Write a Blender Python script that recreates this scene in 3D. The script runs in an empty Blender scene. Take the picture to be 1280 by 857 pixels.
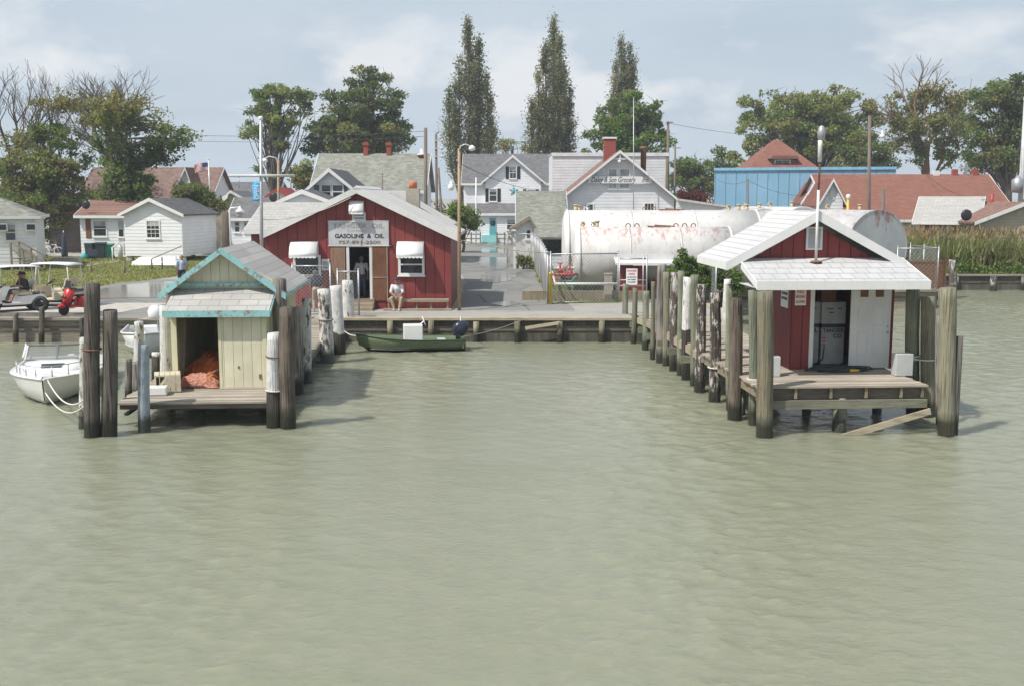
import bpy, bmesh, math, random
import numpy as np
from mathutils import Vector, Matrix
R = math.radians
rnd = random.Random(11)
scene = bpy.context.scene
COL = scene.collection

# ------------------------------------------------------------------ camera geometry (used to measure distances)
FPX, PITCH, HCAM = 1350.0, R(7.66), 5.55
CP, SP = math.cos(PITCH), math.sin(PITCH)
GZ = 0.9            # height of the land above the water

def ray(px, py):
    a = (px - 640.0) / FPX
    b = (428.5 - py) / FPX
    return Vector((a, CP + b * SP, -SP + b * CP))

def at(px, py, Y):
    d = ray(px, py)
    t = Y / d.y
    return Vector((d.x * t, Y, HCAM + d.z * t))

def on(px, py, Z=GZ):
    d = ray(px, py)
    t = (Z - HCAM) / d.z
    return Vector((d.x * t, d.y * t, Z))

def ppm(Y, z=GZ):
    return FPX / (Y * CP + (HCAM - z) * SP)

# ------------------------------------------------------------------ mesh builder
class MB:
    def __init__(self):
        self.v = []; self.f = []; self.m = []; self.s = []
    def add(self, vs, fs, m=0, smooth=False):
        o = len(self.v)
        self.v.extend([tuple(p) for p in vs])
        for f in fs:
            self.f.append(tuple(i + o for i in f)); self.m.append(m); self.s.append(smooth)
        return self
    def box(self, x0, x1, y0, y1, z0, z1, m=0):
        vs = [(x0,y0,z0),(x1,y0,z0),(x1,y1,z0),(x0,y1,z0),(x0,y0,z1),(x1,y0,z1),(x1,y1,z1),(x0,y1,z1)]
        fs = [(0,3,2,1),(4,5,6,7),(0,1,5,4),(1,2,6,5),(2,3,7,6),(3,0,4,7)]
        return self.add(vs, fs, m)
    def bar(self, p, q, w, h, m=0, up=(0,0,1)):
        p = Vector(p); q = Vector(q); d = (q - p).normalized(); up = Vector(up)
        if abs(d.dot(up)) > .98: up = Vector((0,1,0))
        s = d.cross(up).normalized(); u = s.cross(d).normalized()
        vs = []
        for c in (p, q):
            for a, b in ((-1,-1),(1,-1),(1,1),(-1,1)):
                vs.append(c + s*(a*w/2) + u*(b*h/2))
        fs = [(0,1,2,3),(7,6,5,4),(0,4,5,1),(1,5,6,2),(2,6,7,3),(3,7,4,0)]
        return self.add(vs, fs, m)
    def prism(self, poly, vec, m=0):
        """a polygon (3-D points) swept along vec"""
        n = len(poly); vec = Vector(vec)
        vs = [Vector(p) for p in poly] + [Vector(p) + vec for p in poly]
        fs = [tuple(range(n))[::-1], tuple(range(n, 2*n))]
        for i in range(n):
            j = (i+1) % n
            fs.append((i, j, n+j, n+i))
        return self.add(vs, fs, m)
    def tube(self, pts, rad, n=8, m=0, cap=True, smooth=True, sq=None):
        pts = [Vector(p) for p in pts]
        if not isinstance(rad, (list, tuple)): rad = [rad] * len(pts)
        rings = []
        ref = None
        for i, p in enumerate(pts):
            d = (pts[min(i+1, len(pts)-1)] - pts[max(i-1, 0)])
            d = d.normalized() if d.length > 1e-9 else Vector((0,0,1))
            if ref is None:
                ref = Vector((1,0,0)) if abs(d.x) < .9 else Vector((0,1,0))
            s = (ref - d * ref.dot(d))
            s = s.normalized() if s.length > 1e-6 else d.orthogonal().normalized()
            ref = s
            u = d.cross(s)
            rings.append([p + (s*math.cos(2*math.pi*k/n) + u*math.sin(2*math.pi*k/n)) * rad[i] for k in range(n)])
        vs = [q for r_ in rings for q in r_]
        fs = []
        for i in range(len(pts)-1):
            for k in range(n):
                k2 = (k+1) % n
                fs.append((i*n+k, i*n+k2, (i+1)*n+k2, (i+1)*n+k))
        self.add(vs, fs, m, smooth)
        if cap:
            o = len(self.v) - len(vs)
            self.f.append(tuple(o + k for k in range(n))[::-1]); self.m.append(m); self.s.append(False)
            self.f.append(tuple(o + (len(pts)-1)*n + k for k in range(n))); self.m.append(m); self.s.append(False)
        return self
    def lathe(self, prof, n=16, c=(0,0,0), m=0, axis='z', smooth=True):
        """profile of (radius, height)"""
        c = Vector(c); vs = []; fs = []
        for r_, h in prof:
            for k in range(n):
                a = 2*math.pi*k/n
                x, y = r_*math.cos(a), r_*math.sin(a)
                p = (x, y, h) if axis == 'z' else ((h, x, y) if axis == 'x' else (x, h, y))
                vs.append(c + Vector(p))
        for i in range(len(prof)-1):
            for k in range(n):
                k2 = (k+1) % n
                fs.append((i*n+k, i*n+k2, (i+1)*n+k2, (i+1)*n+k))
        self.add(vs, fs, m, smooth)
        o = len(self.v) - len(vs)
        for i, fl in ((0, True), (len(prof)-1, False)):
            if prof[i][0] > 1e-4:
                t = tuple(o + i*n + k for k in range(n))
                self.f.append(t[::-1] if fl else t); self.m.append(m); self.s.append(False)
        return self
    def ball(self, c, r, n=10, m=0, sc=(1,1,1)):
        c = Vector(c); vs = []; fs = []; nr = max(4, n//2+1)
        for i in range(nr+1):
            th = math.pi*i/nr
            for k in range(n):
                a = 2*math.pi*k/n
                vs.append(c + Vector((r*sc[0]*math.sin(th)*math.cos(a), r*sc[1]*math.sin(th)*math.sin(a), r*sc[2]*math.cos(th))))
        for i in range(nr):
            for k in range(n):
                k2 = (k+1) % n
                fs.append((i*n+k, (i+1)*n+k, (i+1)*n+k2, i*n+k2))
        return self.add(vs, fs, m, True)
    def loft(self, sections, m=0, smooth=True, cap=True, closed=False):
        """rows of points of equal length"""
        n = len(sections[0]); vs = [Vector(p) for s in sections for p in s]; fs = []
        for i in range(len(sections)-1):
            for k in range(n if closed else n-1):
                k2 = (k+1) % n
                fs.append((i*n+k, i*n+k2, (i+1)*n+k2, (i+1)*n+k))
        if cap:
            fs.append(tuple(range(n))[::-1]); fs.append(tuple((len(sections)-1)*n + k for k in range(n)))
        return self.add(vs, fs, m, smooth)
    def mesh(self, name, mats):
        me = bpy.data.meshes.new(name)
        me.from_pydata(self.v, [], self.f)
        for mt in (mats if isinstance(mats, (list, tuple)) else [mats]): me.materials.append(mt)
        me.polygons.foreach_set('material_index', self.m)
        me.polygons.foreach_set('use_smooth', self.s)
        me.update()
        bm = bmesh.new(); bm.from_mesh(me)
        bmesh.ops.remove_doubles(bm, verts=bm.verts, dist=1e-5)
        bmesh.ops.recalc_face_normals(bm, faces=bm.faces)
        bm.to_mesh(me); bm.free()
        return me
    def build(self, name, mats, parent=None, loc=None, rotz=0.0):
        o = bpy.data.objects.new(name, self.mesh(name, mats)); COL.objects.link(o)
        if parent is not None: o.parent = parent
        if loc is not None: o.location = loc
        if rotz: o.rotation_euler = (0, 0, rotz)
        return o

def tag(o, label=None, cat=None, group=None, kind=None):
    if label: o['label'] = label
    if cat: o['category'] = cat
    if group: o['group'] = group
    if kind: o['kind'] = kind
    return o

def thing(name, label, cat, loc=(0,0,0), rotz=0.0, group=None):
    o = bpy.data.objects.new(name, None); COL.objects.link(o)
    o.empty_display_size = .3
    o.location = loc; o.rotation_euler = (0, 0, rotz)
    return tag(o, label, cat, group)

def copy_tree(o, parent=None):
    c = o.copy(); COL.objects.link(c)
    if parent is not None: c.parent = parent
    for ch in [x for x in list(COL.objects) if x.parent == o]:
        copy_tree(ch, c)
    return c

def bevel(o, w=.02, seg=2):
    md = o.modifiers.new('bevel', 'BEVEL'); md.width = w; md.segments = seg; md.limit_method = 'ANGLE'
    return o

def baked(o):
    """apply modifiers without operators"""
    dg = bpy.context.evaluated_depsgraph_get(); dg.update()
    me = bpy.data.meshes.new_from_object(o.evaluated_get(dg))
    o.modifiers.clear(); o.data = me
    return o

def text(name, s, size, mat, parent, loc, width=None, bold=0.0, shear=0.0, depth=.002, spacing=1.0, rot=(R(90),0,0)):
    cu = bpy.data.curves.new(name, 'FONT'); cu.body = s; cu.size = size
    cu.align_x = 'CENTER'; cu.align_y = 'CENTER'; cu.extrude = depth; cu.offset = bold; cu.shear = shear
    cu.space_character = spacing; cu.resolution_u = 3
    t = bpy.data.objects.new(name, cu); COL.objects.link(t)
    dg = bpy.context.evaluated_depsgraph_get(); dg.update()
    me = bpy.data.meshes.new_from_object(t.evaluated_get(dg))
    bpy.data.objects.remove(t)
    me.materials.clear(); me.materials.append(mat)
    o = bpy.data.objects.new(name, me); COL.objects.link(o); o.parent = parent
    o.location = loc; o.rotation_euler = rot
    if width:
        xs = [v.co.x for v in me.vertices]
        if xs: o.scale.x = width / (max(xs) - min(xs))
    return o

# ------------------------------------------------------------------ materials
class NT:
    def __init__(self, name):
        self.mat = bpy.data.materials.new(name); self.mat.use_nodes = True
        self.t = self.mat.node_tree; self.n = self.t.nodes; self.n.clear()
        self.out = self.n.new('ShaderNodeOutputMaterial')
        self.b = self.n.new('ShaderNodeBsdfPrincipled')
        self.l(self.b.outputs[0], self.out.inputs[0])
        tc = self.n.new('ShaderNodeTexCoord'); oi = self.n.new('ShaderNodeObjectInfo')
        self.obj = tc.outputs['Object']
        m = self.n.new('ShaderNodeMath'); m.operation = 'MULTIPLY'; m.inputs[1].default_value = 37.0
        self.l(oi.outputs['Random'], m.inputs[0])
        v = self.n.new('ShaderNodeVectorMath'); v.operation = 'ADD'
        self.l(self.obj, v.inputs[0]); self.l(m.outputs[0], v.inputs[1])
        self.rvec = v.outputs[0]; self.rand = oi.outputs['Random']
    def l(self, a, b): self.t.links.new(a, b)
    def map(self, scale=(1,1,1), vec=None, rot=(0,0,0)):
        m = self.n.new('ShaderNodeMapping'); m.inputs['Scale'].default_value = scale; m.inputs['Rotation'].default_value = rot
        self.l(vec or self.rvec, m.inputs[0]); return m.outputs[0]
    def noise(self, scale, detail=4, vec=None, rough=.6, dist=0.0):
        n = self.n.new('ShaderNodeTexNoise'); n.inputs['Scale'].default_value = scale; n.inputs['Detail'].default_value = detail
        n.inputs['Roughness'].default_value = rough; n.inputs['Distortion'].default_value = dist
        self.l(vec or self.rvec, n.inputs['Vector']); return n.outputs['Fac']
    def ramp(self, fac, stops, interp='LINEAR'):
        r = self.n.new('ShaderNodeValToRGB'); r.color_ramp.interpolation = interp
        e = r.color_ramp.elements
        while len(e) < len(stops): e.new(.5)
        for el, (p, c) in zip(e, stops):
            el.position = p
            el.color = (c, c, c, 1) if isinstance(c, (int, float)) else (*c, 1)
        self.l(fac, r.inputs[0]); return r.outputs[0]
    def mix(self, fac, a, b, blend='MIX'):
        m = self.n.new('ShaderNodeMix'); m.data_type = 'RGBA'; m.blend_type = blend
        for s, x in ((m.inputs[0], fac), (m.inputs[6], a), (m.inputs[7], b)):
            if isinstance(x, (int, float)): s.default_value = x if s == m.inputs[0] else (x, x, x, 1)
            elif isinstance(x, tuple): s.default_value = (*x, 1)
            else: self.l(x, s)
        return m.outputs[2]
    def math(self, op, a, b=None, clamp=False):
        m = self.n.new('ShaderNodeMath'); m.operation = op; m.use_clamp = clamp
        for s, x in zip(m.inputs, (a, b)):
            if x is None: continue
            if isinstance(x, (int, float)): s.default_value = x
            else: self.l(x, s)
        return m.outputs[0]
    def sep(self, vec=None):
        s = self.n.new('ShaderNodeSeparateXYZ'); self.l(vec or self.obj, s.inputs[0]); return s.outputs
    def comb(self, x, y, z=0.0):
        c = self.n.new('ShaderNodeCombineXYZ')
        for s, v in zip(c.inputs, (x, y, z)):
            if isinstance(v, (int, float)): s.default_value = v
            else: self.l(v, s)
        return c.outputs[0]
    def bump(self, h, strength=.3, dist=.02, normal=None):
        b = self.n.new('ShaderNodeBump'); b.inputs['Strength'].default_value = strength; b.inputs['Distance'].default_value = dist
        self.l(h, b.inputs['Height'])
        if normal: self.l(normal, b.inputs['Normal'])
        return b.outputs[0]
    def fin(self, color=None, rough=.7, normal=None, metal=0.0, spec=.5):
        for k, x in (('Base Color', color), ('Roughness', rough), ('Normal', normal), ('Metallic', metal), ('Specular IOR Level', spec)):
            if x is None: continue
            s = self.b.inputs[k]
            if isinstance(x, (int, float)): s.default_value = x
            elif isinstance(x, tuple): s.default_value = (*x, 1)
            else: self.l(x, s)
        return self.mat

def sc(c, k): return tuple(min(1, x*k) for x in c)

def m_plain(name, c, rough=.6, var=.25, scale=6.0, metal=0.0, bump=.0, spec=.5):
    t = NT(name)
    n = t.noise(scale, 5)
    col = t.ramp(n, [(.3, sc(c, 1-var)), (.7, sc(c, 1+var*.5))])
    nm = t.bump(t.noise(scale*8, 3), bump, .01) if bump else None
    return t.fin(col, rough, nm, metal, spec)

def m_paint(name, c, under=(.28,.24,.19), wear=.45, rough=.55, axis=None, pitch=.12, dirt=.25, stretch=(1,1,1)):
    """painted boards: weathering, flaked patches, optional board grooves along z (clapboard) or x (vertical boards)"""
    t = NT(name)
    n = t.noise(1.3, 6)
    col = t.ramp(n, [(.25, sc(c, 1-dirt)), (.65, c)])
    streak = t.noise(5, 4, t.map((3, 3, .35)))
    col = t.mix(t.ramp(streak, [(.45, 0.0), (.75, dirt)]), col, sc(c, .55), 'MIX')
    if wear > 0:
        fl = t.noise(9, 6, t.map(stretch), .7)
        fl2 = t.noise(.9, 2)
        f = t.math('ADD', t.math('MULTIPLY', fl, .7), t.math('MULTIPLY', fl2, .3))
        th = .72 - wear*.3
        col = t.mix(t.ramp(f, [(th, 0.0), (th+.03, 1.0)]), col, t.ramp(t.noise(14, 3), [(.3, sc(under, .6)), (.7, under)]))
    h = t.noise(60, 2)
    nm = t.bump(h, .08, .01)
    if axis:
        s = t.sep()
        if axis == 'z':
            g = t.math('FRACT', t.math('DIVIDE', s[2], pitch))
            nm = t.bump(t.ramp(g, [(.0, 0.0), (.22, 1.0), (1.0, .6)]), 1.0, pitch*.06, nm)
        else:
            q = s[0] if axis == 'x' else t.math('ADD', s[0], s[1])
            g = t.math('FRACT', t.math('DIVIDE', q, pitch))
            gg = t.ramp(t.math('ABSOLUTE', t.math('SUBTRACT', g, .5)), [(.0, 0.0), (.05, 1.0)])
            nm = t.bump(gg, 1.0, .03 if pitch > .28 else .012, nm)
            bid = t.math('FLOOR', t.math('DIVIDE', t.math('ADD', q, pitch*.5), pitch))
            w = t.n.new('ShaderNodeTexWhiteNoise'); w.noise_dimensions = '1D'; t.l(bid, w.inputs['W'])
            col = t.mix(t.math('MULTIPLY', w.outputs['Value'], .22), col, sc(c, .6))
    return t.fin(col, rough, nm)

def m_wood(name, c, c2, rough=.85, stretch=(12, 12, .8), wet=False, scale=2.2, boards=None):
    """weathered wood, grain along the axis with the smallest stretch"""
    t = NT(name)
    g = t.noise(scale, 7, t.map(stretch), .7)
    col = t.ramp(g, [(.25, c2), (.52, c), (.8, sc(c, 1.35))])
    bl = t.noise(1.1, 4)
    col = t.mix(t.ramp(bl, [(.4, 0.0), (.8, .5)]), col, sc(c2, .7))
    if boards:
        s = t.sep(); q = s['XYZ'.index(boards[0])]
        w = t.n.new('ShaderNodeTexWhiteNoise'); w.noise_dimensions = '1D'
        t.l(t.math('FLOOR', t.math('DIVIDE', q, boards[1])), w.inputs['W'])
        col = t.mix(1.0, col, t.ramp(w.outputs['Value'], [(0, .62), (1, 1.0)]), 'MULTIPLY')
    col = t.mix(1.0, col, t.ramp(t.rand, [(0, .8), (1, 1.0)]), 'MULTIPLY')
    nm = t.bump(g, .5, .02)
    return t.fin(col, rough, nm, 0, .3)

def m_pile(name, wood, wood2, paint=None, wear=.5, split=None, under_dark=True, tint=None):
    """round pile: long grain, optional flaking paint above a height, wet dark band with weed near the water"""
    t = NT(name)
    z = t.sep()[2]
    g = t.noise(2.0, 7, t.map((9, 9, .55)), .72)
    col = t.ramp(g, [(.28, wood2), (.5, wood), (.78, sc(wood, 1.5))])
    crack = t.noise(3.0, 3, t.map((10, 10, .22)), .5)
    col = t.mix(t.ramp(crack, [(.54, 0.0), (.60, .85)]), col, sc(wood2, .3))
    col = t.mix(t.ramp(t.noise(1.1, 5, t.map((1,1,.5))), [(.5, 0.0), (.62, .55)]), col, sc(wood, 1.7))
    col = t.mix(t.ramp(t.noise(1.4, 3), [(.4, 0.0), (.75, .5)]), col, sc(wood2, .8))
    if tint: col = t.mix(t.ramp(t.noise(1.0, 3), [(.35, 0.0), (.7, .7)]), col, tint)
    col = t.mix(1.0, col, t.ramp(t.rand, [(0, .7), (1, 1.05)]), 'MULTIPLY')
    nm = t.bump(t.math('ADD', g, t.math('MULTIPLY', crack, -1.2)), .9, .05)
    if paint:
        fl = t.math('ADD', t.math('MULTIPLY', t.noise(4, 6, t.map((2.4, 2.4, .7)), .75), .75), t.math('MULTIPLY', t.noise(1.2, 2), .25))
        th = .66 - wear*.32
        f = t.ramp(fl, [(th, 1.0), (th+.025, 0.0)])
        if split is not None:
            zz = t.math('ADD', z, t.math('MULTIPLY', t.noise(2.5, 4), .5))
            f = t.math('MULTIPLY', f, t.ramp(t.math('SUBTRACT', zz, split-.5+.25), [(.5, 0.0), (.54, 1.0)]))
        pc = t.ramp(t.noise(5, 4), [(.3, sc(paint, .72)), (.65, paint)])
        col = t.mix(f, col, pc)
    zz = t.math('ADD', z, t.math('MULTIPLY', t.noise(3, 3), -.35))
    col = t.mix(t.ramp(zz, [(.12, .9), (.38, 0.0)]), col, (.022, .024, .014))
    rg = t.ramp(zz, [(.0, .35), (.35, .85)])
    return t.fin(col, rg, nm, 0, .35)

def m_shingle(name, c, axis='x', course=.14, width=.3, var=.35, tint=None, rough=.9):
    t = NT(name)
    s = t.sep()
    v = t.comb(s[0] if axis == 'x' else s[1], t.math('MULTIPLY', s[2], 1.6))
    b = t.n.new('ShaderNodeTexBrick')
    b.inputs['Color1'].default_value = (*sc(c, 1-var), 1); b.inputs['Color2'].default_value = (*sc(c, 1+var*.4), 1)
    b.inputs['Mortar'].default_value = (*sc(c, .6), 1)
    b.inputs['Scale'].default_value = 1.0; b.inputs['Mortar Size'].default_value = .012
    b.inputs['Brick Width'].default_value = width; b.inputs['Row Height'].default_value = course
    b.inputs['Bias'].default_value = 0.0
    t.l(v, b.inputs['Vector'])
    col = b.outputs['Color']
    col = t.mix(t.ramp(t.noise(.7, 5), [(.35, 0.0), (.75, .4)]), col, tint or sc(c, .6))
    col = t.mix(t.ramp(t.noise(4, 4, t.map((1, 1, .2))), [(.5, 0.0), (.8, .35)]), col, sc(c, .55))
    nm = t.bump(b.outputs['Fac'], -.4, .01)
    return t.fin(col, rough, nm, 0, .25)

def m_glass(name, c=(.02,.025,.03), rough=.08):
    t = NT(name)
    return t.fin(t.ramp(t.noise(1.2, 2), [(.3, sc(c, .6)), (.7, sc(c, 1.5))]), rough, None, 0, .8)

def m_leaf(name, c, var=.35, trans=.5):
    t = NT(name)
    n = t.noise(.55, 4, t.obj)
    n2 = t.noise(9.0, 2, t.obj)
    f = t.math('ADD', t.math('MULTIPLY', n, .6), t.math('MULTIPLY', n2, .4))
    c2 = (c[0]*1.55, c[1]*1.3, c[2]*.95)
    col = t.ramp(f, [(.33, sc(c, 1-var)), (.5, c), (.68, c2)])
    t.fin(col, .55, None, 0, .35)
    tr = t.n.new('ShaderNodeBsdfTranslucent'); t.l(t.mix(1.0, col, (1.0, .95, .45), 'MULTIPLY'), tr.inputs[0])
    mx = t.n.new('ShaderNodeMixShader'); mx.inputs[0].default_value = trans
    t.l(t.b.outputs[0], mx.inputs[1]); t.l(tr.outputs[0], mx.inputs[2]); t.l(mx.outputs[0], t.out.inputs[0])
    return t.mat

M = {}
M['white'] = m_paint('white_paint', (.72,.72,.70), wear=0, dirt=.12)
M['white_worn'] = m_paint('worn_white_paint', (.70,.70,.68), wear=.12, dirt=.2)
M['siding'] = m_paint('white_clapboard', (.80,.81,.82), wear=0, axis='z', pitch=.25, dirt=.12)
M['siding_old'] = m_paint('old_white_clapboard', (.70,.71,.72), wear=.08, axis='z', pitch=.24, dirt=.2, stretch=(.4,.4,2))
M['red_boards'] = m_paint('barn_red_boards', (.25,.045,.041), under=(.24,.10,.085), wear=.26, axis='x', pitch=.41, dirt=.25)
M['red_small'] = m_paint('dark_red_boards', (.235,.038,.036), under=(.2,.12,.1), wear=.10, axis='x', pitch=.3, dirt=.2)
M['yellow_boards'] = m_paint('pale_yellow_boards', (.74,.71,.52), under=(.26,.23,.17), wear=.22, axis='x', pitch=.24, dirt=.25, stretch=(3,3,.5))
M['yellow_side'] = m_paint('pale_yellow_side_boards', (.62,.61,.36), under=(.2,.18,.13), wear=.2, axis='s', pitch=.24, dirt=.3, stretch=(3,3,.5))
M['yellow_trim'] = m_paint('pale_yellow_trim', (.70,.67,.45), under=(.2,.18,.13), wear=.2, dirt=.25)
M['teal'] = m_paint('flaking_teal_paint', (.31,.58,.57), under=(.30,.28,.26), wear=.66, stretch=(1,1,1))
M['teal_door'] = m_paint('teal_door_paint', (.12,.40,.43), wear=0)
M['black_paint'] = m_plain('black_paint', (.02,.022,.026), .5)
M['dark'] = m_plain('dark_interior', (.012,.011,.010), .9)
M['glass'] = m_glass('window_glass')
M['glass_pale'] = m_glass('blinded_window_glass', (.28,.29,.30), .12)
M['sh_grey'] = m_shingle('grey_shingle', (.26,.26,.25))
M['sh_grey_y'] = m_shingle('grey_shingle_side', (.26,.26,.25), 'y')
M['sh_dark'] = m_shingle('dark_grey_shingle', (.13,.13,.135), 'y')
M['sh_darkx'] = m_shingle('dark_grey_shingle_front', (.17,.17,.175), 'x')
M['sh_sage'] = m_shingle('sage_grey_shingle', (.27,.275,.235), 'x')
M['sh_pale'] = m_shingle('pale_grey_shingle', (.42,.41,.385), 'x', .2, .5, .12)
M['sh_paley'] = m_shingle('pale_grey_shingle_side', (.46,.445,.415), 'y', .24, 6.0, .2)
M['sh_white'] = m_shingle('whitish_shingle', (.50,.50,.50), 'x', .17, .33, .04)
M['sh_whitey'] = m_shingle('whitish_shingle_side', (.52,.52,.52), 'y', .17, 3.0, .03)
M['sh_brown'] = m_shingle('brown_shingle', (.23,.155,.13), 'x')
M['sh_browny'] = m_shingle('brown_shingle_side', (.25,.15,.12), 'y')
M['sh_rust'] = m_shingle('rust_red_shingle', (.25,.115,.085), 'x', .16, .4, .18)
M['sh_rusty'] = m_shingle('rust_red_shingle_side', (.22,.10,.08), 'y', .16, .4, .18)
M['deck'] = m_wood('weathered_deck', (.52,.455,.37), (.31,.27,.22), stretch=(.8, 12, 12), boards=('Y', .145))
M['deck_side'] = m_wood('weathered_timber', (.22,.19,.15), (.09,.08,.065), stretch=(.8, 12, 12))
M['timber'] = m_wood('old_timber', (.16,.135,.11), (.06,.05,.04), stretch=(.8, 10, 10))
M['timber_pale'] = m_wood('pale_timber', (.50,.43,.31), (.22,.18,.12), stretch=(.8, 10, 10))
M['timber_green'] = m_wood('treated_green_timber', (.25,.245,.18), (.13,.125,.09), stretch=(.8, 10, 10))
M['timber_v'] = m_wood('upright_timber', (.30,.25,.17), (.13,.11,.08), stretch=(10, 10, .8))
M['bulk_board'] = m_wood('dark_bulkhead_boards', (.16,.15,.115), (.06,.058,.045), stretch=(9, 9, .6), boards=('X', .24))
M['bulk_plank'] = m_wood('grey_bulkhead_planks', (.33,.29,.235), (.16,.135,.11), stretch=(.7, 9, 9))
M['bench_wood'] = m_wood('bench_wood', (.36,.30,.22), (.2,.16,.11), stretch=(.8, 10, 10))
M['ply'] = m_wood('brown_plywood', (.22,.10,.055), (.13,.06,.035), stretch=(6, 6, 1))
M['ply_pale'] = m_wood('pale_plywood', (.30,.19,.13), (.18,.11,.08), stretch=(4, 4, 1))
M['p_dark'] = m_pile('dark_pile', (.15,.13,.11), (.06,.05,.042))
M['p_brown'] = m_pile('brown_pile', (.21,.17,.135), (.09,.07,.055))
M['p_grey'] = m_pile('grey_pile', (.31,.28,.25), (.15,.13,.115))
M['p_green'] = m_pile('treated_green_pile', (.29,.29,.20), (.17,.165,.11), tint=(.19,.235,.17))
M['p_tan'] = m_pile('treated_tan_pile', (.30,.255,.17), (.19,.16,.108), tint=(.23,.26,.19))
M['p_white'] = m_pile('white_flaking_pile', (.15,.13,.11), (.06,.05,.04), paint=(.72,.71,.67), wear=.36)
M['p_white2'] = m_pile('white_worn_pile', (.2,.17,.13), (.07,.06,.05), paint=(.70,.69,.64), wear=.38)
M['p_split'] = m_pile('half_painted_pile', (.10,.085,.075), (.04,.035,.03), paint=(.72,.71,.69), wear=.22, split=.9)
M['p_splith'] = m_pile('white_topped_pile', (.09,.075,.065), (.035,.03,.026), paint=(.74,.73,.70), wear=.2, split=1.5)
M['p_splitl'] = m_pile('white_pile_with_dark_foot', (.13,.11,.09), (.05,.04,.034), paint=(.74,.73,.70), wear=.15, split=.75)
M['p_smear'] = m_pile('smeared_pile', (.15,.12,.10), (.06,.048,.04), paint=(.60,.58,.54), wear=.66)
M['p_blue'] = m_pile('blue_grey_flaking_pile', (.10,.095,.09), (.05,.045,.04), paint=(.38,.43,.47), wear=.3)
M['steel'] = m_plain('galvanised_steel', (.42,.43,.44), .45, .15, 5, .6)
M['wire'] = m_plain('wire_grey', (.36,.37,.37), .5, .1, 5, .3)
M['cable'] = m_plain('power_cable', (.05,.05,.052), .6)
M['pole_wood'] = m_wood('utility_pole_wood', (.20,.165,.14), (.11,.09,.075), stretch=(10, 10, .5))
M['rust'] = m_plain('rusty_pipe', (.22,.105,.055), .85, .4, 9)
M['rust_pole'] = m_paint('rusty_tan_pole', (.36,.25,.15), under=(.16,.07,.035), wear=.6)
M['brick'] = m_plain('red_brick', (.30,.075,.055), .9, .3, 14)
M['tanblock'] = m_plain('tan_block', (.38,.34,.28), .9, .2, 10)
M['concrete'] = m_plain('concrete', (.44,.41,.36), .85, .25, 2.0, 0, .2)
M['rope'] = m_plain('pale_rope', (.60,.57,.50), .9, .2, 40)
M['rope_grey'] = m_plain('grey_rope', (.30,.28,.25), .9, .2, 40)
M['rubber'] = m_plain('black_rubber', (.018,.018,.018), .75)
M['plastic_black'] = m_plain('black_plastic', (.02,.022,.025), .35)
M['gel'] = m_plain('white_gelcoat', (.76,.76,.74), .22, .06, 2)
M['gel_grey'] = m_plain('grey_gelcoat', (.50,.51,.50), .3, .12, 2)
M['skin'] = m_plain('skin', (.42,.23,.16), .55, .1, 12)
M['skin_tan'] = m_plain('tanned_skin', (.33,.16,.10), .55, .1, 12)
M['hair'] = m_plain('dark_hair', (.03,.022,.018), .7)
M['hair_grey'] = m_plain('grey_hair', (.35,.33,.31), .7)
M['red_paint'] = m_plain('red_gloss_paint', (.48,.028,.022), .3, .12, 3)
M['red_pipe'] = m_plain('red_pipe_paint', (.40,.05,.045), .5, .25, 8)
M['green_pipe'] = m_plain('green_pipe_paint', (.03,.17,.12), .5, .25, 8)
M['yellow_paint'] = m_plain('yellow_paint', (.62,.43,.06), .55, .2, 6)
M['brass'] = m_plain('yellowed_fitting', (.50,.41,.24), .6, .3, 9)
M['cream'] = m_plain('cream_plastic', (.60,.53,.38), .4, .1, 3)
M['beige'] = m_paint('beige_siding', (.52,.46,.34), wear=0, axis='z', pitch=.2, dirt=.15)
M['awning'] = m_plain('white_awning_metal', (.80,.80,.79), .4, .06, 3)
# ------------------------------------------------------------------ special materials
def m_water():
    t = NT('harbour_water')
    n = t.noise(.10, 4, t.obj)
    n2 = t.noise(.9, 4, t.map((.5, 1.2, 1), t.obj))
    f = t.math('ADD', t.math('MULTIPLY', n, .65), t.math('MULTIPLY', n2, .35))
    col = t.ramp(f, [(.3, (.206,.217,.150)), (.7, (.246,.254,.182))])
    # three wave trains: slow swell, wind ripples running across, fine chop
    w1 = t.noise(.7, 2, t.map((.7, 1.4, 1), t.obj, (0,0,R(12))), .55, .6)
    w2 = t.noise(2.6, 4, t.map((.95, 1.25, 1), t.obj, (0,0,R(-9))), .6, .8)
    w3 = t.noise(9.0, 4, t.map((.85, 1.25, 1), t.obj, (0,0,R(20))), .6, .4)
    pat = t.ramp(t.noise(.07, 3, t.map((.6,1.3,1), t.obj)), [(.35, .45), (.65, 1.0)])
    h = t.math('ADD', t.math('MULTIPLY', w1, .0), t.math('MULTIPLY', w3, .34))
    h = t.math('MULTIPLY', h, pat)
    nm = t.bump(h, .5, .16)
    t.fin(col, .045, nm, 0, .5)
    t.b.inputs['IOR'].default_value = 1.33
    t.b.inputs['Subsurface Weight'].default_value = 1.0; t.b.inputs['Subsurface Scale'].default_value = .9
    t.b.inputs['Subsurface Radius'].default_value = (1.0, 1.0, .7)
    return t.mat

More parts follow.
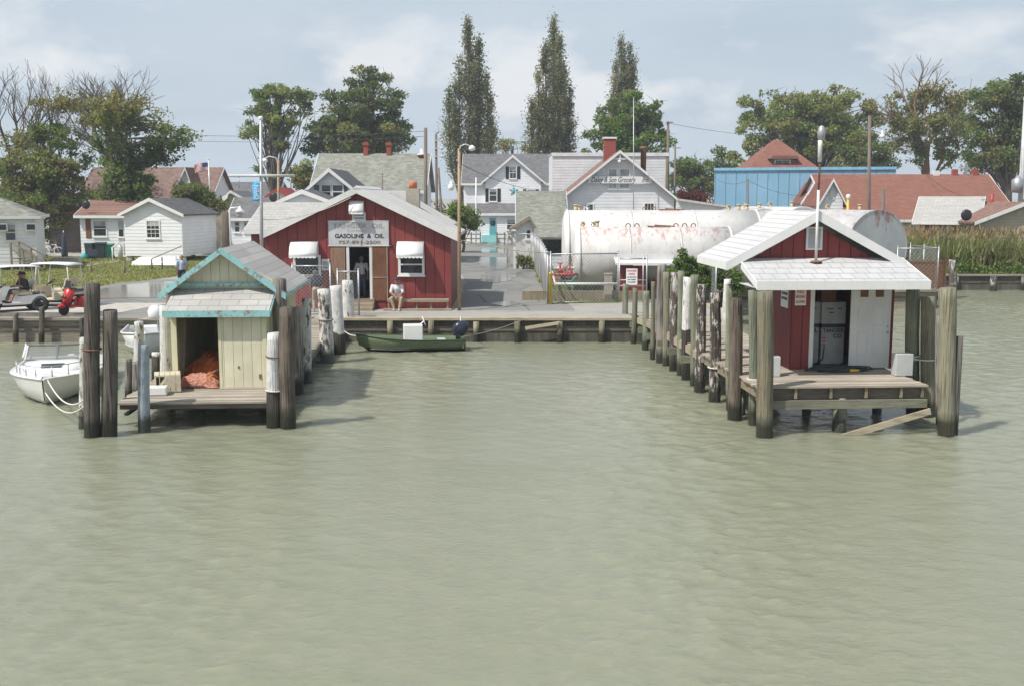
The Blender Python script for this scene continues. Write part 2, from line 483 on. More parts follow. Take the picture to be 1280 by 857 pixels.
def m_ground():
    t = NT('gravelly_ground')
    n = t.noise(.35, 6, t.obj); n2 = t.noise(22, 4, t.obj); n3 = t.noise(.06, 3, t.obj)
    col = t.ramp(n2, [(.25, (.17,.162,.15)), (.5, (.31,.30,.275)), (.75, (.48,.455,.41))])
    col = t.mix(t.ramp(n, [(.4, 0.0), (.7, .55)]), col, (.36,.335,.29))
    col = t.mix(t.ramp(t.noise(.9, 6, t.map((.35, 1.3, 1), t.obj), .7, 1.0), [(.52, 0.0), (.66, .6)]), col, (.17,.16,.145))
    return t.fin(col, .95, t.bump(n2, .6, .03), 0, .2)

def m_road():
    t = NT('wet_asphalt')
    n = t.noise(.22, 5, t.map((1, .4, 1), t.obj)); n2 = t.noise(26, 4, t.obj)
    col = t.ramp(n2, [(.3, (.14,.137,.13)), (.7, (.27,.265,.25))])
    col = t.mix(t.ramp(n, [(.35, 0.0), (.6, .6)]), col, (.20,.195,.18))
    wet = t.ramp(t.noise(.16, 4, t.map((.8, .28, 1), t.obj)), [(.52, 0.0), (.60, 1.0)])
    col = t.mix(wet, col, (.14,.137,.125))
    rg = t.mix(wet, .9, .24)
    nm = t.bump(n2, .4, .02)
    crk = t.n.new('ShaderNodeTexVoronoi'); crk.feature = 'DISTANCE_TO_EDGE'; crk.inputs['Scale'].default_value = .35; t.l(t.map((1,.7,1), t.obj), crk.inputs['Vector'])
    col = t.mix(t.ramp(crk.outputs['Distance'], [(.0, .7), (.02, 0.0)]), col, (.07,.068,.06))
    hh = t.math('MULTIPLY', n2, t.math('SUBTRACT', 1.0, wet))
    nm = t.bump(hh, .5, .02)
    return t.fin(col, rg, nm, 0, .5)

def m_puddle():
    t = NT('shallow_puddle')
    n = t.noise(1.5, 3, t.map((1, 1, 1), t.obj))
    return t.fin(t.ramp(n, [(.3, (.17,.165,.15)), (.7, (.22,.21,.19))]), .09, t.bump(t.noise(2.5, 2, t.obj), .02, .02), 0, .6)

def m_lawn():
    t = NT('lawn_soil')
    n = t.noise(.5, 6, t.obj); n2 = t.noise(9, 4, t.obj)
    col = t.ramp(n2, [(.3, (.15,.17,.058)), (.7, (.24,.25,.095))])
    col = t.mix(t.ramp(n, [(.45, 0.0), (.7, .7)]), col, (.21,.17,.085))
    return t.fin(col, .95, t.bump(n2, .5, .04), 0, .2)

def m_tank(name, rust=.5, base=(.58,.57,.55), rc=(.36,.15,.105), ztop=4.0, th=.625):
    """white tank paint: rust bleeding from the top, flaked spots, vertical streaks"""
    t = NT(name)
    z = t.sep()[2]
    n = t.noise(1.0, 5); n2 = t.noise(2.6, 6, t.map((1.7, 1.0, .45)), .75)
    col = t.ramp(n, [(.25, sc(base, .8)), (.6, base)])
    st = t.noise(2.6, 4, t.map((1.6, 1.6, .16)))
    col = t.mix(t.ramp(st, [(.5, 0.0), (.8, .45)]), col, (.45,.36,.30))
    f = t.math('ADD', n2, t.ramp(t.math('ADD', t.math('SUBTRACT', z, ztop), 1.3), [(0.0, 0.0), (.6, .09*rust), (1.3, .16*rust)]))
    col = t.mix(t.ramp(f, [(th, 0.0), (th+.09, .62)]), col, t.ramp(t.noise(12, 4), [(.3, sc(rc, .7)), (.7, sc(rc, 1.4))]))
    return t.fin(col, .5, t.bump(n2, .1, .02), 0, .4)

def m_bluemetal():
    t = NT('blue_ribbed_metal')
    s = t.sep()
    g = t.math('ABSOLUTE', t.math('SUBTRACT', t.math('FRACT', t.math('DIVIDE', s[0], .9)), .5))
    h = t.ramp(g, [(.36, 0.0), (.42, 1.0)])
    n = t.noise(.5, 4)
    col = t.ramp(n, [(.3, (.19,.36,.49)), (.7, (.24,.42,.56))])
    bid = t.math('FLOOR', t.math('DIVIDE', s[0], .9))
    w = t.n.new('ShaderNodeTexWhiteNoise'); w.noise_dimensions = '1D'; t.l(bid, w.inputs['W'])
    col = t.mix(t.math('MULTIPLY', w.outputs['Value'], .18), col, (.10,.26,.40))
    return t.fin(col, .45, t.bump(h, .8, .06), 0, .5)

def m_tarp(name, c, c2):
    t = NT(name)
    n = t.noise(1.6, 4); 
    col = t.ramp(n, [(.35, c), (.65, c2)])
    col = t.mix(t.ramp(t.noise(7, 5, None, .7, 2.0), [(.5, 0.0), (.7, .6)]), col, sc(c, .5))
    return t.fin(col, .6, t.bump(t.noise(6, 5, None, .65, 2.5), 1.0, .12), 0, .3)

def m_metal_roof(name, c, axis, pitch):
    t = NT(name); s = t.sep()
    q = s[0] if axis == 'x' else s[1]
    g = t.math('FRACT', t.math('DIVIDE', q, pitch))
    h = t.ramp(g, [(.0, 1.0), (.08, 0.0), (.9, .0), (1.0, 1.0)])
    col = t.mix(t.ramp(t.noise(.8, 5), [(.4, 0.0), (.75, .45)]), c, sc(c, .6))
    col = t.mix(t.ramp(t.noise(4, 3, t.map((1, 1, .3))), [(.55, 0.0), (.8, .4)]), col, (.30,.2,.14))
    return t.fin(col, .55, t.bump(h, .7, .05), 0, .4)

M['water'] = m_water(); M['ground'] = m_ground(); M['road'] = m_road(); M['puddle'] = m_puddle(); M['lawn'] = m_lawn()
M['tank'] = m_tank('tank_white_paint', .9, ztop=3.35); M['tank_far'] = m_tank('tall_tank_white_paint', .35, ztop=4.05); M['tank_clean'] = m_tank('tank_end_paint', .15, (.72,.72,.71))
M['tank_grey'] = m_tank('tank_grey_paint', .6, (.46,.46,.46), (.26,.09,.07), 4.1)
M['tank_disc'] = m_tank('tank_grey_end_paint', .85, (.44,.46,.47), (.24,.02,.025), 4.1, .60)
M['bluemetal'] = m_bluemetal()
M['tarp'] = m_tarp('orange_tarp', (.62,.12,.03), (.70,.22,.05)); M['tarp2'] = m_tarp('salmon_tarp', (.62,.22,.14), (.70,.36,.25))
M['metal_roof'] = m_metal_roof('pale_metal_roof', (.55,.53,.49), 'y', .55)
M['metal_roof_x'] = m_metal_roof('pale_metal_roof_front', (.52,.50,.46), 'x', .5)
LEAF = {k: m_leaf('leaves_' + k, c) for k, c in dict(
    mid=(.175,.255,.082), light=(.27,.33,.12), dark=(.135,.195,.075), blue=(.145,.195,.095), olive=(.23,.25,.108),
    yellow=(.26,.24,.07), brown=(.17,.135,.07), poplar=(.175,.20,.105), poplar2=(.26,.265,.165), red=(.16,.035,.025),
    vivid=(.14,.25,.045)).items()}
M['bark'] = m_wood('grey_bark', (.15,.125,.10), (.07,.055,.045), stretch=(6, 6, 1))
M['bark_pale'] = m_wood('pale_dead_wood', (.30,.26,.22), (.15,.125,.105), stretch=(6, 6, 1))
M['bark_tan'] = m_wood('tan_bark', (.24,.15,.085), (.12,.075,.045), stretch=(6, 6, 1))
M['reed'] = m_leaf('reed_leaves', (.21,.24,.09), .4, .35); M['reed_tan'] = m_leaf('reed_plumes', (.26,.20,.12), .3, .25)
M['reed_brown'] = m_leaf('reed_stems', (.19,.13,.065), .35, .2)
M['grass'] = m_leaf('grass_blades', (.23,.255,.085), .3, .35)

# ------------------------------------------------------------------ world, sun, camera
SUN = Vector((-.60, -.42, 1.0)).normalized()
def make_world():
    w = bpy.data.worlds.new('World'); scene.world = w; w.use_nodes = True
    t = w.node_tree; n = t.nodes; n.clear(); L = t.links.new
    out = n.new('ShaderNodeOutputWorld'); bg = n.new('ShaderNodeBackground'); L(bg.outputs[0], out.inputs[0])
    bg.inputs[1].default_value = .105
    sky = n.new('ShaderNodeTexSky'); sky.sky_type = 'NISHITA'; sky.sun_disc = False
    sky.sun_elevation = math.asin(SUN.z); sky.sun_rotation = math.atan2(SUN.x, SUN.y)
    sky.air_density = 1.0; sky.dust_density = 3.0; sky.ozone_density = 1.0; sky.altitude = 0
    tc = n.new('ShaderNodeTexCoord')
    sep = n.new('ShaderNodeSeparateXYZ'); L(tc.outputs['Generated'], sep.inputs[0])
    def mth(op, a, b=None, clamp=False):
        m = n.new('ShaderNodeMath'); m.operation = op; m.use_clamp = clamp
        for s, x in zip(m.inputs, (a, b)):
            if x is None: continue
            if isinstance(x, (int, float)): s.default_value = x
            else: L(x, s)
        return m.outputs[0]
    def ramp(f, stops):
        r = n.new('ShaderNodeValToRGB'); e = r.color_ramp.elements
        while len(e) < len(stops): e.new(.5)
        for el, (p, c) in zip(e, stops):
            el.position = p; el.color = (c, c, c, 1) if isinstance(c, (int, float)) else (*c, 1)
        L(f, r.inputs[0]); return r.outputs[0]
    def mix(f, a, b):
        m = n.new('ShaderNodeMix'); m.data_type = 'RGBA'
        for s, x in ((m.inputs[0], f), (m.inputs[6], a), (m.inputs[7], b)):
            if isinstance(x, (int, float)): s.default_value = x
            elif isinstance(x, tuple): s.default_value = (*x, 1)
            else: L(x, s)
        return m.outputs[2]
    # cloud layer: direction projected on a high flat deck
    up = mth('MAXIMUM', sep.outputs[2], 0.02)
    k = mth('ADD', up, .10)
    cx = mth('DIVIDE', sep.outputs[0], k); cy = mth('DIVIDE', sep.outputs[1], k)
    cmb = n.new('ShaderNodeCombineXYZ'); L(cx, cmb.inputs[0]); L(cy, cmb.inputs[1])
    def noise(sc_, det, off, rough=.55, dist=0.0, vec=None):
        a = n.new('ShaderNodeVectorMath'); a.operation = 'ADD'; L(vec or cmb.outputs[0], a.inputs[0]); a.inputs[1].default_value = off
        x = n.new('ShaderNodeTexNoise'); x.inputs['Scale'].default_value = sc_; x.inputs['Detail'].default_value = det
        x.inputs['Roughness'].default_value = rough; x.inputs['Distortion'].default_value = dist
        L(a.outputs[0], x.inputs['Vector']); return x.outputs['Fac']
    haze = mix(ramp(sep.outputs[2], [(0.0, 1.0), (.45, .55)]), sky.outputs[0], (4.4, 5.1, 5.8))
    veil = ramp(noise(.55, 5, (3.1, 1.7, 0), .5), [(.42, 0.0), (.72, .36)])
    c = mix(veil, haze, (5.3, 5.8, 6.25))
    grey = ramp(noise(.8, 5, (7.7, 4.2, 0), .52, .4), [(.48, 0.0), (.66, .6)])
    c = mix(grey, c, (3.7, 4.4, 5.15))
    # puffs near the horizon
    v2 = n.new('ShaderNodeVectorMath'); v2.operation = 'MULTIPLY'; L(tc.outputs['Generated'], v2.inputs[0]); v2.inputs[1].default_value = (1, 1, 1.9)
    puff = ramp(noise(5.5, 6, (.37, .1, .62), .52, .15, v2.outputs[0]), [(.50, 0.0), (.60, .75)])
    band = ramp(sep.outputs[2], [(.0, .2), (.05, 1.0), (.12, .9), (.2, .12), (.5, .0)])
    c = mix(mth('MULTIPLY', puff, band), c, (7.0, 7.0, 7.0))
    L(c, bg.inputs[0])
    s = bpy.data.lights.new('sun', 'SUN'); s.energy = 3.9; s.angle = R(.7); s.color = (1, .955, .89)
    so = bpy.data.objects.new('sun', s); COL.objects.link(so)
    so.rotation_euler = (-SUN).to_track_quat('-Z', 'Y').to_euler(); so.location = SUN * 80
make_world()
cam = bpy.data.cameras.new('camera'); co = bpy.data.objects.new('camera', cam); COL.objects.link(co)
cam.sensor_width = 36; cam.lens = FPX/1280*36; cam.clip_end = 6000; cam.clip_start = .1
co.location = (0, 0, HCAM); co.rotation_euler = (R(90) - PITCH, 0, 0)
scene.camera = co
scene.view_settings.view_transform = 'Standard'; scene.view_settings.look = 'None'
scene.view_settings.exposure = 0.38; scene.view_settings.gamma = 1
scene.cycles.max_bounces = 6; scene.cycles.transparent_max_bounces = 6
scene.cycles.use_denoising = True

# ------------------------------------------------------------------ ground and water
EDGE_Y = 41.7       # the harbour wall in the middle
X1, Y1 = 8.6, 54.3  # the land steps back behind the right pier
X2, Y2 = 21.4, 65.3
def sheet(name, poly, z, mat, kind='structure'):
    mb = MB(); mb.add([(x, y, z) for x, y in poly], [tuple(range(len(poly)))])
    return tag(mb.build(name, mat), kind=kind)
def wave_water():
    """one sheet of water: finely rippled where the harbour lies, plain far outside"""
    xa, xb, ya, yb = -36.0, 42.0, 6.0, 66.4
    xs = np.linspace(xa, xb, 860); ys = [ya]
    while ys[-1] < yb: ys.append(ys[-1] + .05 + .0011*(ys[-1]-ya))
    ys = np.array(ys); ys[-1] = yb
    X, Y = np.meshgrid(xs, ys); Z = np.zeros_like(X); rs = np.random.RandomState(77)
    for i in range(64):
        lam = .19 * (6.5 ** rs.rand()**1.2); th = R(74) + rs.normal()*.75; k = 2*np.pi/lam
        a = .0043*lam * (.5 if lam > .7 else 1.0)
        ph = rs.rand()*6.28
        Z += a*np.sin(k*(X*math.cos(th)+Y*math.sin(th)) + ph + .6*np.sin(.31*X+.17*Y+i))
    pat = np.zeros_like(X)
    for i in range(9):
        lam = 6 + 16*rs.rand(); th = rs.rand()*6.28; pat += np.sin(2*np.pi/lam*(X*math.cos(th)+.6*Y*math.sin(th)) + rs.rand()*6.28)
    Z *= np.clip(.72 + .16*pat, .3, 1.3)
    edge = np.minimum(np.minimum(X-xa, xb-X), np.minimum(Y-ya, yb-Y)); Z *= np.clip(edge/2.0, 0, 1)
    nx, ny = len(xs), len(ys); V = np.stack([X, Y, Z], -1).reshape(-1,3)
    ii = (np.arange(ny-1)[:,None]*nx + np.arange(nx-1)[None,:]).ravel()
    F = np.stack([ii, ii+1, ii+nx+1, ii+nx], 1)
    n0 = len(V)
    big = np.array([(-900,-500,0),(900,-500,0),(900,ya,0),(-900,ya,0),(-900,yb,0),(xa,yb,0),(xa,ya,0),(xb,ya,0),(xb,yb,0),(900,yb,0)], float)
    V = np.concatenate([V, big]); F = np.concatenate([F, n0+np.array([(0,1,2,3),(3,6,5,4),(7,2,9,8)])])
    me = bpy.data.meshes.new('water'); me.vertices.add(len(V)); me.vertices.foreach_set('co', V.astype(np.float32).ravel())
    me.loops.add(F.size); me.loops.foreach_set('vertex_index', F.astype(np.int32).ravel())
    me.polygons.add(len(F)); me.polygons.foreach_set('loop_start', np.arange(0, F.size, 4, dtype=np.int32))
    me.polygons.foreach_set('use_smooth', np.ones(len(F), bool)); me.materials.append(M['water']); me.update(calc_edges=True)
    o = bpy.data.objects.new('water', me); COL.objects.link(o); return tag(o, kind='structure')
wave_water()
gmb = MB()
for q in ([(-900,EDGE_Y),(X1,EDGE_Y),(X1,Y1),(-900,Y1)], [(-900,Y1),(X2,Y1),(X2,Y2),(-900,Y2)], [(-3000,Y2),(3000,Y2),(3000,4500),(-3000,4500)]):
    gmb.add([(x,y,GZ) for x,y in q], [(0,1,2,3)])
tag(gmb.build('ground', M['ground']), kind='structure')

def wob(pts, seed, amp=.25, step=1.2):
    """turn a coarse outline into an uneven one"""
    r = random.Random(seed); out = []
    for i, p in enumerate(pts):
        q = pts[(i+1) % len(pts)]; d = math.dist(p, q); k = max(1, int(d/step))
        for j in range(k):
            f = j/k
            out.append((p[0]+(q[0]-p[0])*f + r.uniform(-amp, amp), p[1]+(q[1]-p[1])*f + r.uniform(-amp, amp)))
    return out
g = lambda px, py: tuple(on(px, py)[:2])
# lawn on the left, strip by the tanks, roads
LAWN = [g(-60,356), g(30,359), g(118,359), g(150,354), g(205,348), g(236,343), g(262,333), g(262,321), g(-60,321)]
lawn_poly = wob(LAWN, 3, .3)
sheet('lawn', lawn_poly, GZ+.008, M['lawn'])
STRIP = [(2.0, 48.2), (5.6, 48.2), (5.6, 55), (2.0, 60)]
strip_poly = wob([g(688,380), g(775,379), g(775,352), g(668,330), g(664,330), g(683,372)], 5, .12, .8)
sheet('grass_verge', strip_poly, GZ+.008, M['lawn'])
sheet('road', wob([(-2.3,44.6), (2.6,44.6), (2.5,60), (2.2,90), (2.0,112), (-7.5,112), (-6.0,90), (-3.2,66), (-2.6,60)], 8, .12), GZ+.004, M['road'])
sheet('forecourt', [(-60,EDGE_Y+.3), (-10.9,EDGE_Y+.3), (-10.9,62), (-60,60)], GZ+.004, M['road'])
cpoly = [g(-40,391), g(150,391), g(215,379), g(60,379), g(-40,378)]
sheet('concrete_apron', cpoly, GZ+.012, M['concrete'])
sheet('footpath', wob([g(70,334), g(120,328.5), g(150,325.5), g(150,327.5), g(125,331), g(85,336.5)], 4, .06), GZ+.016, M['concrete'])
r5 = random.Random(5)
for i, poly in enumerate([
    [g(94,376), g(120,364), g(150,357), g(190,353), g(228,352), g(262,356), g(262,368), g(225,372), g(150,373)],
    [g(600,352), g(604,344), g(608,340), g(634,340), g(645,346), g(640,351), g(622,354)],
    [g(594,332), g(600,322), g(636,322), g(640,334), g(622,338)],
    [g(600,316), g(604,310), g(634,310), g(634,317)],
    [g(610,380), g(640,377), g(655,380), g(636,384)]]):
    sheet('puddle', wob(poly, 20+i, .16, .9), GZ+.02, M['puddle'])

# ------------------------------------------------------------------ leaf / blade clouds (numpy)
def quads_mesh(name, V, mats, mi=None, tri=False):
    k = 3 if tri else 4
    n = len(V)//k
    me = bpy.data.meshes.new(name)
    me.vertices.add(n*k); me.vertices.foreach_set('co', V.astype(np.float32).ravel())
    me.loops.add(n*k); me.loops.foreach_set('vertex_index', np.arange(n*k, dtype=np.int32))
    me.polygons.add(n); me.polygons.foreach_set('loop_start', np.arange(0, n*k, k, dtype=np.int32))
    for mt in (mats if isinstance(mats, (list, tuple)) else [mats]): me.materials.append(mt)
    if mi is not None: me.polygons.foreach_set('material_index', mi.astype(np.int32))
    me.update(calc_edges=True); me.validate()
    return me

def leaf_quads(C, size, rs, droop=0.0, upbias=.35):
    """one leaf-shaped quad per centre, random facing"""
    n = len(C)
    d = rs.normal(size=(n,3)); d[:,2] -= droop; d /= np.linalg.norm(d, axis=1)[:,None]
    nn = rs.normal(size=(n,3)); nn[:,2] += upbias*2
    s = np.cross(d, nn); s /= np.maximum(np.linalg.norm(s, axis=1), 1e-6)[:,None]
    L = size * rs.uniform(.6, 1.3, n)[:,None]; W = L * rs.uniform(.42, .7, n)[:,None]
    up = np.cross(s, d); bend = up * (L*.12)
    V = np.empty((n,4,3)); V[:,0] = C - d*L*.5; V[:,1] = C + s*W*.5 + bend; V[:,2] = C + d*L*.5; V[:,3] = C - s*W*.5 + bend
    return V.reshape(-1,3)

def blades(P, h, w, lean, rs, base=0.0):
    n = len(P); a = rs.uniform(0, 2*np.pi, n); b = rs.uniform(0, 2*np.pi, n)
    H = h * rs.uniform(.6, 1.25, n)
    V = np.empty((n,3,3))
    dx = np.stack([np.cos(a), np.sin(a), np.zeros(n)], 1) * (w*.5)
    top = np.stack([np.cos(b)*lean*H, np.sin(b)*lean*H, H], 1) * rs.uniform(.6,1.0,n)[:,None]
    V[:,0] = P - dx; V[:,1] = P + dx; V[:,2] = P + top
    return V.reshape(-1,3)

def inside(poly, n, rs):
    poly = np.array(poly); lo, hi = poly.min(0), poly.max(0); out = []
    while sum(len(o) for o in out) < n:
        p = rs.uniform(lo, hi, (n, 2)); ok = np.zeros(n, bool); j = len(poly)-1
        for i in range(len(poly)):
            xi, yi = poly[i]; xj, yj = poly[j]
            c = ((yi > p[:,1]) != (yj > p[:,1])) & (p[:,0] < (xj-xi)*(p[:,1]-yi)/(yj-yi+1e-12)+xi)
            ok ^= c; j = i
        out.append(p[ok])
    return np.concatenate(out)[:n]

rs = np.random.RandomState(4)
P2 = inside(lawn_poly, 26000, rs); P = np.column_stack([P2, np.full(len(P2), GZ)])
o = bpy.data.objects.new('lawn_grass', quads_mesh('lawn_grass', blades(P, .12, .07, .6, rs), [M['grass']], tri=True)); COL.objects.link(o)
tag(o, 'mown green grass of the lawn before the white houses', 'grass', kind='stuff')
P2 = inside(strip_poly, 5000, rs); P = np.column_stack([P2, np.full(len(P2), GZ)])
o = bpy.data.objects.new('verge_grass', quads_mesh('verge_grass', blades(P, .14, .06, .5, rs), [M['grass']], tri=True)); COL.objects.link(o)
tag(o, 'yellowing grass along the foot of the chain link fence', 'grass', kind='stuff')
# ------------------------------------------------------------------ trees
def px_h(py, Y):            # height of a pixel row at distance Y
    return at(640, py, Y).z

def limb(mb, a, b, r0, r1, r_, n=6, sag=.12, seg=4):
    a = Vector(a); b = Vector(b); L = (b-a).length; pts = []; rad = []
    off = Vector((r_.uniform(-1,1), r_.uniform(-1,1), r_.uniform(-.2,1))) * L * sag
    for i in range(seg+1):
        f = i/seg
        pts.append(a.lerp(b, f) + off*math.sin(math.pi*f)); rad.append(r0 + (r1-r0)*f)
    mb.tube(pts, rad, n, cap=False)
    return pts

def make_tree(name, label, px, Y, top_px, lobes, leaf, leafsize, n, seed, trunk_r=.35, bark='bark', clump=1.1, nclump=70, base_px=None, bare=0.0, flat=1.0, group='trees behind the village', cat='tree', fork=.35, trunk_px=None):
    """lobes: (px x, px y, rx px, ry px) ellipses of the crown as seen; depth = rx"""
    r_ = random.Random(seed); rs = np.random.RandomState(seed)
    base = at(trunk_px or px, 400, Y); base.z = GZ
    if base_px: base = on(trunk_px or px, base_px)
    T = thing(name, label, cat, base, 0, group)
    k = Y*1.0/FPX*1.0
    L = []
    for (lx, ly, rx, ry) in lobes:
        c = at(lx, ly, Y) - base; L.append((c, rx*k*1.01, ry*k*1.01))
    vol = [a*a*b for _, a, b in L]; tot = sum(vol)
    cl = []
    nclump = int(nclump*1.55); clump *= .82; n = int(n*.95); leafsize *= 1.08
    for (c, a, b), v in zip(L, vol):
        for i in range(max(2, int(round(nclump*v/tot)))):
            d = Vector((r_.gauss(0,1), r_.gauss(0,1), r_.gauss(0,1))).normalized()
            q = r_.random() ** .42
            cl.append(c + Vector((d.x*a*q, d.y*a*q*.9, d.z*b*q)))
    # trunk and limbs
    mb = MB()
    zf = min(c.z - b for c, a, b in L) ; zf = max(zf, .8)
    ztop = max(c.z + b*.4 for c, a, b in L)
    mid = sum((c for c, a, b in L), Vector()) / len(L)
    tp = [Vector((0,0,-.3)), Vector((r_.uniform(-.2,.2), 0, zf*.5)), Vector((mid.x*.25, mid.y*.25, zf + (ztop-zf)*fork)), Vector((mid.x*.6, mid.y*.6, zf+(ztop-zf)*(fork+.35)))]
    mb.tube(tp, [trunk_r*1.25, trunk_r, trunk_r*.75, trunk_r*.3], 9)
    for c in cl:
        f = r_.uniform(0, 1); s = tp[1].lerp(tp[2], f) if f < .6 else tp[2].lerp(tp[3], r_.random()*.8)
        if s.z > c.z - .3: s = tp[1].lerp(tp[2], r_.random()*.6)
        r0 = trunk_r*r_.uniform(.16,.34)
        limb(mb, s, c, r0, .025, r_, 5, .10)
        for j in range(2):
            limb(mb, c, c + Vector((r_.gauss(0,1), r_.gauss(0,1), r_.gauss(.3,.8)))*clump*.8, .035, .012, r_, 4, .1, 3)
    mb.build('trunk', M[bark], T)
    # crown
    pts = []; mi = []
    w = np.array([r_.uniform(.4, 1.5) for _ in cl]); w /= w.sum()
    for i, c in enumerate(cl):
        if r_.random() < bare: continue
        m = int(n*w[i]); 
        d = rs.normal(size=(m,3)); d /= np.linalg.norm(d,axis=1)[:,None]
        rad = clump*r_.uniform(.65, 1.35) * rs.uniform(.15, 1, m)[:,None]**.5
        p = np.array(c) + d*rad*np.array([1,1,.62*flat]); p[:,2] += rs.uniform(-.15,.15,m)*clump
        pts.append(p); mi.append(np.full(m, r_.choices(range(len(leaf)), [3,2,1][:len(leaf)])[0]))
    C = np.concatenate(pts); mi = np.concatenate(mi)
    me = quads_mesh('crown', leaf_quads(C, leafsize, rs, .25, .5), [LEAF[x] for x in leaf], mi)
    o = bpy.data.objects.new('crown', me); COL.objects.link(o); o.parent = T
    return T

def bare_tree(name, label, px, base_px, h_px, spread, seed, leafsets, n, bark='bark_pale', trunk_r=.3, lean=0.0, group=None, leafsize=.3, levels=5, Y=None):
    """half dead tree: recursive bare branches, leaves only in the given pixel ellipses"""
    r_ = random.Random(seed); rs = np.random.RandomState(seed)
    base = on(px, base_px)
    if Y: base = at(px, 400, Y); base.z = GZ
    Y = base.y; H = px_h(h_px, Y) - GZ
    T = thing(name, label, 'tree', base, 0, group)
    mb = MB(); tips = []
    def grow(p, d, L, r, lev):
        q = p + d*L
        mid = p.lerp(q, .5) + Vector((r_.uniform(-1,1), r_.uniform(-1,1), r_.uniform(-.5,.6)))*L*.13
        mb.tube([p, mid, q], [r, r*.85, r*.68], 7 if lev < 2 else (5 if lev < 4 else 3), cap=False)
        tips.append((mid, lev)); tips.append((q, lev))
        if lev >= levels: return
        k = 3 if lev < 2 else r_.choice([2,3,3,4])
        for i in range(k):
            a = r_.uniform(0, 2*math.pi); s = spread*r_.uniform(.5,1.25)
            nd = (d + Vector((math.cos(a)*s, math.sin(a)*s, r_.uniform(-.05,.35)))).normalized()
            st = q if i < 2 else p.lerp(q, r_.uniform(.5,.95))
            grow(st, nd, L*r_.uniform(.62,.86), r*r_.uniform(.5,.66), lev+1)
    f = sum(.74**i for i in range(levels+1))
    grow(Vector((0,0,-.2)), Vector((lean, 0, 1)).normalized(), H/f*1.12, trunk_r, 0)
    tw = mb; k = Y/FPX*1.01; pts = []; mi = []
    tp = [t for t, lv in tips if lv >= 2]; tp0 = [t for t, lv in tips if lv <= 4]
    for (lx, ly, rx, ry, share, mat_i) in leafsets:
        c = at(lx, ly, Y) - base
        near = [t for t in tp if ((t.x-c.x)/(rx*k))**2 + ((t.z-c.z)/(ry*k))**2 < 1.0]
        extra = []
        for _ in range(int(6 + rx*ry*.03)):
            e = c + Vector((r_.uniform(-1,1)*rx*k*.85, r_.uniform(-1,1)*rx*k*.6, r_.uniform(-1,1)*ry*k*.85))
            s = min(tp0, key=lambda t: (t-e).length + max(0, t.z-e.z)*1.5)
            ps = limb(tw, s, e, .05, .012, r_, 4, .12); extra += [e, ps[-2], ps[-3]]
        m = int(n*share)
        near = near + extra
        ch = np.array([near[r_.randrange(len(near))] for _ in range(max(8, len(near)))])
        idx = rs.randint(0, len(ch), m)
        d = rs.normal(size=(m,3)); d /= np.linalg.norm(d,axis=1)[:,None]
        pts.append(ch[idx] + d*rs.uniform(.05,.8,m)[:,None]*np.array([1,1,.7])); mi.append(np.full(m, mat_i))
    mb.build('trunk', M[bark], T)
    if pts:
        C = np.concatenate(pts); mi = np.concatenate(mi)
        me = quads_mesh('crown', leaf_quads(C, leafsize, rs, .3, .5), [LEAF['dark'], LEAF['mid'], LEAF['yellow'], LEAF['olive']], mi)
        o = bpy.data.objects.new('crown', me); COL.objects.link(o); o.parent = T
    return T

def poplar(label, px, Y, top, bottom, halfw, seed, n, spires, leaf, trunk_px=None):
    """Lombardy poplar: several steep limbs, each clothed in short leafy sprays; spires = (dx px, top px, radius px)"""
    r_ = random.Random(seed); rs = np.random.RandomState(seed)
    base = at(px, 400, Y); base.z = GZ; k = Y/FPX*1.01
    T = thing('poplar_tree', label, 'tree', base, 0, 'tall poplars behind the village')
    mb = MB(); pts = []; mi = []
    zb = px_h(bottom, Y) - GZ
    for j, (dx, tpx, rad, bpx) in enumerate(spires):
        zt = px_h(tpx, Y) - GZ; z0 = px_h(bpx, Y) - GZ
        yo = r_.uniform(-1,1)*halfw*k*.5
        pl = []
        for i in range(9):
            f = i/8
            pl.append(Vector((dx*k*min(1, f*1.8+.25) + r_.uniform(-.1,.1), yo*min(1,f*2), max(0, z0*.35) + (zt-max(0,z0*.35))*f)))
        mb.tube(pl, [.24*(1-.93*i/8)+.015 for i in range(9)], 6)
        nn = int(n*(zt-z0)*rad); 
        tw = max(12, int((zt-z0)*5.0))
        per = max(8, int(n*1.7*rad*(zt-z0)/tw))
        for q in range(tw):
            f = r_.random()**.9; z = z0 + (zt-z0)*f
            env = 1.4*rad*k*(math.sin(math.pi*min(1, .12+f*.9)) ** .6) * r_.uniform(.4, 1.12)
            a = r_.uniform(0, 2*math.pi)
            ii = min(7, int((z - pl[0].z)/(pl[-1].z-pl[0].z+1e-6)*8)); s = pl[max(0,ii)]
            s = Vector((s.x, s.y, z-.9))
            e = Vector((s.x + math.cos(a)*env, s.y + math.sin(a)*env, z + .5))
            mb.tube([s, (s+e)/2 + Vector((math.cos(a),math.sin(a),-.3))*.08, e], [.045,.03,.012], 3, cap=False)
            if r_.random() < .10: continue
            m = int(per*r_.uniform(.4,1.5))
            t = rs.uniform(.05,1.1,m)[:,None]
            p = np.array(s) + (np.array(e)-np.array(s))*t + rs.normal(size=(m,3))*np.array([.27,.27,.46])
            pts.append(p); mi.append(np.full(m, 0 if r_.random() < .65 else 1))
    mb.build('trunk', M['bark'], T)
    C = np.concatenate(pts); mi = np.concatenate(mi)
    me = quads_mesh('crown', leaf_quads(C, .31, rs, -.1, .3), [LEAF[leaf[0]], LEAF[leaf[1]]], mi)
    o = bpy.data.objects.new('crown', me); COL.objects.link(o); o.parent = T
    return T

